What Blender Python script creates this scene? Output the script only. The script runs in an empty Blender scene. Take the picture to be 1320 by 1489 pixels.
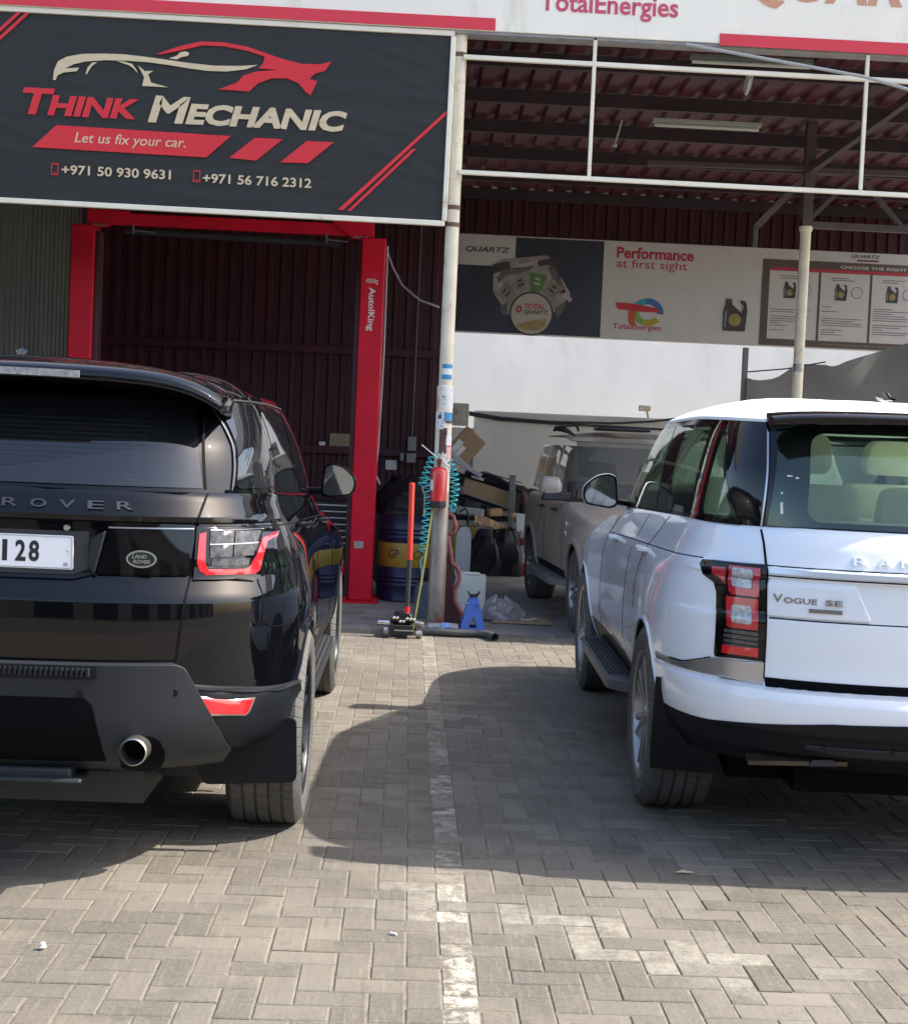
import bpy, bmesh, math, random
from mathutils import Vector, Matrix
from mathutils.geometry import tessellate_polygon
R = math.radians
random.seed(7)
scene = bpy.context.scene
COL = scene.collection

# ------------------------------------------------------------------ camera
cam_d = bpy.data.cameras.new("camera")
cam = bpy.data.objects.new("camera", cam_d)
COL.objects.link(cam)
cam_d.sensor_fit = 'HORIZONTAL'
cam_d.sensor_width = 36.0
cam_d.lens = 36.0 * 2050 / 1320
cam_d.clip_end = 800
_r, _y, _p = R(2.5), R(1.9), R(-2.6)
_fw = Vector((math.sin(_y) * math.cos(_p), math.cos(_y) * math.cos(_p), math.sin(_p)))
_rt = Vector((math.cos(_y), -math.sin(_y), 0))
_up = _rt.cross(_fw)
_rt2 = _rt * math.cos(_r) + _up * math.sin(_r)
_up2 = _up * math.cos(_r) - _rt * math.sin(_r)
cam.matrix_world = Matrix(((_rt2.x, _up2.x, -_fw.x, 0), (_rt2.y, _up2.y, -_fw.y, 0),
                           (_rt2.z, _up2.z, -_fw.z, 1.5), (0, 0, 0, 1)))
scene.camera = cam

# ------------------------------------------------------------------ sky and sun
SUN_EL, SUN_AZ = 45.5, 86.0      # degrees; azimuth clockwise from +Y (the view direction)
world = bpy.data.worlds.new("World")
scene.world = world
world.use_nodes = True
wn = world.node_tree
bg = wn.nodes["Background"]
sky = wn.nodes.new("ShaderNodeTexSky")
sky.sky_type = 'NISHITA'
sky.sun_disc = False
sky.sun_elevation = R(SUN_EL)
sky.sun_rotation = R(SUN_AZ)
sky.dust_density = 2.8
sky.air_density = 1.0
sky.ozone_density = 1.0
wn.links.new(sky.outputs[0], bg.inputs[0])
bg.inputs[1].default_value = 0.15
sun_d = bpy.data.lights.new("sun", 'SUN')
sun_d.energy = 3.7
sun_d.angle = R(0.5)
sun_d.color = (1.0, 0.95, 0.87)
sun = bpy.data.objects.new("sun", sun_d)
COL.objects.link(sun)
_d = Vector((math.sin(R(SUN_AZ)) * math.cos(R(SUN_EL)), math.cos(R(SUN_AZ)) * math.cos(R(SUN_EL)), math.sin(R(SUN_EL))))
sun.rotation_euler = _d.to_track_quat('Z', 'Y').to_euler()
sun.location = (20, 0, 20)
vs = scene.view_settings
vs.view_transform = 'Standard'
vs.look = 'None'
vs.gamma = 1.0
vs.exposure = 1.42
scene.cycles.max_bounces = 10
scene.cycles.transparent_max_bounces = 12

# ------------------------------------------------------------------ materials
def M(name, base, rough=.5, metal=0.0, var=0.0, vscale=6.0, bump=0.0, bscale=40.0, coat=0.0, spec=.5,
      stain=None, stain_scale=3.0, stain_lo=.5, stain_hi=.7, alpha=1.0, trans=0.0, rvar=0.0, stretch=None, emit=None):
    m = bpy.data.materials.new(name)
    m.use_nodes = True
    nt = m.node_tree
    b = nt.nodes["Principled BSDF"]
    L = nt.links.new
    b.inputs["Base Color"].default_value = (*base, 1)
    b.inputs["Roughness"].default_value = rough
    b.inputs["Metallic"].default_value = metal
    b.inputs["Coat Weight"].default_value = coat
    b.inputs["Coat Roughness"].default_value = .03
    b.inputs["Specular IOR Level"].default_value = spec
    b.inputs["Alpha"].default_value = alpha
    b.inputs["Transmission Weight"].default_value = trans
    tc = nt.nodes.new("ShaderNodeTexCoord")
    vec = tc.outputs["Object"]
    if stretch:
        mp = nt.nodes.new("ShaderNodeMapping")
        mp.inputs["Scale"].default_value = stretch
        L(vec, mp.inputs["Vector"])
        vec = mp.outputs[0]
    col = None
    if var > 0 or rvar > 0:
        n = nt.nodes.new("ShaderNodeTexNoise")
        n.inputs["Scale"].default_value = vscale
        n.inputs["Detail"].default_value = 6
        n.inputs["Roughness"].default_value = .62
        L(vec, n.inputs["Vector"])
        if var > 0:
            r = nt.nodes.new("ShaderNodeValToRGB")
            r.color_ramp.elements[0].position = .3
            r.color_ramp.elements[1].position = .7
            lo = [max(0, c * (1 - var)) for c in base]
            hi = [min(1, c * (1 + var)) for c in base]
            r.color_ramp.elements[0].color = (*lo, 1)
            r.color_ramp.elements[1].color = (*hi, 1)
            L(n.outputs["Fac"], r.inputs["Fac"])
            col = r.outputs["Color"]
        if rvar > 0:
            mr = nt.nodes.new("ShaderNodeMapRange")
            mr.inputs["From Min"].default_value = .35
            mr.inputs["From Max"].default_value = .7
            mr.inputs["To Min"].default_value = max(0, rough - rvar)
            mr.inputs["To Max"].default_value = rough + rvar
            L(n.outputs["Fac"], mr.inputs["Value"])
            L(mr.outputs[0], b.inputs["Roughness"])
    if stain:
        n2 = nt.nodes.new("ShaderNodeTexNoise")
        n2.inputs["Scale"].default_value = stain_scale
        n2.inputs["Detail"].default_value = 8
        n2.inputs["Roughness"].default_value = .7
        L(vec, n2.inputs["Vector"])
        mr2 = nt.nodes.new("ShaderNodeMapRange")
        mr2.inputs["From Min"].default_value = stain_lo
        mr2.inputs["From Max"].default_value = stain_hi
        L(n2.outputs["Fac"], mr2.inputs["Value"])
        mx = nt.nodes.new("ShaderNodeMixRGB")
        mx.inputs[1].default_value = (*base, 1)
        if col: L(col, mx.inputs[1])
        mx.inputs[2].default_value = (*stain, 1)
        L(mr2.outputs[0], mx.inputs[0])
        col = mx.outputs[0]
    if col: L(col, b.inputs["Base Color"])
    if bump > 0:
        n3 = nt.nodes.new("ShaderNodeTexNoise")
        n3.inputs["Scale"].default_value = bscale
        n3.inputs["Detail"].default_value = 4
        L(vec, n3.inputs["Vector"])
        bp = nt.nodes.new("ShaderNodeBump")
        bp.inputs["Strength"].default_value = bump
        bp.inputs["Distance"].default_value = .01
        L(n3.outputs["Fac"], bp.inputs["Height"])
        L(bp.outputs[0], b.inputs["Normal"])
    if emit:
        b.inputs["Emission Color"].default_value = (*emit[:3], 1)
        b.inputs["Emission Strength"].default_value = emit[3]
    return m

def glass(name, tint, gloss_col=(1, 1, 1), dark=(0.01, 0.012, 0.013), opacity=.2, rough=.02, ior=1.5):
    """car glass: clear/dark tint mixed with a fresnel reflection"""
    m = bpy.data.materials.new(name)
    m.use_nodes = True
    nt = m.node_tree
    for n in list(nt.nodes): nt.nodes.remove(n)
    L = nt.links.new
    out = nt.nodes.new("ShaderNodeOutputMaterial")
    tr = nt.nodes.new("ShaderNodeBsdfTransparent"); tr.inputs[0].default_value = (*tint, 1)
    df = nt.nodes.new("ShaderNodeBsdfDiffuse"); df.inputs[0].default_value = (*dark, 1)
    gl = nt.nodes.new("ShaderNodeBsdfGlossy"); gl.inputs[0].default_value = (*gloss_col, 1); gl.inputs[1].default_value = rough
    fr = nt.nodes.new("ShaderNodeFresnel")
    ge = nt.nodes.new("ShaderNodeNewGeometry"); mi = nt.nodes.new("ShaderNodeMapRange")
    mi.inputs["To Min"].default_value = ior; mi.inputs["To Max"].default_value = 1 / ior
    L(ge.outputs["Backfacing"], mi.inputs["Value"]); L(mi.outputs[0], fr.inputs[0])
    m1 = nt.nodes.new("ShaderNodeMixShader"); m1.inputs[0].default_value = opacity
    m2 = nt.nodes.new("ShaderNodeMixShader")
    L(tr.outputs[0], m1.inputs[1]); L(df.outputs[0], m1.inputs[2])
    L(fr.outputs[0], m2.inputs[0]); L(m1.outputs[0], m2.inputs[1]); L(gl.outputs[0], m2.inputs[2])
    L(m2.outputs[0], out.inputs[0])
    return m

# ------------------------------------------------------------------ object helpers
def tag(o, label=None, cat=None, group=None, kind=None):
    if label: o["label"] = label
    if cat: o["category"] = cat
    if group: o["group"] = group
    if kind: o["kind"] = kind
    elif label and cat: o["kind"] = "thing"
    return o

def thing(name, label, cat, loc=(0, 0, 0), rz=0.0, group=None, scale=1.0):
    o = bpy.data.objects.new(name, None)
    COL.objects.link(o)
    o.empty_display_size = .2
    o.location = loc
    o.rotation_euler = (0, 0, rz)
    o.scale = (scale,) * 3
    return tag(o, label, cat, group)

def link_mesh(name, me, mats, parent=None):
    o = bpy.data.objects.new(name, me)
    COL.objects.link(o)
    for m in (mats if isinstance(mats, (list, tuple)) else [mats]):
        me.materials.append(m)
    if parent: o.parent = parent
    return o

class MB:
    """collects boxes, tubes, prisms and lofts; build() links them as ONE mesh object"""
    def __init__(s, off=(0, 0, 0)):
        s.v = []; s.f = []; s.m = []; s.off = Vector(off); s.mi = 0
    def add(s, vs, fs):
        n = len(s.v)
        s.v += [tuple(v) for v in vs]
        for f in fs:
            s.f.append(tuple(i + n for i in f)); s.m.append(s.mi)
        return s
    def box(s, x0, x1, y0, y1, z0, z1):
        return s.add([(x0, y0, z0), (x1, y0, z0), (x1, y1, z0), (x0, y1, z0), (x0, y0, z1), (x1, y0, z1), (x1, y1, z1), (x0, y1, z1)],
                     [(0, 3, 2, 1), (4, 5, 6, 7), (0, 1, 5, 4), (1, 2, 6, 5), (2, 3, 7, 6), (3, 0, 4, 7)])
    def obox(s, c, d, rot=(0, 0, 0)):
        from mathutils import Euler
        Q = Euler(rot).to_matrix(); c = Vector(c); vs = []
        for k in ((-1, -1, -1), (1, -1, -1), (1, 1, -1), (-1, 1, -1), (-1, -1, 1), (1, -1, 1), (1, 1, 1), (-1, 1, 1)):
            vs.append(c + Q @ Vector([k[i] * d[i] / 2 for i in range(3)]))
        return s.add(vs, [(0, 3, 2, 1), (4, 5, 6, 7), (0, 1, 5, 4), (1, 2, 6, 5), (2, 3, 7, 6), (3, 0, 4, 7)])
    def bar(s, p, q, w, h=None, up=(0, 0, 1)):
        p = Vector(p); q = Vector(q); h = h or w
        d = (q - p).normalized(); u = Vector(up)
        if abs(d.dot(u)) > .98: u = Vector((0, 1, 0))
        a = d.cross(u).normalized(); b = a.cross(d)
        vs = [e + a * i * w / 2 + b * j * h / 2 for e in (p, q) for i, j in ((-1, -1), (1, -1), (1, 1), (-1, 1))]
        return s.add(vs, [(3, 2, 1, 0), (4, 5, 6, 7), (0, 1, 5, 4), (1, 2, 6, 5), (2, 3, 7, 6), (3, 0, 4, 7)])
    def tube(s, pts, r, n=10, caps=True, closed=False):
        P = [Vector(p) for p in pts]; k = len(P); rr = r if isinstance(r, (list, tuple)) else [r] * k
        t0 = (P[1] - P[0]).normalized(); u = Vector((0, 0, 1)) if abs(t0.z) < .9 else Vector((1, 0, 0))
        u = (u - t0 * u.dot(t0)).normalized(); vs = []; fs = []
        for i in range(k):
            if closed: t = (P[(i + 1) % k] - P[i - 1])
            else: t = P[min(i + 1, k - 1)] - P[max(i - 1, 0)]
            t.normalize(); u = u - t * u.dot(t)
            if u.length < 1e-6: u = t.orthogonal()
            u.normalize(); w = t.cross(u)
            for j in range(n):
                a = 2 * math.pi * j / n
                vs.append(P[i] + (u * math.cos(a) + w * math.sin(a)) * rr[i])
        for i in range(k if closed else k - 1):
            i2 = (i + 1) % k
            for j in range(n):
                j2 = (j + 1) % n
                fs.append((i * n + j, i * n + j2, i2 * n + j2, i2 * n + j))
        if caps and not closed:
            fs.append(tuple(range(n - 1, -1, -1))); fs.append(tuple((k - 1) * n + j for j in range(n)))
        return s.add(vs, fs)
    def lathe(s, prof, n=32, o=(0, 0, 0), axis='z', cap=True):
        o = Vector(o); vs = []; fs = []; k = len(prof)
        for r, h in prof:
            for j in range(n):
                a = 2 * math.pi * j / n; c, d = r * math.cos(a), r * math.sin(a)
                vs.append(o + Vector({'z': (c, d, h), 'x': (h, c, d), 'y': (d, h, c)}[axis]))
        for i in range(k - 1):
            for j in range(n):
                j2 = (j + 1) % n
                fs.append((i * n + j, i * n + j2, (i + 1) * n + j2, (i + 1) * n + j))
        if cap:
            fs.append(tuple(range(n - 1, -1, -1))); fs.append(tuple((k - 1) * n + j for j in range(n)))
        return s.add(vs, fs)
    def prism(s, poly, a, b, plane='xz'):
        def P(u, v, w): return {'xz': (u, w, v), 'yz': (w, u, v), 'xy': (u, v, w)}[plane]
        n = len(poly)
        vs = [P(u, v, a) for u, v in poly] + [P(u, v, b) for u, v in poly]
        fs = [(i, (i + 1) % n, n + (i + 1) % n, n + i) for i in range(n)]
        tri = tessellate_polygon([[Vector((u, v, 0)) for u, v in poly]])
        fs += [tuple(t) for t in tri] + [tuple(n + i for i in reversed(t)) for t in tri]
        return s.add(vs, fs)
    def loft(s, rings, closed=True, cap0=False, cap1=False):
        n = len(rings[0]); vs = [p for r in rings for p in r]; fs = []
        for i in range(len(rings) - 1):
            for j in range(n if closed else n - 1):
                j2 = (j + 1) % n
                fs.append((i * n + j, i * n + j2, (i + 1) * n + j2, (i + 1) * n + j))
        if cap0: fs.append(tuple(range(n - 1, -1, -1)))
        if cap1: fs.append(tuple((len(rings) - 1) * n + j for j in range(n)))
        return s.add(vs, fs)
    def mesh(s, name, sharp=35, recalc=True, weld=0.0):
        me = bpy.data.meshes.new(name)
        vs = [Vector(v) - s.off for v in s.v]
        me.from_pydata(vs, [], s.f)
        for p, mi in zip(me.polygons, s.m): p.material_index = mi
        if recalc or weld:
            bm = bmesh.new(); bm.from_mesh(me)
            if weld: bmesh.ops.remove_doubles(bm, verts=bm.verts, dist=weld)
            if recalc: bmesh.ops.recalc_face_normals(bm, faces=bm.faces)
            bm.to_mesh(me); bm.free()
        if sharp is not None:
            me.shade_smooth()
            me.set_sharp_from_angle(angle=R(sharp))
        return me
    def build(s, name, mats, parent=None, sharp=35, bevel=0.0, seg=2, recalc=True, weld=0.0):
        o = link_mesh(name, s.mesh(name, sharp, recalc, weld), mats, parent)
        if bevel:
            b = o.modifiers.new("bevel", 'BEVEL'); b.width = bevel; b.segments = seg; b.limit_method = 'ANGLE'; b.angle_limit = R(40)
            b.harden_normals = False
        return o

def apply_mods(o):
    bpy.context.view_layer.update()
    dg = bpy.context.evaluated_depsgraph_get()
    dg.update()
    me = bpy.data.meshes.new_from_object(o.evaluated_get(dg))
    old = o.data
    o.modifiers.clear()
    o.data = me
    return o

def boolean(o, cutter_mb, mat_i=0, solver='EXACT'):
    c = link_mesh("cutter", cutter_mb.mesh("cutter", None), [], o.parent)
    m = o.modifiers.new("cut", 'BOOLEAN'); m.operation = 'DIFFERENCE'; m.object = c; m.solver = solver
    apply_mods(o)
    bpy.data.objects.remove(c)
    return o

def rnd_poly(poly, r, n=5):
    """round the corners of a 2-D polygon"""
    out = []; k = len(poly)
    for i in range(k):
        p = Vector(poly[i]); a = Vector(poly[i - 1]) - p; b = Vector(poly[(i + 1) % k]) - p
        rr = r[i] if isinstance(r, (list, tuple)) else r
        t = min(rr, a.length * .45, b.length * .45)
        if t < 1e-5: out.append(tuple(p)); continue
        A = p + a.normalized() * t; B = p + b.normalized() * t
        for j in range(n + 1):
            s = j / n
            q = A * (1 - s) ** 2 + p * 2 * s * (1 - s) + B * s * s
            out.append((q.x, q.y))
    return out

def patch(mb, poly, P, t0, t1, flip=1, db=.03, da=.03):
    """solid plate following the surface P(a,b)->Vector, between normal offsets t0 and t1 (poly monotone in b)"""
    bs = sorted(set(round(b, 5) for _, b in poly)); rows = []
    for b0, b1 in zip(bs, bs[1:]):
        n = max(1, int(math.ceil((b1 - b0) / db)))
        rows += [b0 + (b1 - b0) * i / n for i in range(n)]
    rows.append(bs[-1])
    rows = [rows[0] + 1e-5] + rows[1:-1] + [rows[-1] - 1e-5]
    amin = min(a for a, _ in poly); amax = max(a for a, _ in poly)
    na = max(2, int(math.ceil((amax - amin) / da))); G_ = []
    for b in rows:
        xs = []
        for (a0, c0), (a1, c1) in zip(poly, poly[1:] + poly[:1]):
            if (c0 <= b < c1) or (c1 <= b < c0): xs.append(a0 + (a1 - a0) * (b - c0) / (c1 - c0))
        lo, hi = (min(xs), max(xs)) if xs else (amin, amin)
        G_.append([(lo + (hi - lo) * i / na, b) for i in range(na + 1)])
    def N(a, b):
        e = .004
        u = P(a + e, b) - P(a - e, b); v = P(a, b + e) - P(a, b - e)
        n = u.cross(v)
        return n.normalized() * flip
    A = []; B = []
    for row in G_:
        for a, b in row:
            p = P(a, b); n = N(a, b); A.append(p + n * t1); B.append(p + n * t0)
    w = na + 1; h = len(G_); fs = []; o = w * h
    for i in range(h - 1):
        for j in range(na):
            q = (i * w + j, i * w + j + 1, (i + 1) * w + j + 1, (i + 1) * w + j)
            fs.append(q); fs.append(tuple(o + k for k in reversed(q)))
    bd = [j for j in range(w)] + [i * w + na for i in range(1, h)] + [(h - 1) * w + j for j in range(na - 1, -1, -1)] + [i * w for i in range(h - 2, 0, -1)]
    for p, q in zip(bd, bd[1:] + bd[:1]): fs.append((p, o + p, o + q, q))
    mb.add(A + B, fs)

def ribbon(mb, pts, nrm, w, t=.002, up=None):
    """thin raised strip along 3-D points; nrm = outward normals"""
    P = [Vector(p) for p in pts]; vs = []; fs = []
    for i, p in enumerate(P):
        d = (P[min(i + 1, len(P) - 1)] - P[max(i - 1, 0)]).normalized(); n = Vector(nrm[i]).normalized()
        a = d.cross(n).normalized() * w / 2
        vs += [p - a - n * t, p + a - n * t, p + a + n * t, p - a + n * t]
    for i in range(len(P) - 1):
        for j in range(4):
            k = (j + 1) % 4
            fs.append((i * 4 + j, i * 4 + k, i * 4 + 4 + k, i * 4 + 4 + j))
    e = (len(P) - 1) * 4
    fs += [(3, 2, 1, 0), (e, e + 1, e + 2, e + 3)]
    mb.add(vs, fs)

def text(name, s, x, z, y, mat, parent=None, w=None, h=None, bold=0.0, shear=0.0, ext=.002, rot=0.0, off=(0, 0, 0), caps=None, align='LEFT', spacing=1.0):
    """lettering facing -Y; its lower left corner at (x, z), stretched to width w and height h"""
    cu = bpy.data.curves.new(name, 'FONT')
    cu.body = s; cu.size = 1.0; cu.extrude = 0.0;  cu.space_character = spacing
    cu.resolution_u = 3
    if caps:
        cu.small_caps_scale = caps
        for i, ch in enumerate(s):
            if ch.islower(): cu.body_format[i].use_small_caps = True
    o = bpy.data.objects.new(name, cu); COL.objects.link(o)
    dg = bpy.context.evaluated_depsgraph_get(); dg.update()
    me = bpy.data.meshes.new_from_object(o.evaluated_get(dg))
    bpy.data.objects.remove(o); bpy.data.curves.remove(cu)
    bm = bmesh.new(); bm.from_mesh(me)
    bmesh.ops.remove_doubles(bm, verts=bm.verts, dist=1e-5)
    if bold:                                   # thicken the strokes: push every outline vertex outwards
        acc = {}
        for e in bm.edges:
            if len(e.link_faces) != 1: continue
            a, b_ = e.verts; d = (b_.co - a.co).xy
            if d.length < 1e-7: continue
            n = Vector((d.y, -d.x)).normalized()
            if n.dot((e.link_faces[0].calc_center_median() - a.co).xy) > 0: n = -n
            for v in (a, b_): acc.setdefault(v, []).append(n)
        for v, ns in acc.items():
            q = ns[0] + ns[-1]; k = max(.35, 1 + ns[0].dot(ns[-1]))
            v.co.x += bold * q.x / k; v.co.y += bold * q.y / k
    for v in bm.verts: v.co.x += shear * v.co.y
    bm.to_mesh(me); bm.free()
    xs = [v.co.x for v in me.vertices]; zs = [v.co.y for v in me.vertices]
    x0, x1, z0, z1 = min(xs), max(xs), min(zs), max(zs)
    sx = (w / (x1 - x0)) if w else None; sz = (h / (z1 - z0)) if h else None
    sx = sx or sz; sz = sz or sx
    c, d = math.cos(rot), math.sin(rot)
    bm = bmesh.new(); bm.from_mesh(me)
    r = bmesh.ops.extrude_face_region(bm, geom=list(bm.faces))
    nv = set(g for g in r['geom'] if isinstance(g, bmesh.types.BMVert))
    for v in bm.verts:
        u = (v.co.x - x0) * sx; t = (v.co.y - z0) * sz
        if align == 'CENTER': u -= (x1 - x0) * sx / 2
        if align == 'RIGHT': u -= (x1 - x0) * sx
        v.co = Vector((x + u * c - t * d, y - (ext if v in nv else 0), z + u * d + t * c)) - Vector(off)
    bmesh.ops.recalc_face_normals(bm, faces=bm.faces)
    bm.to_mesh(me); bm.free()
    me.materials.clear()
    return link_mesh(name, me, mat, parent)
def pchip(tab):
    xs=[a for a,b in tab]; ys=[b for a,b in tab]; n=len(xs)
    h=[xs[i+1]-xs[i] for i in range(n-1)]; d=[(ys[i+1]-ys[i])/h[i] for i in range(n-1)]
    m=[0.0]*n; m[0]=d[0]; m[-1]=d[-1]
    for i in range(1,n-1):
        if d[i-1]*d[i]>0:
            w1=2*h[i]+h[i-1]; w2=h[i]+2*h[i-1]
            m[i]=(w1+w2)/(w1/d[i-1]+w2/d[i])
    def f(x):
        if x<=xs[0]: return ys[0]
        if x>=xs[-1]: return ys[-1]
        i=0
        while x>xs[i+1]: i+=1
        t=(x-xs[i])/h[i]; t2=t*t; t3=t2*t
        return (2*t3-3*t2+1)*ys[i]+(t3-2*t2+t)*h[i]*m[i]+(-2*t3+3*t2)*ys[i+1]+(t3-t2)*h[i]*m[i+1]
    return f
def lin(tab):
    def f(x):
        if x<=tab[0][0]: return tab[0][1]
        for (a,u),(b,v) in zip(tab,tab[1:]):
            if x<=b: return u+(v-u)*(x-a)/(b-a)
        return tab[-1][1]
    return f
class Shell:
    """closed plan outlines stacked by a level l; actual height = zf(l,y)"""
    def __init__(s,W,YR,YF,Lr,nr,Lf,nf,zf,li,flare=None):
        s.W,s.YR,s.YF,s.Lr,s.nr,s.Lf,s.nf,s.zf,s.li=W,YR,YF,Lr,nr,Lf,nf,zf,li
        s.flare=flare or (lambda y,l:0.0)
        s.nrf=nr if callable(nr) else (lambda l:nr)
    def half(s,y,l,off=0.0):
        w=s.W(l)+s.flare(y,l)+off; yr=s.YR(l)-off; yf=s.YF(l)+off
        if y<=yr or y>=yf: return 0.0
        nr=s.nrf(l)
        if y<yr+s.Lr: w*=max(0,(1-((yr+s.Lr-y)/s.Lr)**nr))**(1/nr)
        if y>yf-s.Lf: w*=max(0,(1-((y-yf+s.Lf)/s.Lf)**s.nf))**(1/s.nf)
        return w
    def side(s,y,z,off=0.0): return s.half(y,s.li(z,y),off)
    def rear(s,x,z):
        y=s.YR(s.li(z,s.YR(z) if z>.2 else 0))
        y=-0.9
        for _ in range(8):
            l=s.li(z,y); w=s.W(l)+s.flare(y,l); f=min(1,abs(x)/w)
            nr=s.nrf(l); y=s.YR(l)+s.Lr*(1-max(0,1-f**nr)**(1/nr))
        return y
    def front(s,x,z,y0=3.5):
        y=y0
        for _ in range(12):
            l=s.li(z,y); w=s.W(l)+s.flare(y,l); f=min(1,abs(x)/w)
            y=s.YF(l)-s.Lf*(1-max(0,1-f**s.nf)**(1/s.nf))
        return y
    def ring(s,l,off=0.0,step=.06,nside=None):
        w0=s.W(l)+off; yr=s.YR(l)-off; yf=s.YF(l)+off; P=[]
        fx=[i/11*.86 for i in range(12)]
        def end(n,L):
            q=(1-.86**n)**(1/n); o=[(f,1-(1-f**n)**(1/n)) for f in fx]
            for k in range(1,10):
                qq=q*(1-k/10); o.append(((1-qq**n)**(1/n),1-qq))
            return o
        for f,g in end(s.nrf(l),s.Lr):
            y=yr+s.Lr*g; P.append((f*(w0+s.flare(y,l)),y))
        a=yr+s.Lr; b=yf-s.Lf
        for k in range(nside+1):
            y=a+(b-a)*k/nside; P.append((w0+s.flare(y,l),y))
        for f,g in reversed(end(s.nf,s.Lf)):
            y=yf-s.Lf*g; P.append((f*(w0+s.flare(y,l)),y))
        return [(x,y,s.zf(l,y)) for x,y in P]
    def corner(s,u,z,n=160):
        """point at plan distance u from the rear centre line, at height z (x>=0)"""
        L=0; px,py=0,s.rear(0,z); y=py; k=0
        pts=[]
        w=s.side(py+s.Lr,z)
        for i in range(1,61):
            x=w*.9*i/60; pts.append((x,s.rear(x,z)))
        y0=pts[-1][1]
        for i in range(1,120):
            y=y0+.012*i; pts.append((s.side(y,z),y))
        for x,y in pts:
            d=((x-px)**2+(y-py)**2)**.5
            if L+d>=u:
                t=(u-L)/d; return (px+(x-px)*t,py+(y-py)*t,z)
            L+=d; px,py=x,y
        return (px,py,z)
def G(y,c,s):
    return 2.718281828**(-((y-c)/s)**2)
def black_shells():
    top=pchip([(-1.1,1.312),(-.5,1.308),(.8,1.268),(1.9,1.222),(2.25,1.14),(2.9,1.09),(3.5,1.02),(3.8,.95)])
    zf=lambda l,y: l if l<=.9 else .9+(l-.9)*(top(y)-.9)/.412
    li=lambda z,y: z if z<=.9 else .9+(z-.9)*.412/(top(y)-.9)
    W=pchip([(.30,.86),(.40,.90),(.5,.94),(.6,.958),(.75,.962),(.9,.962),(1.0,.955),(1.08,.945),(1.14,.925),(1.2,.897),(1.26,.872),(1.30,.858),(1.312,.848)])
    YR=lin([(.30,-.70),(.40,-.80),(.45,-.915),(.50,-.935),(.56,-.945),(.85,-.945),(.945,-.94),(.96,-.935),(1.015,-.895),(1.03,-.885),(1.12,-.882),(1.205,-.88),(1.212,-.905),(1.23,-.91),(1.26,-.895),(1.30,-.875),(1.312,-.862)])
    YF=pchip([(.30,3.55),(.45,3.72),(.6,3.79),(.8,3.79),(1.0,3.75),(1.15,3.70),(1.312,3.62)])
    fl=lambda y,l:(.035*G(y,0,.62)+.020*G(y,2.92,.6))*max(0,min(1,(1.12-l)/.25))*max(0,min(1,(l-.3)/.2))
    low=Shell(W,YR,YF,.80,2.9,.9,2.8,zf,li,fl)
    zr=pchip([(-.8,1.625),(-.3,1.652),(.4,1.672),(1.2,1.670),(2.2,1.63)])
    gz=lambda l,y: top(y)-.004+l*(zr(y)-top(y)+.004)
    gl=lambda z,y:(z-top(y)+.004)/(zr(y)-top(y)+.004)
    gW=pchip([(0,.846),(.3,.830),(.6,.803),(.85,.768),(1,.738)])
    gR=pchip([(0,-.855),(.5,-.74),(1,-.59)])
    gF=pchip([(0,2.42),(.5,1.95),(.9,1.58),(1,1.48)])
    gh=Shell(gW,gR,gF,.80,lin([(0,2.95),(.5,3.8),(1,4.0)]),.8,4.5,gz,gl)
    return low,gh
def white_shells():
    top=pchip([(-1.2,1.262),(-.5,1.258),(.8,1.235),(1.9,1.205),(2.25,1.15),(2.9,1.11),(3.5,1.05),(3.9,.98)])
    zf=lambda l,y: l if l<=.9 else .9+(l-.9)*(top(y)-.9)/.362
    li=lambda z,y: z if z<=.9 else .9+(z-.9)*.362/(top(y)-.9)
    W=pchip([(.30,.88),(.40,.915),(.5,.945),(.6,.962),(.75,.968),(.9,.962),(1.0,.952),(1.08,.935),(1.13,.912),(1.18,.890),(1.22,.872),(1.25,.854),(1.262,.842)])
    YR=lin([(.30,-.80),(.38,-.90),(.44,-1.03),(.515,-1.075),(.525,-1.09),(.60,-1.105),(.645,-1.10),(.668,-1.088),(.676,-1.035),(.72,-1.035),(.85,-1.045),(.925,-1.045),(.935,-1.035),(1.07,-1.03),(1.08,-1.045),(1.115,-1.045),(1.12,-1.035),(1.2,-1.01),(1.24,-.985),(1.262,-.96)])
    YF=pchip([(.30,3.6),(.45,3.78),(.6,3.85),(.8,3.85),(1.0,3.80),(1.15,3.75),(1.262,3.68)])
    fl=lambda y,l:(.028*(G(y,0,.62)+G(y,2.92,.6)))*max(0,min(1,(1.12-l)/.25))*max(0,min(1,(l-.3)/.2))
    low=Shell(W,YR,YF,.85,2.9,.9,2.8,zf,li,fl)
    zr=pchip([(-.9,1.655),(-.3,1.675),(.4,1.690),(1.2,1.685),(2.2,1.63)])
    gz=lambda l,y: top(y)-.004+l*(zr(y)-top(y)+.004)
    gl=lambda z,y:(z-top(y)+.004)/(zr(y)-top(y)+.004)
    gW=pchip([(0,.840),(.3,.824),(.6,.800),(.85,.772),(1,.748)])
    gR=pchip([(0,-.950),(.5,-.865),(1,-.76)])
    gF=pchip([(0,2.58),(.5,2.12),(.9,1.75),(1,1.65)])
    gh=Shell(gW,gR,gF,.80,lin([(0,3.0),(.5,4.0),(1,4.2)]),.8,4.5,gz,gl)
    return low,gh
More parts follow.
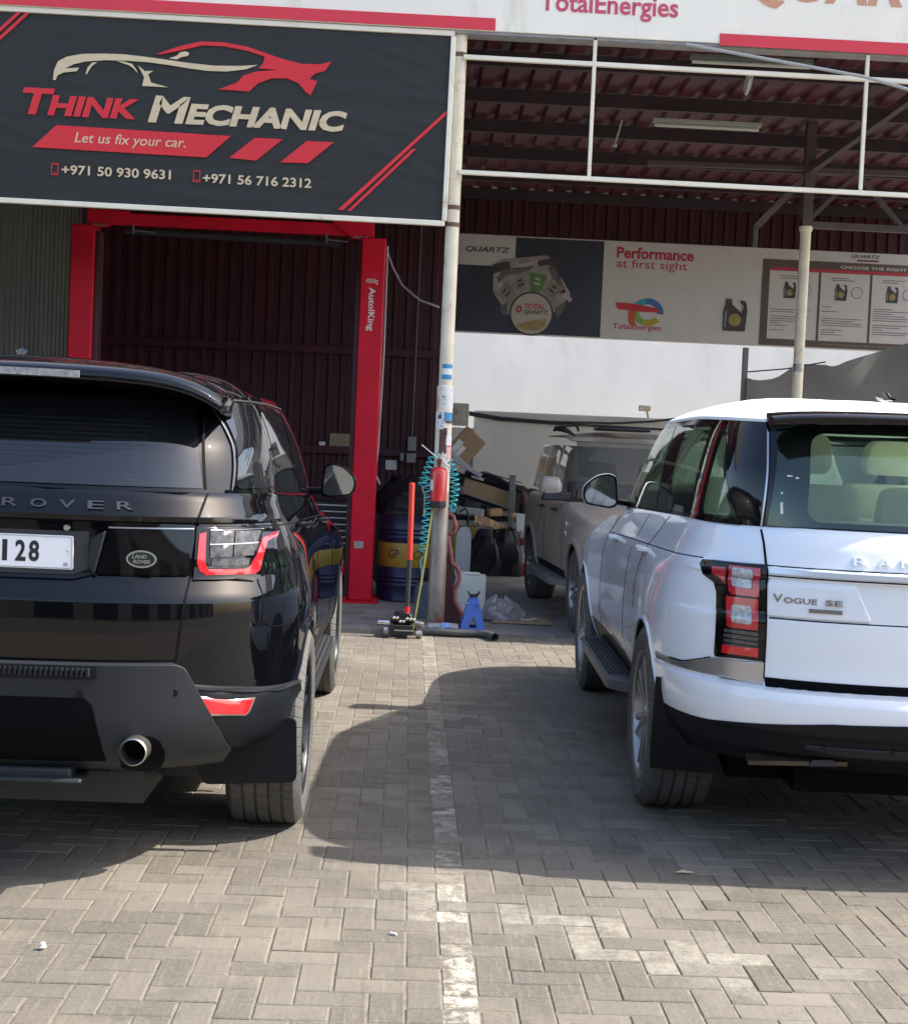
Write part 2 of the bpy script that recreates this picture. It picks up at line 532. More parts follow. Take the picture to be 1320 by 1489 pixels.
# ------------------------------------------------------------------ shared materials
cream = M("cream_paint", (.72, .64, .48), .55, var=.12, vscale=5, stain=(.25, .16, .09), stain_scale=6, stain_lo=.58, stain_hi=.78, bump=.1)
white_frame = M("white_frame_paint", (.80, .73, .59), .5, var=.08, stain=(.35, .25, .15), stain_scale=5, stain_lo=.62, stain_hi=.8, stretch=(.6, 1, 1))
red_paint = M("lift_red", (.56, .006, .024), .45, spec=.25, var=.15, vscale=3, stain=(.26, .10, .10), stain_scale=11, stain_lo=.64, stain_hi=.8)
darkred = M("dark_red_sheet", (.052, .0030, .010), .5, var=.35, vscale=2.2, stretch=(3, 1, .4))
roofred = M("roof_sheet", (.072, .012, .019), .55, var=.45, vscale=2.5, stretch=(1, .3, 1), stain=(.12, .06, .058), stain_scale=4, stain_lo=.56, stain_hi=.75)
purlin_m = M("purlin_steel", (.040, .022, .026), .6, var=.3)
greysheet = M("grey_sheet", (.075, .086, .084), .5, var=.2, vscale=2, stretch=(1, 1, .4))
wall_white = M("render_wall", (.82, .77, .68), .85, var=.07, vscale=1.2, bump=.2, bscale=60, stain=(.62, .57, .48), stain_scale=1.3, stain_lo=.55, stain_hi=.8, stretch=(1, 1, .5))
wall_grey = M("grey_wall", (.72, .68, .60), .85, var=.10, vscale=1.5, bump=.25, bscale=50, stain=(.56, .52, .44), stain_scale=1.6, stain_lo=.52, stain_hi=.75, stretch=(1, 1, .35))
skirt_m = M("grey_blue_skirting", (.22, .26, .29), .8, var=.2)
concrete = M("garage_concrete", (.23, .215, .20), .7, var=.35, vscale=2.5, bump=.15, stain=(.10, .092, .085), stain_scale=1.8, stain_lo=.5, stain_hi=.68)
black_pl = M("black_plastic", (.018, .019, .021), .5, var=.2)
rubber = M("rubber", (.022, .022, .023), .8, var=.25, vscale=20)
steel = M("bare_steel", (.36, .34, .31), .42, metal=.8, var=.25, vscale=9, stain=(.16, .10, .07), stain_scale=7, stain_lo=.55, stain_hi=.75)
chrome = M("chrome", (.75, .75, .76), .12, metal=1.0)
cardboard = M("cardboard", (.36, .235, .13), .85, var=.10, vscale=5)
paper = M("paper", (.70, .69, .66), .8, var=.06)

# ------------------------------------------------------------------ ground
def make_ground():
    mb = MB()
    mb.box(-160, 160, -120, 200, -.5, -.030)
    g = mb.build("ground", M("ground_dust", (.115, .10, .08), .95, var=.25, vscale=.8, bump=.3), sharp=None)
    tag(g, kind="structure")
    mb = MB(); mb.box(-7.5, 9.5, -4.0, 11.42, -.2, -.0034)
    b = mb.build("joint_sand", M("joint_sand", (.165, .14, .105), .95, var=.35, vscale=30, bump=.4, bscale=200), sharp=None)
    tag(b, kind="structure")
    mb = MB(); mb.box(-7.5, 13, 11.42, 30, -.2, .0)
    f = mb.build("garage_floor", concrete, sharp=None)
    tag(f, kind="structure")
    # interlocking pavers in 90 degree herringbone, one bevelled stone at a time
    a = .1; vs = []; fs = []; tone = []; tone2 = []
    rng = random.Random(3)
    for i in range(-62, 74):
        for j in range(10, 114):
            t = (i - j) % 4
            if t == 0: w, h = 2, 1
            elif t == 3: w, h = 1, 2
            else: continue
            x0, y0, x1, y1 = i * a, j * a, (i + w) * a, (j + h) * a
            g0, g1 = .0024, .0060
            dx = rng.uniform(-.0012, .0012); dy = rng.uniform(-.0012, .0012); dz = rng.uniform(-.0016, .0012)
            tx = rng.uniform(-.008, .008); ty = rng.uniform(-.008, .008)
            n = len(vs); cx, cy = (x0 + x1) / 2, (y0 + y1) / 2
            for g_, z in ((g0, -.0078), (g0, -.0030), (g1, 0.0)):
                for px, py in ((x0 + g_, y0 + g_), (x1 - g_, y0 + g_), (x1 - g_, y1 - g_), (x0 + g_, y1 - g_)):
                    vs.append((px + dx + .05, py + dy, z + dz + (px - cx) * tx + (py - cy) * ty))
            for k in range(2):
                for q in range(4):
                    q2 = (q + 1) % 4
                    fs.append((n + k * 4 + q, n + k * 4 + q2, n + k * 4 + 4 + q2, n + k * 4 + 4 + q))
            fs.append((n + 8, n + 9, n + 10, n + 11))
            tone += [rng.random()] * 9; tone2 += [rng.random()] * 9
    me = bpy.data.meshes.new("paving")
    me.from_pydata(vs, [], fs)
    at = me.attributes.new("tone", 'FLOAT', 'FACE')
    at.data.foreach_set("value", tone)
    at2 = me.attributes.new("wear", 'FLOAT', 'FACE'); at2.data.foreach_set("value", tone2)
    m = bpy.data.materials.new("paver_stone"); m.use_nodes = True
    nt = m.node_tree; L = nt.links.new; b = nt.nodes["Principled BSDF"]
    def nd(t, **k):
        n = nt.nodes.new(t)
        for a_, v in k.items(): setattr(n, a_, v)
        return n
    def noise(sc, det=6, ro=.6, vec=None):
        n = nd("ShaderNodeTexNoise"); n.inputs["Scale"].default_value = sc; n.inputs["Detail"].default_value = det
        n.inputs["Roughness"].default_value = ro
        L(vec or geo.outputs["Position"], n.inputs["Vector"])
        return n.outputs["Fac"]
    def mr(src, a0, a1, b0=0., b1=1.):
        n = nd("ShaderNodeMapRange"); n.inputs["From Min"].default_value = a0; n.inputs["From Max"].default_value = a1
        n.inputs["To Min"].default_value = b0; n.inputs["To Max"].default_value = b1
        L(src, n.inputs["Value"]); return n.outputs[0]
    def mt(op, x, y):
        n = nd("ShaderNodeMath", operation=op)
        for i, v in enumerate((x, y)):
            if isinstance(v, (int, float)): n.inputs[i].default_value = v
            else: L(v, n.inputs[i])
        return n.outputs[0]
    def mix(f, c1, c2, mode='MIX'):
        n = nd("ShaderNodeMixRGB", blend_type=mode)
        if isinstance(f, (int, float)): n.inputs[0].default_value = f
        else: L(f, n.inputs[0])
        for i, v in ((1, c1), (2, c2)):
            if isinstance(v, tuple): n.inputs[i].default_value = (*v, 1)
            else: L(v, n.inputs[i])
        return n.outputs[0]
    geo = nd("ShaderNodeNewGeometry")
    att = nd("ShaderNodeAttribute", attribute_name="tone")
    ramp = nd("ShaderNodeValToRGB")
    e = ramp.color_ramp.elements
    e[0].position = 0; e[0].color = (.106, .093, .074, 1); e[1].position = 1; e[1].color = (.195, .173, .140, 1)
    L(att.outputs["Fac"], ramp.inputs[0])
    c = ramp.outputs[0]
    c = mix(mr(noise(.7), .40, .66), c, (.105, .091, .074))                    # traffic dirt in broad patches
    c = mix(mt('MULTIPLY', mr(noise(1.6, 8, .7), .52, .70), .55), c, (.26, .22, .16))  # pale sand film
    c = mix(mt('MULTIPLY', mr(noise(60, 3, .6), .35, .75), .35), c, (.24, .215, .175))
    c = mix(mt('MULTIPLY', mr(noise(9, 8, .75), .56, .72), .65), c, (.065, .058, .048))  # oil and tyre marks
    c = mix(mt('MULTIPLY', mr(noise(2.7, 3, .45), .62, .72), .6), c, (.07, .062, .052))   # oil drips
    def scratch(rot, sx, sy, lo, hi):
        mp = nd("ShaderNodeMapping"); mp.inputs["Rotation"].default_value = (0, 0, R(rot)); mp.inputs["Scale"].default_value = (sx, sy, 1)
        L(geo.outputs["Position"], mp.inputs["Vector"])
        return mr(noise(1.0, 5, .65, mp.outputs[0]), lo, hi)
    c = mix(mt('MULTIPLY', scratch(25, 60, 5, .56, .72), .45), c, (.27, .24, .19))
    c = mix(mt('MULTIPLY', scratch(-50, 70, 6, .58, .74), .40), c, (.27, .24, .20))
    c = mix(mt('MULTIPLY', scratch(80, 40, 3, .56, .72), .45), c, (.075, .067, .055))
    c = mix(mt('MULTIPLY', mr(noise(170, 2, .5), .58, .70), .5), c, (.28, .25, .21))
    wr = nd("ShaderNodeAttribute", attribute_name="wear").outputs["Fac"]
    sep = nd("ShaderNodeSeparateXYZ"); L(geo.outputs["Position"], sep.inputs[0])
    X, Y = sep.outputs[0], sep.outputs[1]
    # worn painted bay line, one paver wide
    ln = mt('LESS_THAN', mt('ABSOLUTE', mt('SUBTRACT', X, .199), 0), .049)
    wear = mt('MULTIPLY', mr(noise(16, 9, .8), .46, .56), mr(wr, .25, .75, .25, 1.0))
    fade = mr(Y, 4.2, 9.5, .95, .42)
    ln = mt('MULTIPLY', mt('MULTIPLY', ln, wear), fade)
    # worn sweep of old paint to the right of the line
    band = mt('SUBTRACT', mt('ADD', mt('MULTIPLY', X, .50), Y), 4.60)
    bm_ = mr(mt('ABSOLUTE', band, 0), .32, .16)
    rgx = mt('MULTIPLY', mr(X, -.18, .10), mr(X, 1.55, 1.15))
    pw = mt('MULTIPLY', mt('MULTIPLY', bm_, rgx), mr(noise(11, 9, .85), .40, .66))
    pw = mt('MULTIPLY', pw, mr(wr, .30, .95, .05, .70))
    pl = mt('MAXIMUM', ln, pw)
    c = mix(1.0, c, mr(mt('ADD', Y, mt('MULTIPLY', noise(.9), 1.6)), 5.2, 8.0, .86, 1.0), 'MULTIPLY')   # slightly darker towards the near edge
    c = mix(pl, c, (.42, .39, .32))
    L(c, b.inputs["Base Color"])
    b.inputs["Roughness"].default_value = .82
    b.inputs["Specular IOR Level"].default_value = .35
    bp = nd("ShaderNodeBump"); bp.inputs["Strength"].default_value = .35; bp.inputs["Distance"].default_value = .004
    L(noise(90, 5, .7), bp.inputs["Height"]); L(bp.outputs[0], b.inputs["Normal"])
    pv = link_mesh("paving", me, m)
    tag(pv, kind="structure")
    # litter
    for k, (x, y, lab) in enumerate(((-1.0, 4.05, "small crumpled white paper scrap on the paving by the lower left"), (.012, 4.26, "tiny white cigarette end beside the painted line"), (1.05, 5.0, "small pale leaf on the shadow edge behind the white car"))):
        mb = MB()
        r_ = random.Random(k)
        if k == 1: mb.tube([(x - .010, y + .005, .005), (x + .010, y - .004, .005)], .004, 8)
        elif k == 0:
            mb.tube([(x + r_.uniform(-.009, .009), y + r_.uniform(-.009, .009), .006 + .005 * q) for q in range(4)], [.006, .009, .008, .004], 6)
        else: mb.add([(x - .03, y, .004), (x, y - .012, .009), (x + .04, y + .003, .006), (x, y + .012, .010), (x - .03, y, .001), (x, y - .012, .006), (x + .04, y + .003, .003), (x, y + .012, .007)],
                     [(0, 1, 2, 3), (7, 6, 5, 4), (0, 4, 5, 1), (1, 5, 6, 2), (2, 6, 7, 3), (3, 7, 4, 0)])
        o = mb.build(("paper_scrap", "cigarette_end", "dry_leaf")[k], paper if k < 2 else M("leaf", (.42, .36, .24), .8), sharp=None)
        tag(o, lab, ("litter", "litter", "leaf")[k])
make_ground()

# ------------------------------------------------------------------ building
def corrugated(mb, u0, u1, z0, z1, depth=.03, pitch=.2, plane='x', at=0.0, thick=.004, prof=(.0, .35, .45, .8, .9)):
    """trapezoid sheet. plane 'x': runs along X facing -Y at Y=at; 'y': runs along Y facing +X at X=at"""
    pts = []; n = int((u1 - u0) / pitch) + 1
    for k in range(n):
        for f, d in ((0, 0), (.42, 0), (.52, 1), (.88, 1), (.98, 0)):
            u = u0 + (k + f) * pitch
            if u <= u1: pts.append((u, d * depth))
    vs = []; fs = []; N = len(pts)
    for t in (0, thick):
        for z in (z0, z1):
            for u, d in pts:
                vs.append((u, at - d + t, z) if plane == 'x' else (at + d - t, u, z))
    for i in range(N - 1):
        fs.append((i, i + 1, N + i + 1, N + i)); fs.append((2 * N + i, 3 * N + i, 3 * N + i + 1, 2 * N + i + 1))
        fs.append((i, 2 * N + i, 2 * N + i + 1, i + 1)); fs.append((N + i, N + i + 1, 3 * N + i + 1, 3 * N + i))
    fs += [(0, N, 3 * N, 2 * N), (N - 1, 3 * N - 1, 4 * N - 1, 2 * N - 1)]
    mb.add(vs, fs)

def part(name, mb, mat, parent, **k):
    """part whose shapes were written in world coordinates"""
    mb.off = Vector(parent.location)
    return mb.build(name, mat, parent, **k)

def building():
    # left bay: dark red back wall and grey side wall
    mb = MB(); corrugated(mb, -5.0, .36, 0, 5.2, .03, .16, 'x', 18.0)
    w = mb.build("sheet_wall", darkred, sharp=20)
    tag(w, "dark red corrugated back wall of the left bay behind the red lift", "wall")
    mb = MB(); mb.off = Vector((0, 0, 0))
    mb.box(-4.2, .36, 17.90, 17.955, 2.62, 2.72)
    mb.build("girt", darkred, w, bevel=.004)
    mb = MB(); mb.box(-4.2, .36, 17.90, 17.955, 1.36, 1.46); mb.build("girt", darkred, w, bevel=.004)
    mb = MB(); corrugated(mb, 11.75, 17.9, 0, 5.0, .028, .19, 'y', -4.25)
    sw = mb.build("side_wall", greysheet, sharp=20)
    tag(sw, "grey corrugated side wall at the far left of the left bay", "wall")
    # roof over both bays
    rt = thing("garage_roof", "dark red corrugated roof over the workshop bays with steel purlins", "roof", (2, 15.4, 4.9))
    mb = MB()
    N = []
    x = -5.2
    while x < 7.4:  # unseen right end cut short so sun reaches into the bay
        for f, d in ((0, 0), (.13, 0), (.165, .035), (.215, .035)):
            N.append((x + f, d))
        x += .25
    vs = []; k = len(N)
    for t in (0, .006):
        for y, z in ((11.76, 5.20), (19.25, 4.98)):
            vs += [(u, y, z + d + t) for u, d in N]
    fs = []
    for i in range(k - 1):
        fs += [(i, i + 1, k + i + 1, k + i), (2 * k + i, 3 * k + i, 3 * k + i + 1, 2 * k + i + 1), (i, 2 * k + i, 2 * k + i + 1, i + 1), (k + i, k + i + 1, 3 * k + i + 1, 3 * k + i)]
    fs += [(0, k, 3 * k, 2 * k), (k - 1, 3 * k - 1, 4 * k - 1, 2 * k - 1)]
    mb.add(vs, fs)
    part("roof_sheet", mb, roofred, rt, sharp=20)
    for y in (11.9, 13.1, 14.3, 15.5, 16.7, 17.9, 19.0):
        z = 5.20 - (y - 11.55) * .22 / 7.7
        mb = MB(); mb.box(-5.2, 7.5, y - .03, y - .022, z - .14, z - .003); mb.box(-5.2, 7.5, y - .022, y + .035, z - .14, z - .132)
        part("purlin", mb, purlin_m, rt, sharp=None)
    # cladding above the back sign
    mb = MB(); corrugated(mb, .36, 7.5, 4.37, 5.0, .03, .16, 'x', 19.12)
    c_ = mb.build("back_cladding", darkred, sharp=20)
    tag(c_, "dark red corrugated strip between the roof and the oil company board", "wall panel")
    # grey low wall and neighbour wall
    mb = MB(); mb.box(.85, 10, 19.0, 19.2, 0.16, 2.02)
    g = mb.build("low_wall", wall_grey, sharp=None, bevel=.01)
    tag(g, "grey plastered low wall behind the parked dusty car", "wall")
    mb = MB(); mb.box(.85, 10, 18.985, 19.2, 0.0, .16); mb.box(.85, 10, 18.99, 19.0, .16, .92)
    mb.build("skirting", skirt_m, g, sharp=None)
    mb = MB(); mb.box(-6, 26, 27.0, 27.3, 0, 6.5)
    n_ = mb.build("neighbour_wall", wall_white, sharp=None)
    tag(n_, "bright white plastered wall seen over the grey low wall", "wall")
    # unseen building added across the street, behind the photographer, for the paintwork to mirror
    bt = thing("reflection_building", "unseen sand coloured low building added behind the photographer for reflections", "building", (0, -20, 0))
    mb = MB(); mb.box(-40, 45, -26, -20, 0, 6.0); mb.box(-40.3, 45.3, -26, -19.7, 6.0, 6.5)
    part("wall", mb, M("street_wall", (.30, .27, .22), .9, var=.3, vscale=.6), bt, sharp=None)
    for k in range(14):
        mb = MB(); x = -36 + k * 6; mb.box(x, x + 3.6, -20.05, -19.98, .1, 3.2)
        part("shop_window", mb, M("shop_glass", (.03, .035, .04), .1) if k == 0 else bpy.data.materials["shop_glass"], bt, sharp=None)
building()

# ------------------------------------------------------------------ posts and frames on the facade
def posts():
    px, py = .271, 11.66
    t = thing("facade_post", "cream steel post between the two bays with peeling stickers and bare metal foot", "post", (px, py, 0))
    foot = M("scraped_steel", (.30, .26, .215), .5, metal=.45, var=.3, vscale=9, stain=(.30, .07, .07), stain_scale=3.6, stain_lo=.50, stain_hi=.60, stretch=(1, 1, .5))
    mb = MB(); mb.lathe([(.0715, 0), (.0715, 1.12), (.066, 1.13)], 28, (px, py, 0)); part("foot_tube", mb, foot, t)
    mid = M("peeling_cream", (.74, .66, .53), .6, var=.12, vscale=7, stain=(.22, .09, .06), stain_scale=4.5, stain_lo=.55, stain_hi=.64, stretch=(1, 1, .45))
    mb = MB(); mb.lathe([(.068, 1.13), (.068, 2.0), (.058, 2.012)], 28, (px, py, 0)); part("middle_tube", mb, mid, t)
    mb = MB(); mb.lathe([(.0565, 2.012), (.0565, 4.86)], 28, (px, py, 0)); part("upper_tube", mb, cream, t)
    rust = M("rust", (.16, .09, .06), .8, var=.3)
    for z in (4.70, 3.715, 3.465, 3.325):
        mb = MB(); mb.lathe([(.0585, z - .018), (.0605, z - .016), (.0605, z + .016), (.0585, z + .018)], 28, (px, py, 0))
        mb.box(px - .075, px - .05, py - .02, py + .02, z - .014, z + .014)
        part("bracket", mb, rust if z != 3.715 else cream, t)
    blue = M("sticker_blue", (.05, .24, .45), .5, var=.3, vscale=30); pap = M("sticker_white", (.74, .73, .70), .7, var=.08, stain=(.15, .25, .4), stain_scale=22, stain_lo=.56, stain_hi=.62)
    brown = M("torn_patch", (.10, .045, .035), .8, var=.5, vscale=25); pink = M("sticker_pink", (.70, .42, .42), .7, var=.25, vscale=30, stain=(.6, .06, .08), stain_scale=25, stain_lo=.55, stain_hi=.6)
    dkb = M("sticker_dark", (.05, .06, .09), .6)
    def sticker(z0, z1, a0, a1, mat, r=.0588):
        mb = MB(); vs = []; n = 8
        for rr in (r, r + .0012):
            for z in (z0, z1):
                for k in range(n + 1):
                    a = R(a0 + (a1 - a0) * k / n); vs.append((px + rr * math.sin(a), py - rr * math.cos(a), z))
        N = n + 1; fs = []
        for k in range(n):
            fs += [(k, k + 1, N + k + 1, N + k), (2 * N + k, 3 * N + k, 3 * N + k + 1, 2 * N + k + 1), (k, 2 * N + k, 2 * N + k + 1, k + 1), (N + k, N + k + 1, 3 * N + k + 1, 3 * N + k)]
        fs += [(0, N, 3 * N, 2 * N), (n, 2 * N - 1, 4 * N - 1, 3 * N - 1)]
        mb.add(vs, fs); part("sticker", mb, mat, t)
    sticker(2.15, 2.185, -35, 60, blue, .0568); sticker(2.06, 2.10, -40, 55, blue, .0568); sticker(1.905, 2.0, -20, 65, pap, .0685); sticker(2.10, 2.15, -30, 55, pap, .0568)
    sticker(1.82, 1.90, -10, 80, pap, .0685); sticker(1.725, 1.79, 0, 85, blue, .0688); sticker(1.65, 1.79, -75, -5, pap, .0685); sticker(1.735, 1.765, -45, -18, dkb, .0700)
    sticker(1.45, 1.66, -30, 25, brown, .0683); sticker(1.70, 1.722, 10, 85, dkb, .0689); sticker(1.40, 1.60, 30, 85, pink, .0686); sticker(1.52, 1.60, 20, 75, pap, .0690)
    # second white post under the truss
    t2 = thing("truss_post", "white steel post standing behind the white car under the roof truss", "post", (3.97, 14.5, 0))
    mb = MB(); mb.lathe([(.054, 0), (.054, 3.88), (.068, 3.89), (.068, 3.93)], 20, (3.97, 14.5, 0)); part("tube", mb, cream, t2)
    mb = MB(); mb.lathe([(.058, 2.44), (.058, 2.52)], 20, (3.97, 14.5, 0)); part("collar", mb, steel, t2)
    # truss
    tr = thing("roof_truss", "dark steel lattice truss above the white truss post", "truss", (3.97, 14.5, 3.93))
    def bar(p, q, w=.07, name="brace"):
        mb = MB(); mb.bar(p, q, w); part(name, mb, M("truss_steel", (.075, .052, .05), .6, var=.25) if "truss_steel" not in bpy.data.materials else bpy.data.materials["truss_steel"], tr, bevel=.004)
    bar((3.97, 14.5, 3.935), (3.97, 14.5, 5.0), .10, "upright")
    bar((3.92, 14.5, 3.95), (9.8, 14.5, 3.95), .07, "bottom_chord")
    bar((3.97, 14.5, 4.50), (9.8, 14.5, 4.62), .06, "top_chord")
    for x in (3.97, 5.0, 6.0, 7.0, 8.0):
        bar((x, 14.5, 3.97), (x + .5, 14.5, 4.50), .045); bar((x + .5, 14.5, 4.50), (x + 1.0, 14.5, 3.97), .045)
    bar((3.45, 14.5, 3.90), (3.97, 14.5, 4.48), .07)
    bar((3.45, 14.5, 3.70), (3.45, 14.5, 3.92), .05)
    bar((3.97, 14.46, 4.50), (4.62, 13.3, 5.02), .08, "rafter_brace")
    bar((2.3, 14.5, 4.50), (3.97, 14.5, 4.52), .05, "top_chord")
    # empty sign frame in front of the right bay
    fr = thing("empty_sign_frame", "empty white rectangular steel frame over the right bay opening", "sign frame", (.33, 11.6, 3.74))
    def fbar(p, q, w, name):
        mb = MB(); mb.bar(p, q, w); part(name, mb, white_frame, fr, bevel=.004)
    fbar((.30, 11.6, 4.675), (7.0, 11.6, 4.655), .036, "rail"); fbar((.30, 11.6, 3.748), (7.0, 11.6, 3.735), .036, "rail")
    for x in (1.367, 3.609, 5.85): fbar((x, 11.6, 3.765), (x, 11.6, 4.92), .030, "upright")
    # thin grey stay running down from the fascia
    mb = MB(); mb.tube([(2.1, 11.56, 4.86), (3.55, 11.5, 4.66), (4.3, 11.52, 4.50), (6.0, 11.55, 4.1)], .014, 8)
    tag(mb.build("stay_cable", M("cable_grey", (.34, .35, .36), .5)), "thin grey stay sloping down across the empty sign frame", "cable")
posts()

# ------------------------------------------------------------------ fascia, banner, back board
def fascia():
    t = thing("fascia_sign", "long white fascia of the oil company over both bays with broken red stripe", "sign", (0, 11.6, 4.88))
    fw = M("fascia_white", (.90, .83, .71), .5, var=.05, vscale=1.5, stain=(.60, .53, .42), stain_scale=2.2, stain_lo=.55, stain_hi=.8, stretch=(1, 1, .3))
    fr = M("fascia_red", (.68, .035, .055), .45, var=.06, vscale=2)
    mb = MB(); mb.box(-8, 12, 11.57, 11.75, 4.885, 6.6); part("panel", mb, fw, t, bevel=.006)
    mb = MB(); mb.box(-8, .547, 11.558, 11.5685, 4.890, 4.985); part("stripe", mb, fr, t, sharp=None)
    mb = MB(); mb.box(2.377, 12, 11.558, 11.5685, 4.868, 4.962); part("stripe", mb, fr, t, sharp=None)
    mb = MB(); mb.box(-8, 12, 11.585, 11.75, 4.862, 4.882); part("lower_edge", mb, M("fascia_edge", (.28, .27, .26), .5, var=.2), t, sharp=None)
    off = t.location
    text("lettering", "TotalEnergies", .90, 5.022, 11.568, M("letter_red", (.58, .07, .13), .5), t, w=1.127, h=.205, bold=.018, off=off)
    text("lettering", "QUARTZ", 2.56, 5.185, 11.568, M("letter_orange", (.60, .30, .18), .5), t, w=1.94, h=.42, bold=.03, shear=.18, off=off)
fascia()

def banner():
    t = thing("workshop_banner", "dark grey workshop banner with red and cream car outline over the left bay", "banner", (-1.6, 11.6, 3.34))
    off = t.location
    cloth = M("banner_cloth", (.033, .0335, .032), .55, spec=.25, var=.10, vscale=1.6, stretch=(.5, 1, 2), rvar=.1)
    nt = cloth.node_tree; b = nt.nodes["Principled BSDF"]
    # wrinkled cloth: subdivided sheet with shallow folds
    mb = MB(); W_, H_ = 150, 64; vs = []; fs = []
    rng = random.Random(11)
    folds = [(rng.uniform(-4.4, .2), rng.uniform(3.36, 4.86), rng.uniform(.10, .5), rng.uniform(.008, .022), rng.uniform(-.35, .35), rng.uniform(.002, .0055)) for _ in range(130)]
    folds += [(rng.uniform(-.3, .2), rng.uniform(3.4, 4.8), rng.uniform(.15, .45), rng.uniform(.010, .022), rng.uniform(-.5, -.1), rng.uniform(.004, .008)) for _ in range(14)]
    def dy(x, z):
        d = .0015 * math.sin(x * 7 + z * 3) + .0012 * math.sin(z * 31 + x * 2.2)
        for fx, fz, lx, lz, a, h in folds:
            u = x - fx; w = z - fz
            if abs(u) > 3 * lx or abs(w) > .6: continue
            c, s_ = math.cos(a), math.sin(a); p = u * c + w * s_; q = -u * s_ + w * c
            e = (p / lx) ** 2 + (q / lz) ** 2
            if e < 9: d += h * math.exp(-e) * (1 if h > .0028 else -1)
        return max(-.006, min(d, .010))
    for k in (0, 1):
        for j in range(H_ + 1):
            for i in range(W_ + 1):
                x = -4.6 + 4.80 * i / W_; z = 3.345 + 1.50 * j / H_
                vs.append((x, 11.60 - (dy(x, z) if k == 0 else -.004), z))
    N = (W_ + 1) * (H_ + 1)
    for j in range(H_):
        for i in range(W_):
            a = j * (W_ + 1) + i
            fs.append((a, a + 1, a + W_ + 2, a + W_ + 1)); fs.append((N + a, N + a + W_ + 1, N + a + W_ + 2, N + a + 1))
    mb.add(vs, fs); part("cloth", mb, cloth, t, sharp=None, recalc=False)
    t.children[0].data.shade_smooth()
    edge = M("banner_tube", (.84, .77, .62), .5, var=.08, stain=(.42, .29, .15), stain_scale=3.5, stain_lo=.60, stain_hi=.75, stretch=(.5, 1, 1))
    for p, q in (((-4.7, 11.6, 4.865), (.222, 11.6, 4.855)), ((-4.7, 11.6, 3.345), (.205, 11.6, 3.325)), ((.202, 11.6, 3.348), (.214, 11.6, 4.833))):
        mb = MB(); mb.bar(p, q, .042, .042); part("frame_tube", mb, edge, t, bevel=.006)
    red = M("print_red", (.68, .035, .045), .5, spec=.3, var=.05); gold = M("print_cream", (.66, .52, .33), .45, var=.10, vscale=3, stretch=(1, 1, 6))
    y = 11.586
    gp = [[(-2.992,4.319),(-2.986,4.393),(-2.956,4.468),(-2.888,4.507),(-2.765,4.536),(-2.601,4.547),(-2.436,4.550),(-2.270,4.540),(-2.104,4.526),(-1.938,4.510),(-1.716,4.497),(-1.495,4.506),(-1.357,4.521),(-1.453,4.481),(-1.604,4.456),(-1.770,4.453),(-1.923,4.467),(-2.075,4.484),(-2.241,4.497),(-2.406,4.500),(-2.572,4.496),(-2.736,4.477),(-2.831,4.450),(-2.899,4.414),(-2.789,4.425),(-2.802,4.397),(-2.912,4.380),(-2.958,4.353),(-2.970,4.317)],
          [(-2.071,4.536),(-2.009,4.561),(-1.982,4.590),(-1.941,4.600),(-1.910,4.588),(-1.920,4.563),(-1.972,4.552),(-2.008,4.531)],
          [(-2.733,4.379),(-2.721,4.426),(-2.686,4.469),(-2.642,4.476),(-2.685,4.444),(-2.712,4.399),(-2.722,4.376)],
          [(-2.489,4.495),(-2.420,4.491),(-2.364,4.477),(-2.330,4.435),(-2.315,4.403),(-2.349,4.440),(-2.392,4.467),(-2.447,4.481)],
          [(-2.317,4.469),(-2.261,4.425),(-2.195,4.431),(-2.232,4.402),(-2.208,4.337),(-2.069,4.306),(-2.279,4.306),(-2.264,4.375),(-2.294,4.429)]]
    mb = MB()
    for p in gp: mb.prism(p, y, y + .003)
    part("car_outline_cream", mb, gold, t, sharp=None)
    mb = MB()
    mb.prism([(-2.172,4.567),(-1.997,4.636),(-1.820,4.684),(-1.640,4.687),(-1.445,4.662),(-1.277,4.613),(-1.137,4.574),(-0.997,4.548),(-0.859,4.553),(-0.765,4.579),(-0.815,4.500),(-0.892,4.477),(-0.937,4.430),(-0.873,4.417),(-0.924,4.299),(-0.961,4.324),(-1.025,4.393),(-1.118,4.426),(-1.242,4.420),(-1.352,4.373),(-1.418,4.306),(-1.668,4.310),(-1.518,4.373),(-1.470,4.430),(-1.369,4.468),(-1.190,4.491),(-1.351,4.494),(-1.316,4.534),(-1.304,4.590),(-1.444,4.629),(-1.639,4.655),(-1.805,4.654),(-1.969,4.607),(-2.133,4.566)], y, y + .003)
    part("car_outline_red", mb, red, t, sharp=None)
    mb = MB()
    for p in ([(-3.141,3.774),(-2.954,3.959),(-1.552,3.942),(-1.745,3.761)], [(-1.560,3.767),(-1.358,3.938),(-1.133,3.938),(-1.343,3.756)], [(-1.148,3.752),(-0.940,3.934),(-0.720,3.934),(-0.925,3.755)],
              [(-0.668,3.393),(0.178,4.232),(0.178,4.198),(-0.623,3.393)], [(-0.590,3.389),(-0.085,3.913),(-0.049,3.915),(-0.562,3.387)],
              [(-3.8,4.340),(-3.296,4.838),(-3.260,4.838),(-3.8,4.304)], [(-3.8,4.271),(-3.227,4.837),(-3.192,4.837),(-3.8,4.238)]):
        mb.prism(p, y, y + .003)
    part("red_bars", mb, red, t, sharp=None)
    text("lettering", "Think", -3.231, 4.035, y + .003, red, t, w=.93, h=.213, bold=.035, shear=.2, caps=.74, off=off)
    text("lettering", "Mechanic", -2.225, 4.018, y + .003, gold, t, w=1.605, h=.218, bold=.035, shear=.2, caps=.74, off=off)
    text("lettering", "Let us fix your car.", -2.804, 3.805, y + .000, gold, t, w=.89, h=.105, shear=.2, bold=.004, off=off)
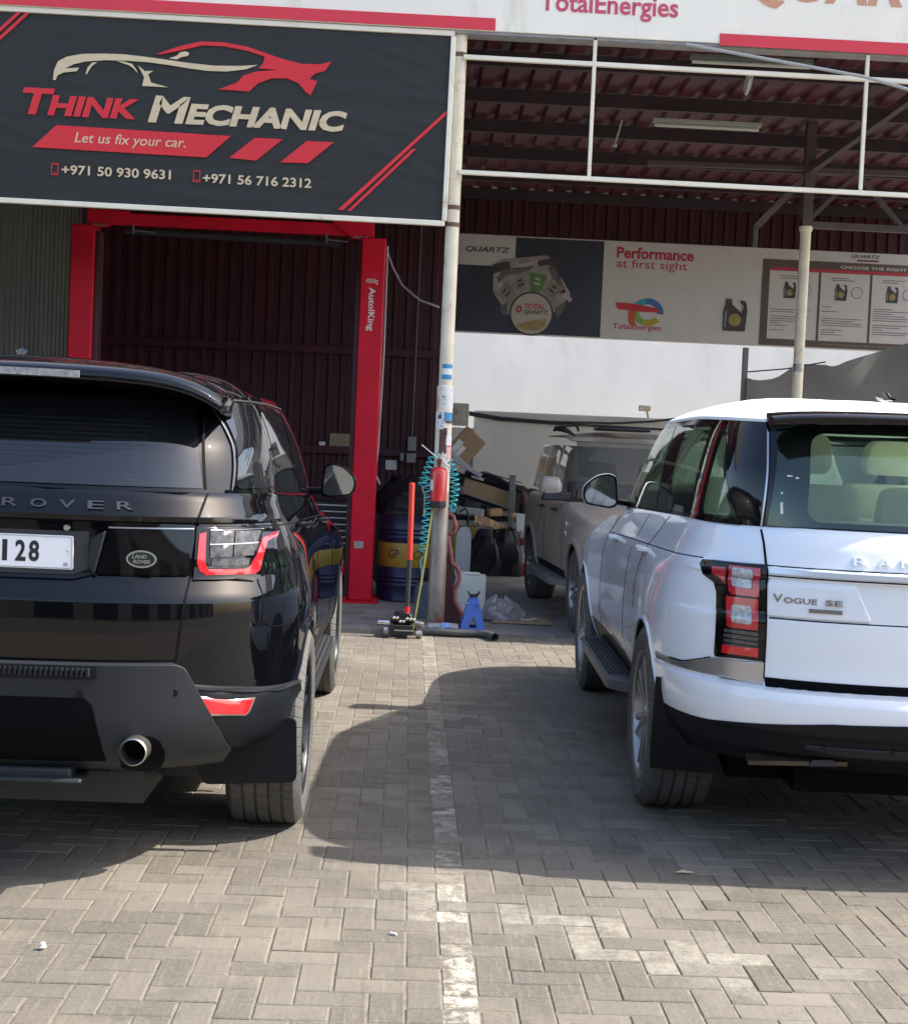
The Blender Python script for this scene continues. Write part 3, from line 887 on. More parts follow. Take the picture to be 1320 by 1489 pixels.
    text("lettering", "+971 50 930 9631", -2.901, 3.568, y + .003, gold, t, w=.877, h=.078, bold=.02, off=off)
    text("lettering", "+971 56 716 2312", -1.766, 3.556, y + .003, gold, t, w=.877, h=.078, bold=.02, off=off)
    for x in (-2.984, -1.845):
        mb = MB(); o_ = rnd_poly([(x, 3.560), (x + .058, 3.560), (x + .058, 3.654), (x, 3.654)], .010)
        i_ = rnd_poly([(x + .006, 3.570), (x + .052, 3.570), (x + .052, 3.645), (x + .006, 3.645)], .006)
        n = len(o_); vs = [(u, yy, v) for yy in (y, y + .003) for u, v in o_ + i_]; fs = []
        for k in range(n):
            k2 = (k + 1) % n
            fs += [(k, k2, n + k2, n + k), (2 * n + k, 3 * n + k, 3 * n + k2, 2 * n + k2), (k, 2 * n + k, 2 * n + k2, k2), (n + k, n + k2, 3 * n + k2, 3 * n + k)]
        mb.add(vs, fs); mb.lathe([(.005, 0), (.005, .003)], 10, (x + .029, y, 3.580), 'y')
        part("phone_symbol", mb, red, t, sharp=None)
banner()

def back_board():
    t = thing("oil_board", "long oil company advertising board on the back wall of the right bay", "sign", (4.5, 19.0, 3.05))
    off = t.location
    y = 19.0
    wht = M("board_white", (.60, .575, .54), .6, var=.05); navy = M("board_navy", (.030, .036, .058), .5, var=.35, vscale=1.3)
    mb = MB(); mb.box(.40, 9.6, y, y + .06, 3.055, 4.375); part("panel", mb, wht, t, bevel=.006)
    y1 = y - .004
    mb = MB(); mb.prism([(.42, 3.075), (2.49, 3.075), (2.49, 4.355), (1.305, 4.355), (1.305, 3.96), (.42, 3.96)], y1, y - .0005); part("navy_field", mb, navy, t, sharp=None)
    g1 = M("print_bronze", (.26, .21, .17), .4, metal=.3, var=.35, vscale=6); g2 = M("print_silver", (.30, .26, .24), .4, metal=.2, var=.35, vscale=5); grn = M("print_green", (.10, .20, .05), .5, var=.3, vscale=12)
    gold = M("print_gold", (.34, .25, .08), .45, var=.25, vscale=6); rd = M("print_red2", (.50, .035, .06), .5); dk = M("print_dark", (.05, .045, .045), .5, var=.2)
    tx = M("print_text", (.09, .08, .08), .6); brown = M("board_brown", (.115, .080, .062), .55, var=.12, vscale=1.5); pan = M("board_panel", (.60, .56, .52), .6, var=.05)
    pan_l = M("print_pale", (.40, .42, .36), .5)
    txr = M("print_text_red", (.22, .07, .06), .6)
    y2 = y1 - .002
    # oil can artwork
    mb = MB(); mb.prism(rnd_poly([(1.02, 3.62), (1.02, 3.98), (1.12, 4.05), (1.75, 4.14), (1.92, 3.86), (2.08, 3.62), (1.78, 3.30), (1.25, 3.30)], .06), y2, y1 - .0003); part("oil_can_print", mb, g2, t, sharp=None)
    for P in ([(1.60, 4.06), (1.84, 4.10), (1.93, 3.83), (1.86, 3.80), (1.77, 4.01), (1.62, 3.98)], [(1.00, 3.98), (1.22, 4.03), (1.25, 3.93), (1.02, 3.86)]):
        mb = MB(); mb.prism(P, y2 - .002, y2 - .0003); part("can_handle_print", mb, dk, t, sharp=None)
    g3 = M("print_highlight", (.42, .36, .31), .4, var=.3, vscale=9); g4 = M("print_shade", (.12, .10, .09), .45, var=.35, vscale=9)
    for P, m_ in (([(1.30, 3.98), (1.62, 4.07), (1.60, 4.03), (1.32, 3.93)], g3), ([(1.06, 3.80), (1.16, 3.92), (1.58, 3.99), (1.50, 3.92), (1.20, 3.84), (1.10, 3.74)], g4), ([(1.08, 3.70), (1.14, 3.76), (1.12, 3.52), (1.06, 3.56)], g3), ([(1.74, 3.98), (1.84, 3.98), (2.0, 3.66), (1.92, 3.62)], g4), ([(1.96, 3.70), (2.10, 3.56), (2.06, 3.52), (1.95, 3.62)], g3), ([(1.86, 3.44), (2.02, 3.54), (1.98, 3.40), (1.90, 3.30)], g4), ([(1.12, 3.42), (1.24, 3.50), (1.22, 3.30), (1.16, 3.32)], g4)):
        mb = MB(); mb.prism(P, y2 - .0022, y2 - .0004); part("can_shading_print", mb, m_, t, sharp=None)
    for a, m_ in ((142, g1), (112, g2), (82, grn), (52, g1)):
        mb = MB(); P = []
        for rr, da in ((.30, 12), (.56, 12.5)):
            for s_ in ((-1, 1) if rr < .4 else (1, -1)):
                an = R(a + s_ * da); P.append((1.55 + rr * math.cos(an), 3.34 + rr * math.sin(an)))
        mb.prism(P, y2 - .004, y2 - .0024); part("label_print", mb, m_, t, sharp=None)
        for q in range(2):
            mb = MB(); ca, sa = math.cos(R(a)), math.sin(R(a)); rr = .40 + .06 * q; hw = .045 - .01 * q
            mb.prism([(1.55 + rr * ca + hw * sa, 3.34 + rr * sa - hw * ca), (1.55 + (rr + .03) * ca + hw * sa, 3.34 + (rr + .03) * sa - hw * ca), (1.55 + (rr + .03) * ca - hw * sa, 3.34 + (rr + .03) * sa + hw * ca), (1.55 + rr * ca - hw * sa, 3.34 + rr * sa + hw * ca)], y2 - .0056, y2 - .0041)
            part("label_mark", mb, dk if m_ is not grn else pan_l, t, sharp=None)
    mb = MB(); mb.lathe([(.295, -.006), (.295, 0)], 40, (1.55, y2 - .002, 3.345), 'y'); part("disc_border", mb, dk, t)
    mb = MB(); mb.lathe([(.272, -.004), (.272, 0)], 40, (1.55, y2 - .0082, 3.345), 'y'); part("disc_print", mb, M("print_disc", (.46, .42, .36), .5, var=.08), t)
    mb = MB(); mb.prism([(1.36, 3.20), (1.75, 3.30), (1.75, 3.20), (1.66, 3.125), (1.46, 3.125), (1.38, 3.16)], y2 - .0145, y2 - .0125); part("disc_gold", mb, gold, t, sharp=None)
    text("lettering", "TOTAL", 1.45, 3.41, y2 - .0125, rd, t, w=.28, h=.07, bold=.03, shear=.1, off=off)
    text("lettering", "QUARTZ", 1.45, 3.335, y2 - .0125, tx, t, w=.33, h=.06, bold=.03, shear=.1, off=off)
    mb = MB(); mb.tube([(1.385 + .03 * math.cos(k * .7), y2 - .014, 3.40 + .04 * math.sin(k * .7)) for k in range(9)], .011, 6, closed=True); part("disc_ring", mb, rd, t)
    text("lettering", "QUARTZ", .63, 4.125, y - .0005, tx, t, w=.60, h=.088, bold=.02, shear=.25, off=off)
    text("lettering", "Performance", 2.665, 4.145, y - .0005, rd, t, w=1.04, h=.155, bold=.03, off=off)
    text("lettering", "at first sight", 2.665, 3.985, y - .0005, rd, t, w=.96, h=.150, off=off)
    text("lettering", "TotalEnergies", 2.655, 3.175, y - .0005, rd, t, w=.655, h=.10, bold=.01, off=off)
    # rounded t-and-e emblem
    cols = [(.55, .03, .05), (.55, .10, .04), (.05, .16, .40), (.04, .35, .42), (.20, .40, .10), (.45, .36, .03)]
    em = [M("emblem_%d" % i, c, .5) for i, c in enumerate(cols)]
    def arc(a0, a1, m_, r0=.105, r1=.185, cx=3.12, cz=3.44):
        P = [(cx + r1 * 1.15 * math.cos(R(a0 + (a1 - a0) * k / 12)), cz + r1 * math.sin(R(a0 + (a1 - a0) * k / 12))) for k in range(13)]
        P += [(cx + r0 * 1.15 * math.cos(R(a1 + (a0 - a1) * k / 12)), cz + r0 * math.sin(R(a1 + (a0 - a1) * k / 12))) for k in range(13)]
        mb = MB(); mb.prism(P, y - .004, y - .0005); part("emblem_print", mb, m_, t, sharp=None)
    arc(100, -8, em[2]); arc(100, 175, em[3]); arc(176, 245, em[4]); arc(246, 320, em[5])
    mb = MB(); mb.prism(rnd_poly([(2.675, 3.555), (2.93, 3.545), (3.25, 3.495), (3.29, 3.44), (3.0, 3.44), (2.93, 3.45), (2.71, 3.46)], .03), y - .006, y - .0042); part("emblem_print", mb, em[0], t, sharp=None)
    mb = MB(); mb.prism(rnd_poly([(2.86, 3.455), (2.97, 3.448), (2.945, 3.30), (2.99, 3.255), (2.90, 3.25), (2.86, 3.30)], .025), y - .006, y - .0042); part("emblem_print", mb, em[1], t, sharp=None)
    def bottle(x, z, s_):
        mb = MB(); mb.prism(rnd_poly([(x, z), (x + .30 * s_, z), (x + .32 * s_, z + .28 * s_), (x + .30 * s_, z + .40 * s_), (x + .22 * s_, z + .42 * s_), (x + .23 * s_, z + .37 * s_), (x + .27 * s_, z + .35 * s_), (x + .25 * s_, z + .24 * s_), (x + .11 * s_, z + .36 * s_), (x + .11 * s_, z + .43 * s_), (x + .03 * s_, z + .43 * s_), (x + .02 * s_, z + .34 * s_), (x, z + .26 * s_)], .012), y - .012, y - .0085)
        part("bottle_print", mb, dk, t, sharp=None)
        mb = MB(); mb.lathe([(.085 * s_, -.002), (.085 * s_, 0)], 20, (x + .155 * s_, y - .0125, z + .15 * s_), 'y'); part("bottle_label", mb, gold, t)
        mb = MB(); mb.box(x + .035 * s_, x + .105 * s_, y - .0145, y - .0122, z + .385 * s_, z + .425 * s_); part("bottle_cap_print", mb, brown, t, sharp=None)
        mb = MB(); mb.prism([(x + .015 * s_, z + .05 * s_), (x + .035 * s_, z + .05 * s_), (x + .045 * s_, z + .28 * s_), (x + .02 * s_, z + .25 * s_)], y - .0145, y - .0122); part("bottle_shine", mb, g2, t, sharp=None)
    bottle(4.145, 3.24, 1.0)
    # brown price chart with white columns
    mb = MB(); mb.prism([(4.645, 3.075), (9.5, 3.075), (9.5, 4.23), (4.645, 4.23)], y - .004, y - .0005); part("brown_field", mb, brown, t, sharp=None)
    mb = MB(); mb.prism([(4.75, 4.085), (9.5, 4.085), (9.5, 4.125), (4.75, 4.125)], y - .0062, y - .0045); part("red_line", mb, rd, t, sharp=None)
    text("lettering", "QUARTZ", 5.84, 4.295, y - .0005, tx, t, w=.40, h=.05, bold=.03, shear=.25, off=off)
    mb = MB(); mb.box(5.92, 6.22, y - .003, y - .0005, 4.252, 4.278); part("small_bar", mb, txr, t, sharp=None)
    text("lettering", "CHOOSE THE RIGHT OIL PACKAGE", 5.70, 4.145, y - .0045, pan, t, w=1.55, h=.042, bold=.02, off=off)
    rng = random.Random(5)
    for k in range(6):
        x0 = 4.745 + k * .70; x1 = x0 + .665
        mb = MB(); mb.box(x0, x1, y - .008, y - .0045, 3.165, 4.08); part("chart_column", mb, pan, t, sharp=None)
        bottle(x0 + .20, 3.715, .52)
        mb = MB(); mb.tube([(x0 + .50 + .075 * math.cos(a * .5), y - .0085, 3.83 + .075 * math.sin(a * .5)) for a in range(13)], .004, 5); part("ring_print", mb, tx, t)
        mb = MB()
        for j, z in enumerate((4.01, 3.98)): mb.box(x0 + .14, x0 + .14 + rng.uniform(.22, .38), y - .0095, y - .0082, z, z + .009)
        z = 3.62
        while z > 3.24:
            if rng.random() < .78:
                mb.box(x0 + .03, x0 + .03 + rng.uniform(.12, .58), y - .0095, y - .0082, z, z + .0085)
            z -= .031
        part("small_print", mb, tx, t, sharp=None)
    mb = MB(); x = 5.50
    while x < 6.5:
        w_ = rng.uniform(.03, .09); mb.box(x, x + w_, y - .007, y - .0045, 3.105, 3.128); x += w_ + .02
    part("small_print", mb, M("print_faint", (.20, .15, .11), .6), t, sharp=None)
back_board()
# ------------------------------------------------------------------ cars
pb = M("black_car_paint", (.002, .0022, .0035), .022, spec=.45, rvar=.012, vscale=3)
pw = M("white_car_paint", (.85, .875, .90), .20, coat=.8, spec=.4, var=.015, vscale=2)
pwr = M("white_roof_paint", (.82, .83, .835), .55, spec=.15, var=.03, vscale=4)
pd = M("dusty_taupe_paint", (.36, .305, .255), .34, var=.18, vscale=3, stain=(.40, .345, .28), stain_scale=4, stain_lo=.45, stain_hi=.75)
gloss_black = M("gloss_black", (.003, .003, .004), .05, spec=.45)
seam_m = M("panel_gap", (.003, .003, .004), .7, spec=.08)
trim_grey = M("bumper_grey_plastic", (.020, .0225, .026), .45, spec=.3, var=.12, vscale=4, bump=.08, bscale=500)
trim_dark = M("bumper_dark_plastic", (.006, .0075, .010), .48, spec=.25, var=.15, vscale=4, bump=.08, bscale=500)
lens_red = M("lens_red", (.62, .012, .018), .10, coat=1, var=.2, vscale=30, emit=(.5, .01, .015, .02))  # weak emission brightens the red; the reflectors share it
lens_red_d = M("lens_dark_red", (.50, .016, .024), .10, coat=1, var=.25, vscale=25)
lens_clear = M("lens_clear", (.42, .42, .42), .2, metal=.2, coat=.5, var=.4, vscale=60)
lens_grey = M("lens_grey", (.055, .055, .06), .25, spec=.3, var=.7, vscale=45)
lens_smoke = M("lens_smoke", (.06, .06, .063), .12, coat=1, var=.4, vscale=35)
silver = M("satin_silver", (.52, .53, .55), .28, metal=.9)
alloy = M("alloy_wheel", (.34, .34, .35), .30, metal=.85, var=.08)
alloy_dark = M("alloy_dark", (.045, .045, .048), .28, metal=.6)
tread = M("tyre_tread", (.085, .082, .076), .78, var=.25, vscale=12)
def add_sipes(m):
    nt = m.node_tree; L = nt.links.new; b = nt.nodes["Principled BSDF"]
    tc = nt.nodes.new("ShaderNodeTexCoord"); sp = nt.nodes.new("ShaderNodeSeparateXYZ"); L(tc.outputs["Object"], sp.inputs[0])
    def mt(op, a, v):
        n = nt.nodes.new("ShaderNodeMath"); n.operation = op; L(a, n.inputs[0])
        if isinstance(v, (int, float)): n.inputs[1].default_value = v
        elif v is not None: L(v, n.inputs[1])
        return n.outputs[0]
    an = mt('ARCTAN2', sp.outputs[1], sp.outputs[2])
    w = mt('SINE', mt('ADD', mt('MULTIPLY', an, 64.0), mt('MULTIPLY', sp.outputs[0], 26.0)), None)
    g = nt.nodes.new("ShaderNodeMapRange"); g.inputs["From Min"].default_value = .86; g.inputs["From Max"].default_value = .97
    g.inputs["To Min"].default_value = 1; g.inputs["To Max"].default_value = 0; L(w, g.inputs["Value"])
    bp = nt.nodes.new("ShaderNodeBump"); bp.inputs["Strength"].default_value = .9; bp.inputs["Distance"].default_value = .006
    L(g.outputs[0], bp.inputs["Height"]); L(bp.outputs[0], b.inputs["Normal"])
add_sipes(tread)
cream_l = M("cream_leather", (.76, .73, .64), .55, var=.06)
glass_white = glass("clear_car_glass", (.80, .90, .83), opacity=.04, dark=(.10, .12, .11))
glass_black = glass("privacy_glass", (.03, .035, .04), opacity=.55, dark=(.012, .014, .018), ior=1.75)
glass_dusty = glass("dusty_glass", (.72, .74, .72), opacity=.22, dark=(.30, .28, .26), rough=.05)
mirror_m = M("mirror_glass", (.70, .74, .74), .03, metal=1.0)

def full_ring(half):
    """mirror a half outline (rear centre -> front centre) into a closed ring"""
    return half + [(-x, y, z) for x, y, z in reversed(half[1:-1])]

def strip_cap(mb, half, crown=0.0, n=6, zfix=None):
    """cap across mirrored points of a half outline"""
    rows = []
    for x, y, z in half:
        rows.append([(x * (1 - 2 * k / n), y, (zfix if zfix is not None else z) + crown * (1 - (1 - 2 * k / n) ** 2)) for k in range(n + 1)])
    w = n + 1; vs = [p for r in rows for p in r]; fs = []
    for i in range(len(rows) - 1):
        for k in range(n):
            fs.append((i * w + k, i * w + k + 1, (i + 1) * w + k + 1, (i + 1) * w + k))
    mb.add(vs, fs)

class Car:
    def __init__(s, root, low, gh, c):
        s.root, s.low, s.gh, s.c = root, low, gh, c
    # surface maps -> Vector
    def rl(s, x, z): return Vector((x, s.low.rear(x, z), z))
    def rg(s, x, z): return Vector((x, s.gh.rear(x, z), z))
    def fg(s, x, z): return Vector((x, s.gh.front(x, z, 1.8), z))
    def sl(s, y, z, sg=1): return Vector((sg * s.low.side(y, z), y, z))
    def sg_(s, y, z, sg=1): return Vector((sg * s.gh.side(y, z), y, z))
    def P(s, name, mb, mat, parent=None, **k): return mb.build(name, mat, parent or s.root, **k)
    def rear_patch(s, name, poly, mat, t0=-.004, t1=.004, parent=None, surf=None, **k):
        mb = MB()
        kk = {a: k.pop(a) for a in list(k) if a in ('db', 'da')}
        one = k.pop('one', False)
        for p in (poly if isinstance(poly[0][0], (tuple, list)) else [poly]):
            if not one and mb.v:
                s.P(name, mb, mat, parent, **k); mb = MB()
            patch(mb, p, surf or s.rl, t0, t1, 1, **kk)
        return s.P(name, mb, mat, parent, **k)
    def side_patch(s, name, poly, mat, sg, t0=-.004, t1=.004, parent=None, gh=True, **k):
        mb = MB(); f = (s.sg_ if gh else s.sl)
        kk = {a: k.pop(a) for a in list(k) if a in ('db', 'da')}
        for p in (poly if isinstance(poly[0][0], (tuple, list)) else [poly]):
            patch(mb, p, lambda y, z: f(y, z, sg), t0, t1, sg, **kk)
        return s.P(name, mb, mat, parent, **k)
    def seam(s, mb, pts, surf, w=.005, t=.0016, n=14, flip=1):
        out = []; nr = []
        for (a0, b0), (a1, b1) in zip(pts, pts[1:]):
            for k in range(n):
                out.append((a0 + (a1 - a0) * k / n, b0 + (b1 - b0) * k / n))
        out.append(pts[-1]); P = []
        for a, b in out:
            e = .004; p = surf(a, b)
            nn = (surf(a + e, b) - surf(a - e, b)).cross(surf(a, b + e) - surf(a, b - e)).normalized() * flip
            P.append(p); nr.append(nn)
        ribbon(mb, P, nr, w, t)

    def body(s, levels, mats, pick, hood_y, cap_mat, arch_r=.425, arch_y=(0, 2.92), arch_z=.375, well=.50, crown=.0):
        rings = [s.low.ring(l, nside=52) for l in levels]
        mb = MB()
        for i in range(len(rings) - 1):
            mb.mi = pick((levels[i] + levels[i + 1]) / 2)
            mb.loft([full_ring(rings[i]), full_ring(rings[i + 1])])
        mb.mi = 1
        strip_cap(mb, rings[0])
        nb = len(mb.f); mb.mi = 0; strip_cap(mb, rings[-1], crown)
        me_ym = [sum(mb.v[i][1] for i in f) / len(f) for f in mb.f[nb:]]
        for k, ym in enumerate(me_ym): mb.m[nb + k] = 0 if ym > hood_y else cap_mat
        o = s.P("body", mb, mats, sharp=None, weld=.0004)
        cut = MB()
        for sg in (-1, 1):
            for ay in arch_y:
                prof = [(arch_r, sg * well), (arch_r, sg * 1.3)]
                cut.lathe(prof, 48, (0, ay, arch_z), 'x')
        me = cut.mesh("c", None); cutter = link_mesh("cutter", me, [gloss_black], s.root)
        o.data.materials.append(black_pl)
        for p in me.polygons: p.material_index = len(o.data.materials) - 1
        m = o.modifiers.new("cut", 'BOOLEAN'); m.operation = 'DIFFERENCE'; m.object = cutter; m.solver = 'EXACT'; m.material_mode = 'INDEX'
        apply_mods(o); bpy.data.objects.remove(cutter)
        o.data.shade_smooth(); o.data.set_sharp_from_angle(angle=R(24))
        s.body_o = o
        return o

    def greenhouse(s, mat, s_top=1.0, openings=None, thick=.04, name="pillars"):
        ls = [i / 14 * s_top for i in range(15)]
        outer = [full_ring(s.gh.ring(l, nside=30)) for l in ls]
        mb = MB()
        if openings is None:
            mb.loft(outer); strip_cap(mb, s.gh.ring(ls[-1], nside=30)); strip_cap(mb, s.gh.ring(0, nside=30))
            return s.P(name, mb, mat, sharp=30, weld=.0004)
        inner = [full_ring(s.gh.ring(l, off=-thick, nside=30)) for l in ls]
        mb.loft(outer); mb.loft(inner)
        for a, b in ((outer[0], inner[0]), (outer[-1], inner[-1])): mb.loft([a, b])
        o = s.P(name, mb, mat, sharp=None, weld=.0003)
        cut = MB()
        for plane, poly, a, b in openings: cut.prism(poly, a, b, plane)
        boolean(o, cut)
        o.data.shade_smooth(); o.data.set_sharp_from_angle(angle=R(30))
        return o

    def roof(s, mat, crown=.115, yc=.30, s0=1.0, name="roof", lip=.0, pw=2.2):
        base = s.gh.ring(s0, off=lip, nside=30)
        rings = [[(x, y, z - .012) for x, y, z in base], base]
        for k in (.994, .985, .973, .96, .942, .92, .892, .86, .78, .68, .56, .42, .28, .14):
            rings.append([(x * k, yc + (y - yc) * k, z + crown * (1 - k ** pw)) for x, y, z in base])
        mb = MB(); mb.loft([full_ring(r) for r in rings]); strip_cap(mb, rings[-1], .002, 2); strip_cap(mb, rings[0])
        return s.P(name, mb, mat, sharp=40, weld=.0004)

    def wheel(s, sg, y, xo, r=.39, w=.275, rim=.275, style=0, steer=0.0, rm=None, tm=None):
        """wheel > tyre, rim; built in its own frame with the outer face towards +x"""
        key = "wheel_%s_%s" % (s.c, style)
        hub = bpy.data.objects.new("wheel", Car.cache[key][0]) if key in Car.cache else None
        if hub is None:
            mb = MB(); mb.lathe([(.02, -w + .03), (rim - .01, -w + .03), (rim - .012, -.07), (rim - .03, -.065), (.17, -.10), (.17, -.115), (.05, -.115)], 36, axis='x')
            h = mb.mesh("wheel", 30); h.materials.append(alloy_dark)
            hw = w
            prof = [(rim, -hw + .01), (rim + .012, -hw), (r - .045, -hw - .004), (r - .014, -hw + .012)]
            x = -hw + .022; gw = .011; nb = 5; bw = (hw - .044 - (nb - 1) * gw) / nb
            for k in range(nb):
                prof += [(r - .001 - .003 * abs(k - 2) / 2, x), (r - .001 - .003 * abs(k - 2) / 2, x + bw)]
                x += bw
                if k < nb - 1: prof += [(r - .011, x + .001), (r - .011, x + gw - .001)]; x += gw
            prof += [(r - .014, -.012), (r - .045, .004), (rim + .016, 0), (rim, -.010)]
            mb = MB(); mb.lathe(prof, 64, axis='x', cap=False)
            # sipes across the tread blocks
            ty = mb.mesh("tyre", 28); ty.materials.append(tm or tread)
            mb = MB(); mb.lathe([(rim - .016, -.10), (rim + .004, -.012), (rim + .002, -.004), (rim - .012, -.010), (rim - .022, -.030), (rim - .025, -.10)], 48, axis='x', cap=False)
            mb.lathe([(.002, -.022), (.032, -.022), (.036, -.028), (.07, -.034), (.075, -.05), (.05, -.075), (.002, -.075)], 24, axis='x', cap=False)
            ns = {0: 5, 1: 7, 2: 5}[style]
            for k in range(ns):
                a0 = 2 * math.pi * k / ns + .3
                for d in ((-1, 1) if style != 1 else (-1, 1)):
                    sp = .20 if style != 1 else .14
                    A0 = a0 + d * .10; A1 = a0 + d * sp
                    rings = []
                    for f in (0, .3, .65, 1):
                        rr = .055 + (rim - .02 - .055) * f; a = A0 + (A1 - A0) * f
                        c_, s_ = math.cos(a), math.sin(a); hw2 = .017 - .004 * f; tx = -.030 + .012 * f
                        for q in ():
                            pass
                        rings.append([(xx, rr * c_ - e * s_, rr * s_ + e * c_) for xx, e in ((tx - .03, -hw2), (tx - .004, -hw2), (tx, -hw2 * .6), (tx, hw2 * .6), (tx - .004, hw2), (tx - .03, hw2))])
                    mb.loft(rings, cap0=True, cap1=True)
            rmsh = mb.mesh("rim", 35); rmsh.materials.append(rm or alloy)
            Car.cache[key] = (h, ty, rmsh)
            hub = bpy.data.objects.new("wheel", h)
        h, ty, rmsh = Car.cache[key]
        COL.objects.link(hub); hub.parent = s.root
        hub.location = (sg * xo, y, r - .004)
        hub.rotation_euler = (random.random() * 6, 0, steer) if sg > 0 else (random.random() * 6, 0, math.pi + steer)
        for nm, me in (("tyre", ty), ("rim", rmsh)):
            o = bpy.data.objects.new(nm, me); COL.objects.link(o); o.parent = hub

    def mirror(s, sg, x0, x1, y, z0, z1, mat_cap, base, arm_z=None, flip_shape=True):
        """door mirror: housing > glass, arm; outer end rounder and lower"""
        w = x1 - x0; h = z1 - z0
        face = rnd_poly([(0, .10 * h), (.08 * w, .92 * h), (.28 * w, h), (.62 * w, .93 * h), (.97 * w, .62 * h), (w, .36 * h), (.90 * w, .10 * h), (.2 * w, 0)], .03, 4)
        face = [(sg * (x0 + a), z0 + b) for a, b in face]
        cx = sum(p[0] for p in face) / len(face); cz = sum(p[1] for p in face) / len(face)
        mb = MB(); rings = []
        for k, dy in ((.90, -.004), (.97, -.010), (1.0, 0.0), (1.0, .03), (.94, .075), (.78, .115), (.45, .14)):
            rings.append([(cx + (a - cx) * k, y + dy, cz + (b - cz) * k) for a, b in face])
        mb.loft(rings, cap0=True, cap1=True)
        hs = s.P("door_mirror", mb, mat_cap, sharp=50)
        def sc(k): return [(cx + (a - cx) * k, cz + (b - cz) * k) for a, b in face]
        o_, i_ = sc(.985), sc(.87); n = len(o_); vs = [(u, yy, v) for yy in (y - .016, y - .002) for u, v in o_ + i_]; fs = []
        for k in range(n):
            k2 = (k + 1) % n
            fs += [(k, k2, n + k2, n + k), (2 * n + k, 3 * n + k, 3 * n + k2, 2 * n + k2), (k, 2 * n + k, 2 * n + k2, k2), (n + k, n + k2, 3 * n + k2, 3 * n + k)]
        mb = MB(); mb.add(vs, fs); s.P("mirror_bezel", mb, gloss_black, hs, sharp=40)
        mb = MB(); mb.prism(sc(.868), y - .0135, y - .011)
        s.P("mirror_glass", mb, mirror_m, hs, sharp=None)
        mb = MB(); az = arm_z or (z0 + .03)
        mb.bar((sg * base, y + .10, az), (sg * (x0 + .06), y + .06, az + .015), .07, .035)
        s.P("mirror_arm", mb, gloss_black, hs, bevel=.008)

    def handle(s, sg, y, z, mat, L=.19):
        x = s.low.side(y, z)
        mb = MB(); n = 10; rings = []
        for k in range(n + 1):
            f = k / n; yy = y - L / 2 + L * f; o = .006 + .034 * min(1, 4 * f * (1 - f) * 1.6); hh = .013 if 0 < k < n else .009
            xx = s.low.side(yy, z)
            rings.append([(sg * (xx + o), yy, z - hh), (sg * (xx + o + .012), yy, z - hh * .5), (sg * (xx + o + .012), yy, z + hh * .5), (sg * (xx + o), yy, z + hh), (sg * (xx - .01), yy, z + hh * .8), (sg * (xx - .01), yy, z - hh * .8)])
        mb.loft(rings, cap0=True, cap1=True)
        s.P("door_handle", mb, mat, sharp=50)

    def letters(s, txt, xs, z, h, w, mat, surf=None, bold=.0, ext=.004, dy=.001, name="lettering", tilt=True):
        surf = surf or s.rl
        for ch, x in zip(txt, xs):
            p = surf(x + w / 2, z + h / 2)
            o = text(name, ch, 0, 0, 0, mat, s.root, w=w if ch != 'I' else w * .3, h=h, ext=ext, bold=bold)
            a = (surf(x + w, z + h / 2) - surf(x, z + h / 2)); b = (surf(x + w / 2, z + h) - surf(x + w / 2, z))
            o.location = surf(x, z) - Vector((0, dy, 0))
            o.rotation_euler = (math.atan2(-b.y, b.z) if tilt else 0, 0, math.atan2(a.y, a.x))

    def seats(s, mat, z0, rear_y=.35, front_y=1.25):
        def cushion(x0, x1, y, z0_, z1, lean=.18, th=.13):
            mb = MB(); rings = []; pr = rnd_poly([(x0, z0_), (x1, z0_), (x1 - .02, z1), (x0 + .02, z1)], .06, 4)
            for dy, k in ((-.5, .93), (-.42, 1), (.42, 1), (.5, .93)):
                cx = (x0 + x1) / 2; cz = (z0_ + z1) / 2
                rings.append([(cx + (a - cx) * k, y + dy * th - (b - z0_) * lean, cz + (b - cz) * k) for a, b in pr])
            mb.loft(rings, cap0=True, cap1=True); return mb
        for nm, y, spec in (("rear_seat", rear_y, ((-.60, -.04), (.04, .60))), ("front_seat", front_y, ((-.62, -.12), (.12, .62)))):
            for a, b in spec:
                st = s.P(nm, cushion(a, b, y, z0, z0 + .19), mat, sharp=45)
                c_ = (a + b) / 2
                s.P("headrest", cushion(c_ - .14, c_ + .14, y - .03, z0 + .235, z0 + .41, .12, .11), mat, st, sharp=45)
Car.cache = {}

def arch_lip(car, sg, ay, r=.43, z=.375, mat=None, a0=-12, a1=192, w=.02):
    mb = MB(); P = []; N = []
    for k in range(37):
        a = R(a0 + (a1 - a0) * k / 36); y = ay + r * math.cos(a); zz = z + r * math.sin(a)
        x = car.low.side(y, zz); P.append((sg * (x + .001), y, zz)); N.append((sg, 0, 0))
    ribbon(mb, P, N, w, .005)
    car.P("arch_trim", mb, mat, sharp=40)

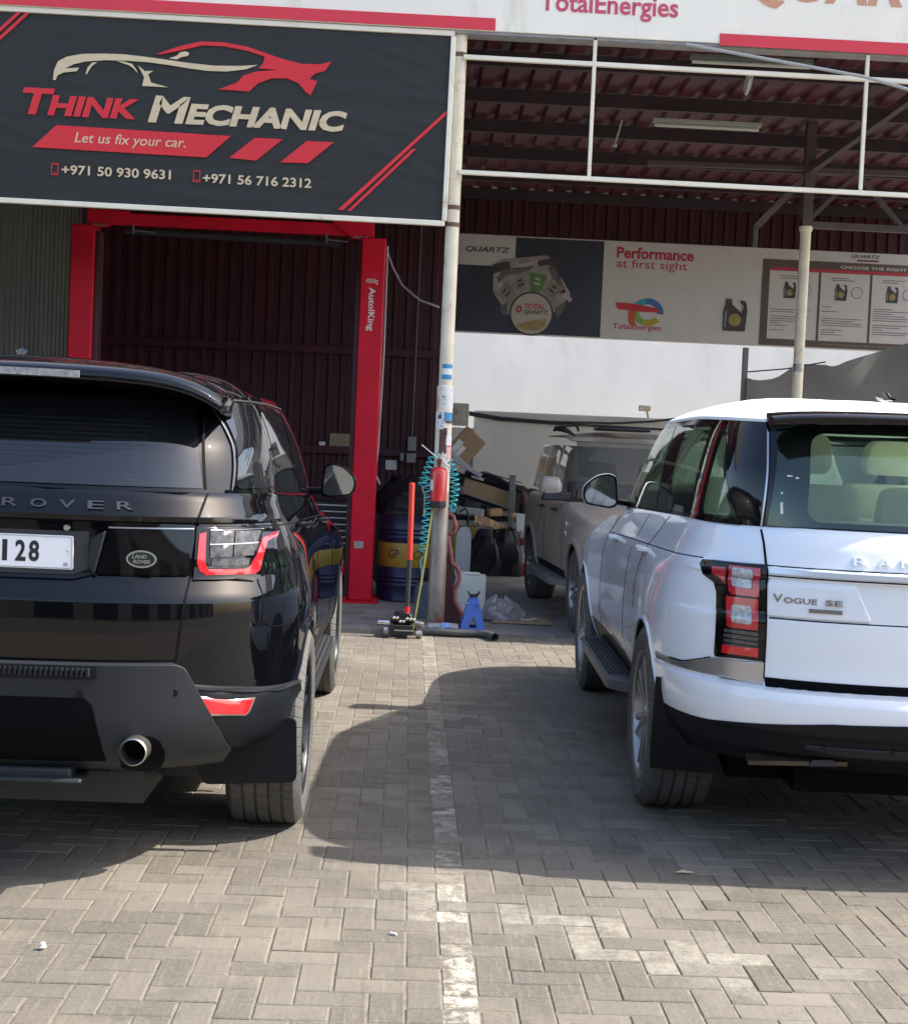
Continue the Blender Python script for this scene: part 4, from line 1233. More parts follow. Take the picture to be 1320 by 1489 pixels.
# ---------------- black car
def black_car():
    root = thing("parked_car", "glossy black large off-roader parked on the left with lit red tail light and white plate", "car", (-1.36, 5.55, 0), 0, "cars parked at the workshop")
    low, gh = black_shells(); c = Car(root, low, gh, 'b')
    lv = [.40, .425, .45, .475, .50, .53, .56, .60, .64, .68, .72, .75, .78, .82, .86, .90, .94, .945, .95, .96, .975, .99, 1.005, 1.015, 1.022, 1.03, 1.05, 1.08, 1.11, 1.14, 1.17, 1.195, 1.205, 1.2085, 1.212, 1.218, 1.23, 1.245, 1.26, 1.28, 1.295, 1.304, 1.312]
    c.body(lv, [pb, trim_dark], lambda l: 1 if l < .615 else 0, 2.0, 0, crown=.004)
    c.greenhouse(pb)
    c.roof(pb, crown=.110, yc=.42, pw=7.0)
    # rear glass
    c.rear_patch("rear_window", [(-.655, 1.324), (.655, 1.324), (.60, 1.62), (-.60, 1.62)], glass_black, -.004, .004, surf=c.rg, sharp=30)
    rwin = [o for o in root.children if o.name.startswith("rear_window")][0]
    hl = M("heater_wire", (.022, .023, .026), .4)
    for k in range(13):
        mb = MB(); z = 1.345 + .0165 * k; c.seam(mb, [(-.47, z), (.47, z)], c.rg, .0012, .0046, 16, 1); c.P("heater_line", mb, hl, rwin, sharp=None)
    for sg in (-1, 1):
        q = rnd_poly([(-.575, 1.325), (.02, 1.315), (-.05, 1.632), (-.455, 1.628)], .03)
        f = [(.05, 1.313), (.86, 1.286), (.86, 1.632), (-.02, 1.634)]
        f2 = rnd_poly([(.91, 1.283), (2.08, 1.228), (1.80, 1.48), (1.52, 1.622), (.91, 1.632)], .02)
        for p in (q, f, f2): c.side_patch("side_window", p, glass_black, sg, -.004, .0035, sharp=30)
        mb = MB()
        for pts in ([(-.62, 1.312), (.0, 1.303), (1.0, 1.268), (2.1, 1.218)],): c.seam(mb, pts, lambda y, z: c.sg_(y, z, sg), .014, .0045, 12, sg)
        c.P("window_trim", mb, gloss_black, sharp=30)
        mb = MB()
        for pts in ([(-.595, 1.318), (-.475, 1.636), (.4, 1.648), (1.52, 1.640), (1.83, 1.49), (2.13, 1.23)],): c.seam(mb, pts, lambda y, z: c.sg_(y, z, sg), .007, .0045, 12, sg)
        c.P("window_trim", mb, M("dark_satin", (.12, .12, .125), .3, metal=.8) if "dark_satin" not in bpy.data.materials else bpy.data.materials["dark_satin"], sharp=30)
        mb = MB()
        S = lambda y, z: c.sl(y, z, sg)
        c.seam(mb, [(.42, .85), (.52, .95), (.56, 1.05), (.50, 1.2), (.45, 1.29)], S, .006, .0016, 10, sg)
        c.seam(mb, [(.90, 1.26), (.92, 1.1), (.92, .5)], S, .006, .0016, 10, sg)
        c.seam(mb, [(2.05, 1.19), (2.08, .9), (2.05, .5)], S, .006, .0016, 10, sg)
        c.seam(mb, [(-.62, 1.196), (.4, 1.165), (2.6, 1.10)], S, .005, .0012, 12, sg)
        if sg > 0: c.seam(mb, [(-.50, 1.12), (-.58, 1.10), (-.63, 1.0), (-.655, .87), (-.60, .845), (-.42, .845)], S, .004, .0014, 8, sg)
        c.P("door_gap", mb, seam_m, sharp=30)
        for hy, hz in ((.40, 1.155), (1.55, 1.115)): c.handle(sg, hy, hz, pb)
        c.mirror(sg, .895, 1.085, 1.95, 1.205, 1.395, gloss_black, .80)
        for ay in (0, 2.92):
            c.wheel(sg, ay, 1.0 if ay < 1 else .972, style=0, steer=0, rm=alloy_dark)
            arch_lip(c, sg, ay, mat=gloss_black)
        # running board
        mb = MB(); mb.prism(rnd_poly([(.55, .88), (.62, .985), (2.2, .985), (2.35, .88)], .05), .385, .435, 'xy')
        mb.v = [(sg * y, x, z) for x, y, z in mb.v]
        sb = c.P("running_board", mb, trim_grey, bevel=.012)
        mb = MB()
        for k in range(4): mb.box(min(sg * (.885 + .025 * k), sg * (.897 + .025 * k)), max(sg * (.885 + .025 * k), sg * (.897 + .025 * k)), .72, 2.15, .434, .441)
        c.P("grip_strip", mb, rubber, sb, sharp=None)
        mb = MB(); mb.prism(rnd_poly([(.60, .44), (.99, .50), (1.0, .26), (.66, .24)], .03), -.46, -.445); mb.v = [(sg * x, y, z) for x, y, z in mb.v]
        c.P("mud_flap", mb, trim_dark, bevel=.003)
        # tail light: dark housing with red guide and clear middle
        def mir(p): return [(sg * a, b) for a, b in p]
        h = c.rear_patch("tail_light", mir([(.648, 1.196), (.78, 1.193), (.86, 1.183), (.893, 1.168), (.878, 1.09), (.862, 1.02), (.835, 1.006), (.648, 1.016)]), gloss_black, -.01, .007, sharp=40, da=.012)
        c.rear_patch("red_guide", [mir(p) for p in ([(.656, 1.170), (.676, 1.175), (.680, 1.072), (.690, 1.053), (.690, 1.034), (.664, 1.046), (.655, 1.075)],
                                    [(.682, 1.053), (.80, 1.050), (.80, 1.030), (.680, 1.033)], [(.80, 1.050), (.815, 1.056), (.832, 1.09), (.846, 1.150), (.885, 1.168), (.885, 1.152), (.860, 1.138), (.846, 1.045), (.832, 1.030), (.80, 1.030)])], lens_red, .004, .0115, h, sharp=40, da=.010, db=.01, one=True)
        c.rear_patch("clear_lens", [mir(p) for p in ([(.69, 1.178), (.76, 1.179), (.76, 1.138), (.69, 1.137)], [(.765, 1.179), (.838, 1.176), (.832, 1.138), (.765, 1.138)], [(.692, 1.132), (.76, 1.133), (.76, 1.092), (.694, 1.09)], [(.686, 1.061), (.800, 1.060), (.800, 1.055), (.690, 1.056)], [(.765, 1.133), (.832, 1.133), (.824, 1.094), (.765, 1.092)], [(.70, 1.086), (.815, 1.086), (.81, 1.063), (.70, 1.063)])], lens_grey, .004, .0105, h, sharp=30, da=.012)
        c.rear_patch("lens_bar", [mir(p) for p in ([(.688, 1.1835), (.845, 1.181), (.845, 1.1785), (.688, 1.1805)], [(.69, 1.1365), (.834, 1.1375), (.834, 1.1335), (.69, 1.1325)])], silver, .009, .0125, h, sharp=30, da=.012)
        # lower corner trim, reflector
        c.rear_patch("corner_trim", mir([(.640, .662), (.80, .640), (.93, .618), (.985, .606), (.985, .50), (.90, .43), (.79, .415)]), trim_dark, -.01, .010, sharp=40, da=.02)
        c.rear_patch("trim_edge", mir([(.640, .676), (.80, .652), (.93, .629), (.982, .617), (.982, .604), (.93, .614), (.80, .637), (.640, .661)]), trim_grey, -.006, .016, sharp=40, da=.02, bevel=.003)
        rf = c.rear_patch("reflector", mir([(.690, .626), (.845, .604), (.832, .566), (.822, .556), (.710, .572)]), lens_red, -.004, .016, sharp=40, da=.02, bevel=.002)
        c.rear_patch("reflector_rim", mir([(.684, .632), (.854, .608), (.838, .562), (.825, .550), (.705, .566)]), silver, -.004, .0125, sharp=40, da=.02)
        mb = MB(); p = c.rl(.735, .612 - .02); mb.lathe([(.011, -.012), (.011, 0)], 14, (sg * .69, p.y - .022, .603), 'y')
        # exhaust
        mb = MB(); mb.lathe([(.046, 0), (.046, -.055), (.0455, -.16), (.041, -.165), (.039, -.155), (.038, -.02), (.036, .15)], 32, (sg * .507, -.842, .472), 'y', cap=False)
        ex = c.P("exhaust_tip", mb, M("exhaust_steel", (.42, .40, .38), .25, metal=.9) if "exhaust_steel" not in bpy.data.materials else bpy.data.materials["exhaust_steel"], sharp=35)
        mb = MB(); mb.lathe([(.0375, .0), (.0375, .004)], 24, (sg * .507, -.90, .468), 'y'); c.P("exhaust_bore", mb, M("soot", (.01, .009, .008), .9) if "soot" not in bpy.data.materials else bpy.data.materials["soot"], ex)
        c.rear_patch("exhaust_shade_patch", [(sg * .507 + .068 * math.cos(2 * math.pi * k / 24), .470 + .056 * math.sin(2 * math.pi * k / 24)) for k in range(24)], seam_m, .02, .0568, ex, sharp=40, db=.01)  # raised dark oval paints the shaded hollow around the pipe
    # lower grey bumper shield with step, dark recess
    sh = c.rear_patch("bumper_shield", [(.365, .712), (.372, .748), (.600, .748), (.628, .735), (.647, .70), (.762, .465), (.742, .430), (.40, .415), (-.40, .415), (-.742, .430), (-.762, .465), (-.647, .70), (-.628, .735), (-.600, .748)], trim_grey, -.012, .055, sharp=40, bevel=.008)
    c.rear_patch("tow_cover", [(-.335, .64), (.335, .64), (.36, .615), (.405, .43), (-.405, .43), (-.36, .615)], seam_m, .03, .0575, sh, sharp=40)
    c.rear_patch("step_pad", [(-.37, .742), (.37, .742), (.37, .700), (-.37, .700)], trim_dark, .03, .0565, sh, sharp=40)
    mb = MB()
    for k in range(44): mb.box(-.36 + k * .0165, -.352 + k * .0165, -1.010, -.985, .712, .738)
    c.P("step_rib", mb, trim_grey, sh, sharp=None)
    for x in (-.62, -.33, .33, .62):
        p = c.rl(x, .63); mb = MB(); mb.lathe([(.012, -.006), (.0125, 0)], 16, (x, p.y - .055, .655), 'y'); c.P("parking_sensor", mb, trim_dark, sh)
    mb = MB(); mb.box(-.30, .30, -.96, -.80, .335, .40); mb.box(-.42, .34, -.985, -.85, .352, .372); c.P("rear_valance", mb, trim_grey, bevel=.01)
    mb = MB(); mb.box(-.5, .5, -.75, -.35, .24, .42); mb.box(-.70, .70, -.34, 3.3, .24, .42); mb.tube([(-.8, 0, .36), (.8, 0, .36)], .05, 10); mb.lathe([(.0, -.14), (.12, -.1), (.14, 0), (.12, .1), (0, .14)], 14, (0, 0, .36), 'x', cap=False); c.P("underbody", mb, black_pl, sharp=35)
    # tailgate: gaps, plate recess, panels
    mb = MB()
    for sg in (-1, 1):
        c.seam(mb, [(sg * .675, 1.308), (sg * .655, 1.212), (sg * .64, 1.03), (sg * .612, .752)], c.rl, .008, .0016, 14, sg)
        c.seam(mb, [(sg * .625, 1.62), (sg * .665, 1.32)], c.rg, .010, .002, 14, sg)
    c.seam(mb, [(-.66, 1.2088), (-.2, 1.2088), (.2, 1.2088), (.66, 1.2088)], c.rl, .006, .0018, 14, 1)
    c.seam(mb, [(-.612, .753), (0, .753), (.612, .753)], c.rl, .008, .0018, 14, 1)
    c.P("tailgate_gap", mb, seam_m, sharp=30)
    for sg in (-1, 1):
        def mir(p): return [(sg * a, b) for a, b in p]
        c.rear_patch("gloss_panel", mir([(.378, 1.183), (.636, 1.183), (.630, 1.035), (.345, 1.035)]), gloss_black, -.004, .0075, sharp=40)
        c.rear_patch("panel_edge", mir([(.376, 1.190), (.640, 1.190), (.640, 1.1855), (.376, 1.1855)]), silver, -.004, .0085, sharp=40)
    rc = c.rear_patch("plate_recess", rnd_poly([(-.30, 1.195), (.30, 1.195), (.345, 1.17), (.335, 1.03), (.27, 1.012), (-.27, 1.012), (-.335, 1.03), (-.345, 1.17)], .01), gloss_black, -.004, .006, sharp=40)
    c.rear_patch("recess_floor", [(-.32, 1.172), (.315, 1.172), (.318, 1.05), (.27, 1.025), (-.27, 1.025), (-.318, 1.05)], M("plate_backing", (.035, .038, .042), .30), .004, .0085, rc, sharp=40)
    for sg in (-1, 1):
        mb = MB(); p0 = c.rl(sg * .352, 1.16); mb.prism([(sg * .325, 1.15), (sg * .372, 1.178), (sg * .338, 1.035), (sg * .318, 1.055)], p0.y - .028, p0.y + .01)
        c.P("recess_cheek", mb, trim_grey, rc, bevel=.004)
    y = c.rl(0, 1.10).y - .0095
    mb = MB(); pr = rnd_poly([(-.266, 1.046), (.272, 1.046), (.270, 1.157), (-.266, 1.157)], .008); mb.prism(pr, y - .003, y)
    pl = c.P("number_plate", mb, M("plate_white", (.95, .95, .94), .35), sharp=None)
    mb = MB(); a_ = [(a, y - .0045, b) for a, b in rnd_poly([(-.262, 1.050), (.268, 1.050), (.266, 1.153), (-.262, 1.153)], .007)]; mb.tube(a_, .0013, 5, closed=True); c.P("plate_border", mb, silver, pl)
    ink = M("plate_ink", (.02, .02, .022), .5)
    for ch, x in (("1", .040), ("2", .082), ("8", .126)): text("digit", ch, x, 1.068, y - .003, ink, pl, w=.034 if ch != "1" else .016, h=.070, bold=.03, ext=.0012)
    mb = MB(); mb.lathe([(.003, -.0015), (.003, 0)], 10, (.252, y - .003, 1.105), 'y'); mb.lathe([(.003, -.0015), (.003, 0)], 10, (-.248, y - .003, 1.105), 'y'); mb.box(.240, .254, y - .004, y - .003, 1.056, 1.068); c.P("plate_mark", mb, M("plate_mark", (.40, .40, .42), .5), pl)
    mb = MB(); mb.lathe([(.012, -.012), (.009, -.018), (.004, -.018)], 16, (.245, c.rl(.245, 1.186).y, 1.183), 'y'); c.P("rear_camera", mb, silver, rc)
    # badge
    ry = c.rl(.436, 1.087).y - .0085
    mb = MB(); n = 36
    def oval(a, b, y0, y1): mb.prism([(.488 + a * math.cos(2 * math.pi * k / n), 1.087 + b * math.sin(2 * math.pi * k / n)) for k in range(n)], y0, y1)
    oval(.050, .029, ry - .005, ry); bd = c.P("oval_badge", mb, silver, sharp=30)
    mb = MB(); oval(.044, .0235, ry - .0062, ry - .0045); c.P("badge_field", mb, M("badge_green", (.012, .028, .018), .3), bd, sharp=30)
    text("badge_lettering", "LAND", .458, 1.0895, ry - .006, silver, bd, w=.048, h=.0125, bold=.02, shear=.15, ext=.0012)
    text("badge_lettering", "ROVER", .462, 1.0725, ry - .006, silver, bd, w=.056, h=.0125, bold=.02, shear=.15, ext=.0012)
    lm = M("badge_letters_dark", (.030, .032, .036), .35)
    c.letters("RANGE", [-.525 + .092 * k for k in range(5)], 1.2465, .030, .052, lm, ext=.006, bold=.012)
    c.letters("ROVER", [.035 + .092 * k for k in range(5)], 1.2465, .030, .052, lm, ext=.006, bold=.012)
    # roof spoiler
    st = []
    for k in range(33):
        x = -.705 + 1.41 * k / 32; f = abs(x) / .705
        zt = 1.755 - .030 * f ** 2 - .060 * f ** 6; zl = 1.700 - .018 * f ** 2 - .070 * f ** 7
        yl = -.80 + .10 * f ** 3; zi = 1.66 - .03 * f ** 2 - .05 * f ** 6
        yf = -.40 + .02 * f
        zr_ = 1.772 - .055 * f ** 2 - .055 * f ** 5
        st.append([(x, yf + .05, zr_ - .008), (x, (yf + yl) / 2, (zr_ + zl) / 2 + .022), (x, yl + .05, zl + .026), (x, yl + .006, zl + .012), (x, yl, zl + .004), (x, yl + .004, zl - .022), (x, yl + .03, zl - .030), (x, -.56 + .10 * f, zi - .004), (x, yf, zi - .03)])
    for e_ in (0, -1):
        q = st[e_]; cx = sum(p[0] for p in q) / len(q); cy = sum(p[1] for p in q) / len(q); cz = sum(p[2] for p in q) / len(q)
        add = [[(cx + (.012 * k_ if e_ else -.012 * k_), cy + (p[1] - cy) * s_, cz + (p[2] - cz) * s_) for p in q] for k_, s_ in ((.6, .85), (1.0, .45), (1.1, .1))]
        if e_: st = st + add
        else: st = add[::-1] + st
    mb = MB(); mb.loft(st, cap0=True, cap1=True)
    sp = c.P("roof_spoiler", mb, pb, sharp=50)
    mb = MB(); P = [(x, -.803 + .10 * (abs(x) / .705) ** 3, 1.694 - .018 * (abs(x) / .705) ** 2) for x in [-.25 + .5 * k / 20 for k in range(21)]]
    ribbon(mb, P, [(0, -1, 0)] * 21, .024, .004); c.P("high_brake_light", mb, lens_clear, sp, sharp=30)
    mb = MB(); mb.lathe([(.035, 0), (.033, .012), (.02, .022), (0.001, .026)], 16, (-.30, .55, 1.782), 'z', cap=False)
    rings = []
    for k in range(7):
        f = k / 6; y_ = .35 + .16 * f; h_ = .012 + .05 * f ** 1.5; w_ = .012 + .018 * f
        rings.append([(-.30 + w_ * math.cos(a), y_, 1.782 + h_ * .5 + h_ * .5 * math.sin(a)) for a in [2 * math.pi * q / 8 for q in range(8)]])
    mb.loft(rings, cap0=True, cap1=True); c.P("roof_aerial", mb, pb, sharp=50)
    return root

# ---------------- white car
def white_car():
    root = thing("parked_car", "white large off-roader with black pillars parked on the right", "car", (2.03, 6.0, 0), R(-2.0), "cars parked at the workshop")
    low, gh = white_shells(); c = Car(root, low, gh, 'w')
    lv = [.36, .40, .44, .48, .515, .520, .525, .56, .60, .63, .645, .655, .664, .668, .672, .676, .69, .706, .72, .76, .80, .85, .90, .925, .93, .935, .96, 1.0, 1.04, 1.07, 1.075, 1.08, 1.10, 1.115, 1.12, 1.14, 1.16, 1.18, 1.20, 1.215, 1.23, 1.24, 1.25, 1.257, 1.262]
    c.body(lv, [pw, trim_dark, cream_l], lambda l: 1 if l < .518 else 0, 2.05, 2, crown=.004)
    qw = rnd_poly([(-.66, 1.285), (-.20, 1.280), (-.23, 1.630), (-.42, 1.630)], .05)
    rd = rnd_poly([(-.10, 1.278), (.78, 1.258), (.78, 1.645), (-.13, 1.640)], .05)
    fd = rnd_poly([(.90, 1.255), (2.18, 1.212), (1.92, 1.47), (1.62, 1.63), (.90, 1.645)], .04)
    rw = rnd_poly([(-.53, 1.285), (.53, 1.285), (.50, 1.615), (-.50, 1.615)], .06)
    op = [('xz', rw, -1.5, .0), ('xz', rnd_poly([(-.62, 1.26), (.62, 1.26), (.52, 1.60), (-.52, 1.60)], .06), 1.3, 2.8)]
    for sg in (-1, 1):
        for p in (qw, rd, fd): op.append(('yz', p, sg * .45, sg * 1.1))
    c.greenhouse(gloss_black, openings=op)
    c.roof(pwr, crown=.105, yc=.45, lip=.006, pw=4.6)
    # silver roof edge, headlining
    gl = c.rear_patch("rear_window", [(-.655, 1.262), (.655, 1.262), (.605, 1.645), (-.605, 1.645)], glass_white, .001, .004, surf=c.rg, sharp=30)
    mb = MB()
    for x, z, w_, h_ in ((-.612, 1.33, .010, .045), (-.612, 1.385, .007, .008), (-.585, 1.45, .02, .006), (-.56, 1.444, .012, .006)):
        p = c.rg(x, z); mb.obox((x, p.y - .0055, z), (w_, .001, h_), (R(-15), 0, 0))
    c.P("window_sticker", mb, paper, gl, sharp=None)
    mb = MB(); patch(mb, [(-.60, 1.27), (.60, 1.27), (.53, 1.62), (-.53, 1.62)], c.fg, .001, .004, -1); c.P("windscreen", mb, glass_white, sharp=30)
    for sg in (-1, 1):
        for p in ([(-.69, 1.275), (-.165, 1.270), (-.185, 1.640), (-.44, 1.640)], [(-.155, 1.268), (.82, 1.247), (.82, 1.653), (-.175, 1.650)], [(.86, 1.246), (2.24, 1.200), (1.95, 1.48), (1.64, 1.642), (.86, 1.653)]):
            c.side_patch("side_window", p, glass_white, sg, .001, .004, sharp=30)
        mb = MB(); c.seam(mb, [(-.70, 1.262), (.0, 1.256), (1.0, 1.235), (2.26, 1.190)], lambda y, z: c.sg_(y, z, sg), .012, .006, 12, sg)
        c.P("window_trim", mb, gloss_black, sharp=30)
        S = lambda y, z: c.sl(y, z, sg)
        mb = MB()
        c.seam(mb, [(.45, .80), (.50, .95), (.46, 1.09), (.36, 1.16), (.30, 1.235)], S, .006, .0016, 10, sg)
        c.seam(mb, [(.92, 1.22), (.93, 1.1), (.93, .5)], S, .006, .0016, 10, sg)
        c.seam(mb, [(2.05, 1.18), (2.08, .9), (2.05, .5)], S, .007, .0016, 10, sg)
        c.seam(mb, [(-.64, 1.120), (.0, 1.105), (.9, 1.085), (2.0, 1.06)], S, .0045, .0012, 12, sg)
        c.P("door_gap", mb, seam_m, sharp=30)
        for hy, hz in ((.42, 1.075), (1.62, 1.055)): c.handle(sg, hy, hz, pw)
        c.mirror(sg, .895, 1.105, 2.02, 1.19, 1.395, pw, .80)
        for ay in (0, 2.92):
            c.wheel(sg, ay, .992, style=1, steer=0)
            arch_lip(c, sg, ay, mat=pw, w=.016)
        # side blade on the front door and running board
        mb = MB(); c.seam(mb, [(.50, .565), (2.1, .60)], S, .05, .006, 12, sg); c.P("sill_trim", mb, silver, sharp=30)
        mb = MB(); mb.prism(rnd_poly([(.52, .86), (.66, 1.06), (2.15, 1.06), (2.32, .86)], .08), .375, .425, 'xy')
        mb.v = [(sg * y, x, z) for x, y, z in mb.v]
        sb = c.P("running_board", mb, M("board_grey", (.13, .135, .145), .45, metal=.4) if "board_grey" not in bpy.data.materials else bpy.data.materials["board_grey"], bevel=.012)
        mb = MB()
        for k in range(7):
            for q in range(26):
                x_ = .90 + .021 * k; y_ = .80 + q * .052
                mb.box(min(sg * x_, sg * (x_ + .012)), max(sg * x_, sg * (x_ + .012)), y_, y_ + .036, .4245, .430)
        c.P("grip_strip", mb, rubber, sb, sharp=None)
        # mud flap, sweeping down behind the rear wheel
        mb = MB(); rings = []
        for f, x0, x1, z in ((0, .97, .992, .62), (.25, .92, .994, .52), (.5, .82, .995, .42), (.75, .74, .995, .33), (1, .70, .99, .24)):
            rings.append([(sg * x0, -.47 - .03 * math.sin(f * 3), z), (sg * x1, -.455 + .05 * f, z), (sg * x1, -.44 + .05 * f, z), (sg * x0, -.455, z)])
        mb.loft(rings, cap0=True, cap1=True); c.P("mud_flap", mb, trim_dark, sharp=40)
        def mir(p): return [(sg * a, b) for a, b in p]
        h = c.rear_patch("tail_light", mir([(.672, 1.117), (.83, 1.114), (.862, 1.111), (.872, 1.095), (.862, 1.058), (.832, 1.035), (.824, 1.0), (.826, .775), (.822, .762), (.668, .768)]), gloss_black, -.01, .008, sharp=40, da=.012, db=.012)
        c.rear_patch("red_lens", [mir(p) for p in ([(.690, 1.105), (.785, 1.105), (.785, 1.01), (.775, 1.0), (.690, 1.0)], [(.692, .992), (.790, .992), (.792, .985), (.790, .885), (.780, .878), (.692, .880)], [(.795, 1.095), (.835, 1.092), (.835, 1.075), (.808, 1.05), (.795, 1.035)])], lens_red_d, .004, .013, h, sharp=40, da=.010, db=.012)
        c.rear_patch("clear_lens", [mir(p) for p in (rnd_poly([(.712, 1.098), (.775, 1.098), (.773, 1.030), (.712, 1.028)], .01), rnd_poly([(.712, .965), (.772, .965), (.774, .900), (.712, .898)], .01))], lens_clear, .010, .0165, h, sharp=30, da=.012, db=.01)
        c.rear_patch("smoke_lens", [mir([(.690, .872 - .018 * k), (.797, .872 - .018 * k), (.797, .860 - .018 * k), (.690, .860 - .018 * k)]) for k in range(4)], lens_smoke, .004, .012, h, sharp=30, da=.012)
        c.rear_patch("red_reflector", mir([(.687, .815), (.800, .812), (.800, .782), (.687, .782)]), lens_red, .004, .013, h, sharp=30, da=.012)
        c.rear_patch("silver_trim", mir([(.668, .764), (.80, .758), (.84, .755), (.93, .715), (.985, .712), (.985, .690), (.80, .684), (.668, .679)]), silver, -.004, .005, sharp=40, da=.012, db=.012)
        mb = MB(); c.seam(mb, [(sg * .84, .756), (sg * .92, .717), (sg * .955, .714)], c.rl, .004, .006, 10, sg); c.P("trim_gap", mb, seam_m)
        # raised outer fields either side of the plate recess
        c.rear_patch("tailgate_field", mir([(.664, 1.072), (.375, 1.072), (.318, .946), (.318, .935), (.664, .935)]), pw, -.006, .010, sharp=40, bevel=.004)
        mb = MB()
        c.seam(mb, [(sg * .678, 1.245), (sg * .672, 1.08), (sg * .668, .706)], c.rl, .008, .0016, 14, sg)
        c.P("tailgate_gap", mb, seam_m)
        mb = MB(); c.seam(mb, [(sg * .672, 1.258), (sg * .640, 1.64)], c.rg, .007, .006, 14, sg); c.P("tailgate_edge", mb, silver)
        mb = MB(); mb.lathe([(.0, -.03), (.03, -.02), (.034, 0), (.03, .03), (.0, .035)], 12, (sg * .50, -.93, .435), 'y', cap=False)
        rings = []
        for k in range(9):
            f = k / 8; x_ = .36 + .34 * f
            rings.append([(sg * x_, -.98 + .09 * f, .375 + .03 * (1 - f) - .0), (sg * x_, -.985 + .09 * f, .392 + .03 * (1 - f)), (sg * x_, -.90 + .05 * f, .41 + .03 * (1 - f)), (sg * x_, -.84, .395)])
        mb = MB(); mb.loft(rings, cap0=True, cap1=True); ex = c.P("exhaust_trim", mb, M("exhaust_metal", (.10, .085, .065), .4, metal=.6, var=.3) if "exhaust_metal" not in bpy.data.materials else bpy.data.materials["exhaust_metal"], sharp=40)
        mb = MB(); mb.prism(rnd_poly([(sg * .40, .405), (sg * .50, .402), (sg * .49, .425), (sg * .41, .428)], .008), -.992, -.975); c.P("exhaust_bore", mb, black_pl, ex)
    mb = MB()
    for pts in ([(-.66, .930), (0, .930), (.66, .930)], [(-.67, 1.0835), (0, 1.0835), (.67, 1.0835)], [(-.67, 1.119), (0, 1.119), (.67, 1.119)], [(-.68, 1.262), (0, 1.262), (.68, 1.262)]): c.seam(mb, pts, c.rl, .005, .0018, 14, 1)
    c.seam(mb, [(-.664, .703), (0, .703), (.664, .703)], c.rl, .016, .003, 14, 1)
    c.P("tailgate_gap", mb, seam_m, sharp=30)
    c.rear_patch("bright_strip", [(-.666, 1.111), (.666, 1.111), (.666, 1.090), (-.666, 1.090)], M("bright_strip", (.70, .75, .82), .22, metal=.35), -.003, .008, sharp=40, bevel=.003)  # pale blue puts the sky's reflection into the strip's colour
    c.letters("RANGE", [-.385 + .083 * k for k in range(5)], 1.138, .032, .050, pw, ext=.007, bold=.012)
    c.letters("ROVER", [.055 + .083 * k for k in range(5)], 1.138, .032, .050, pw, ext=.007, bold=.012)
    lt = M("badge_metal", (.30, .29, .28), .3, metal=.9)
    p = c.rl(-.54, 1.0); y = p.y - .0195
    a = c.rl(-.41, 1.0) - c.rl(-.66, 1.0)
    for s_, x, z, w_, h_ in (("V", -.652, .990, .036, .030), ("OGUE", -.616, .990, .118, .021), ("SE", -.478, .990, .062, .021)):
        pp = c.rl(x, 1.0); o = text("badge_lettering", s_, 0, 0, 0, lt, root, w=w_, h=h_, bold=.02, ext=.004); o.location = (x, pp.y - .0125, z); o.rotation_euler = (0, 0, math.atan2(a.y, a.x))
    c.rear_patch("badge_bar", [(-.528, .975), (-.416, .975), (-.416, .961), (-.528, .961)], lt, .006, .015, sharp=40)
    c.rear_patch("gap_shade_patch", [(-.66, .6775), (.66, .6775), (.664, .704), (-.664, .704)], seam_m, -.004, .0025, sharp=40)  # dark patch paints the shade in the gap below the tailgate
    # lower black valance
    vl = c.rear_patch("lower_valance", [(-.40, .452), (.40, .452), (.52, .475), (.52, .487), (-.52, .487), (-.52, .475)], trim_grey, -.004, .012, sharp=40, bevel=.004)
    for x in (-.46, -.22, .22, .46):
        mb = MB(); q = c.rl(x, .474); mb.lathe([(.011, -.005), (.0115, 0)], 14, (x, q.y - .013, .474), 'y'); c.P("parking_sensor", mb, trim_dark, vl)
    mb = MB(); mb.box(-.50, .50, -.78, -.55, .26, .38); mb.tube([(-.80, 0, .36), (.80, 0, .36)], .06, 10); mb.lathe([(.0, -.16), (.13, -.11), (.15, 0), (.13, .11), (0, .16)], 14, (0, 0, .34), 'x', cap=False); mb.box(-.70, .70, -.5, 3.4, .24, .40); c.P("underbody", mb, seam_m, sharp=35)
    c.rear_patch("valance_panel", [(-.975, .500), (-.93, .512), (-.75, .538), (-.45, .572), (-.15, .584), (.15, .584), (.45, .572), (.75, .538), (.93, .512), (.975, .500), (.975, .47), (.90, .445), (-.90, .445), (-.975, .47)], trim_dark, -.006, .005, sharp=40, da=.02, db=.01)
    # upper tailgate spoiler over the glass
    st = []
    for k in range(29):
        x = -.665 + 1.33 * k / 28; f = abs(x) / .665
        zt = 1.690 - .010 * f ** 2 - .012 * f ** 6; yl = -.925 + .07 * f ** 3
        st.append([(x, -.72, zt + .016), (x, yl + .05, zt + .004), (x, yl + .004, zt - .008), (x, yl, zt - .014), (x, yl + .010, zt - .034), (x, -.80 + .03 * f, zt - .048 - .01 * f), (x, -.72, zt - .03)])
    mb = MB(); mb.loft(st, cap0=True, cap1=True); c.P("roof_spoiler", mb, gloss_black, sharp=50)
    # interior
    c.seats(cream_l, 1.22, .20, 1.15)
    mb = MB(); mb.obox((0, -.60, 1.268), (1.10, .42, .012)); c.P("load_cover", mb, cream_l, bevel=.004)
    mb = MB(); mb.obox((0, 1.78, 1.24), (1.3, .35, .10), (R(-10), 0, 0)); c.P("dashboard", mb, black_pl, bevel=.03)
    mb = MB(); rings = []
    for k in range(7):
        f = k / 6; y_ = -.05 + .15 * f; h_ = .010 + .035 * f ** 1.5; w_ = .012 + .022 * f
        rings.append([(.015 + w_ * math.cos(a), y_, 1.782 + h_ * .5 + h_ * .5 * math.sin(a)) for a in [2 * math.pi * q / 8 for q in range(8)]])
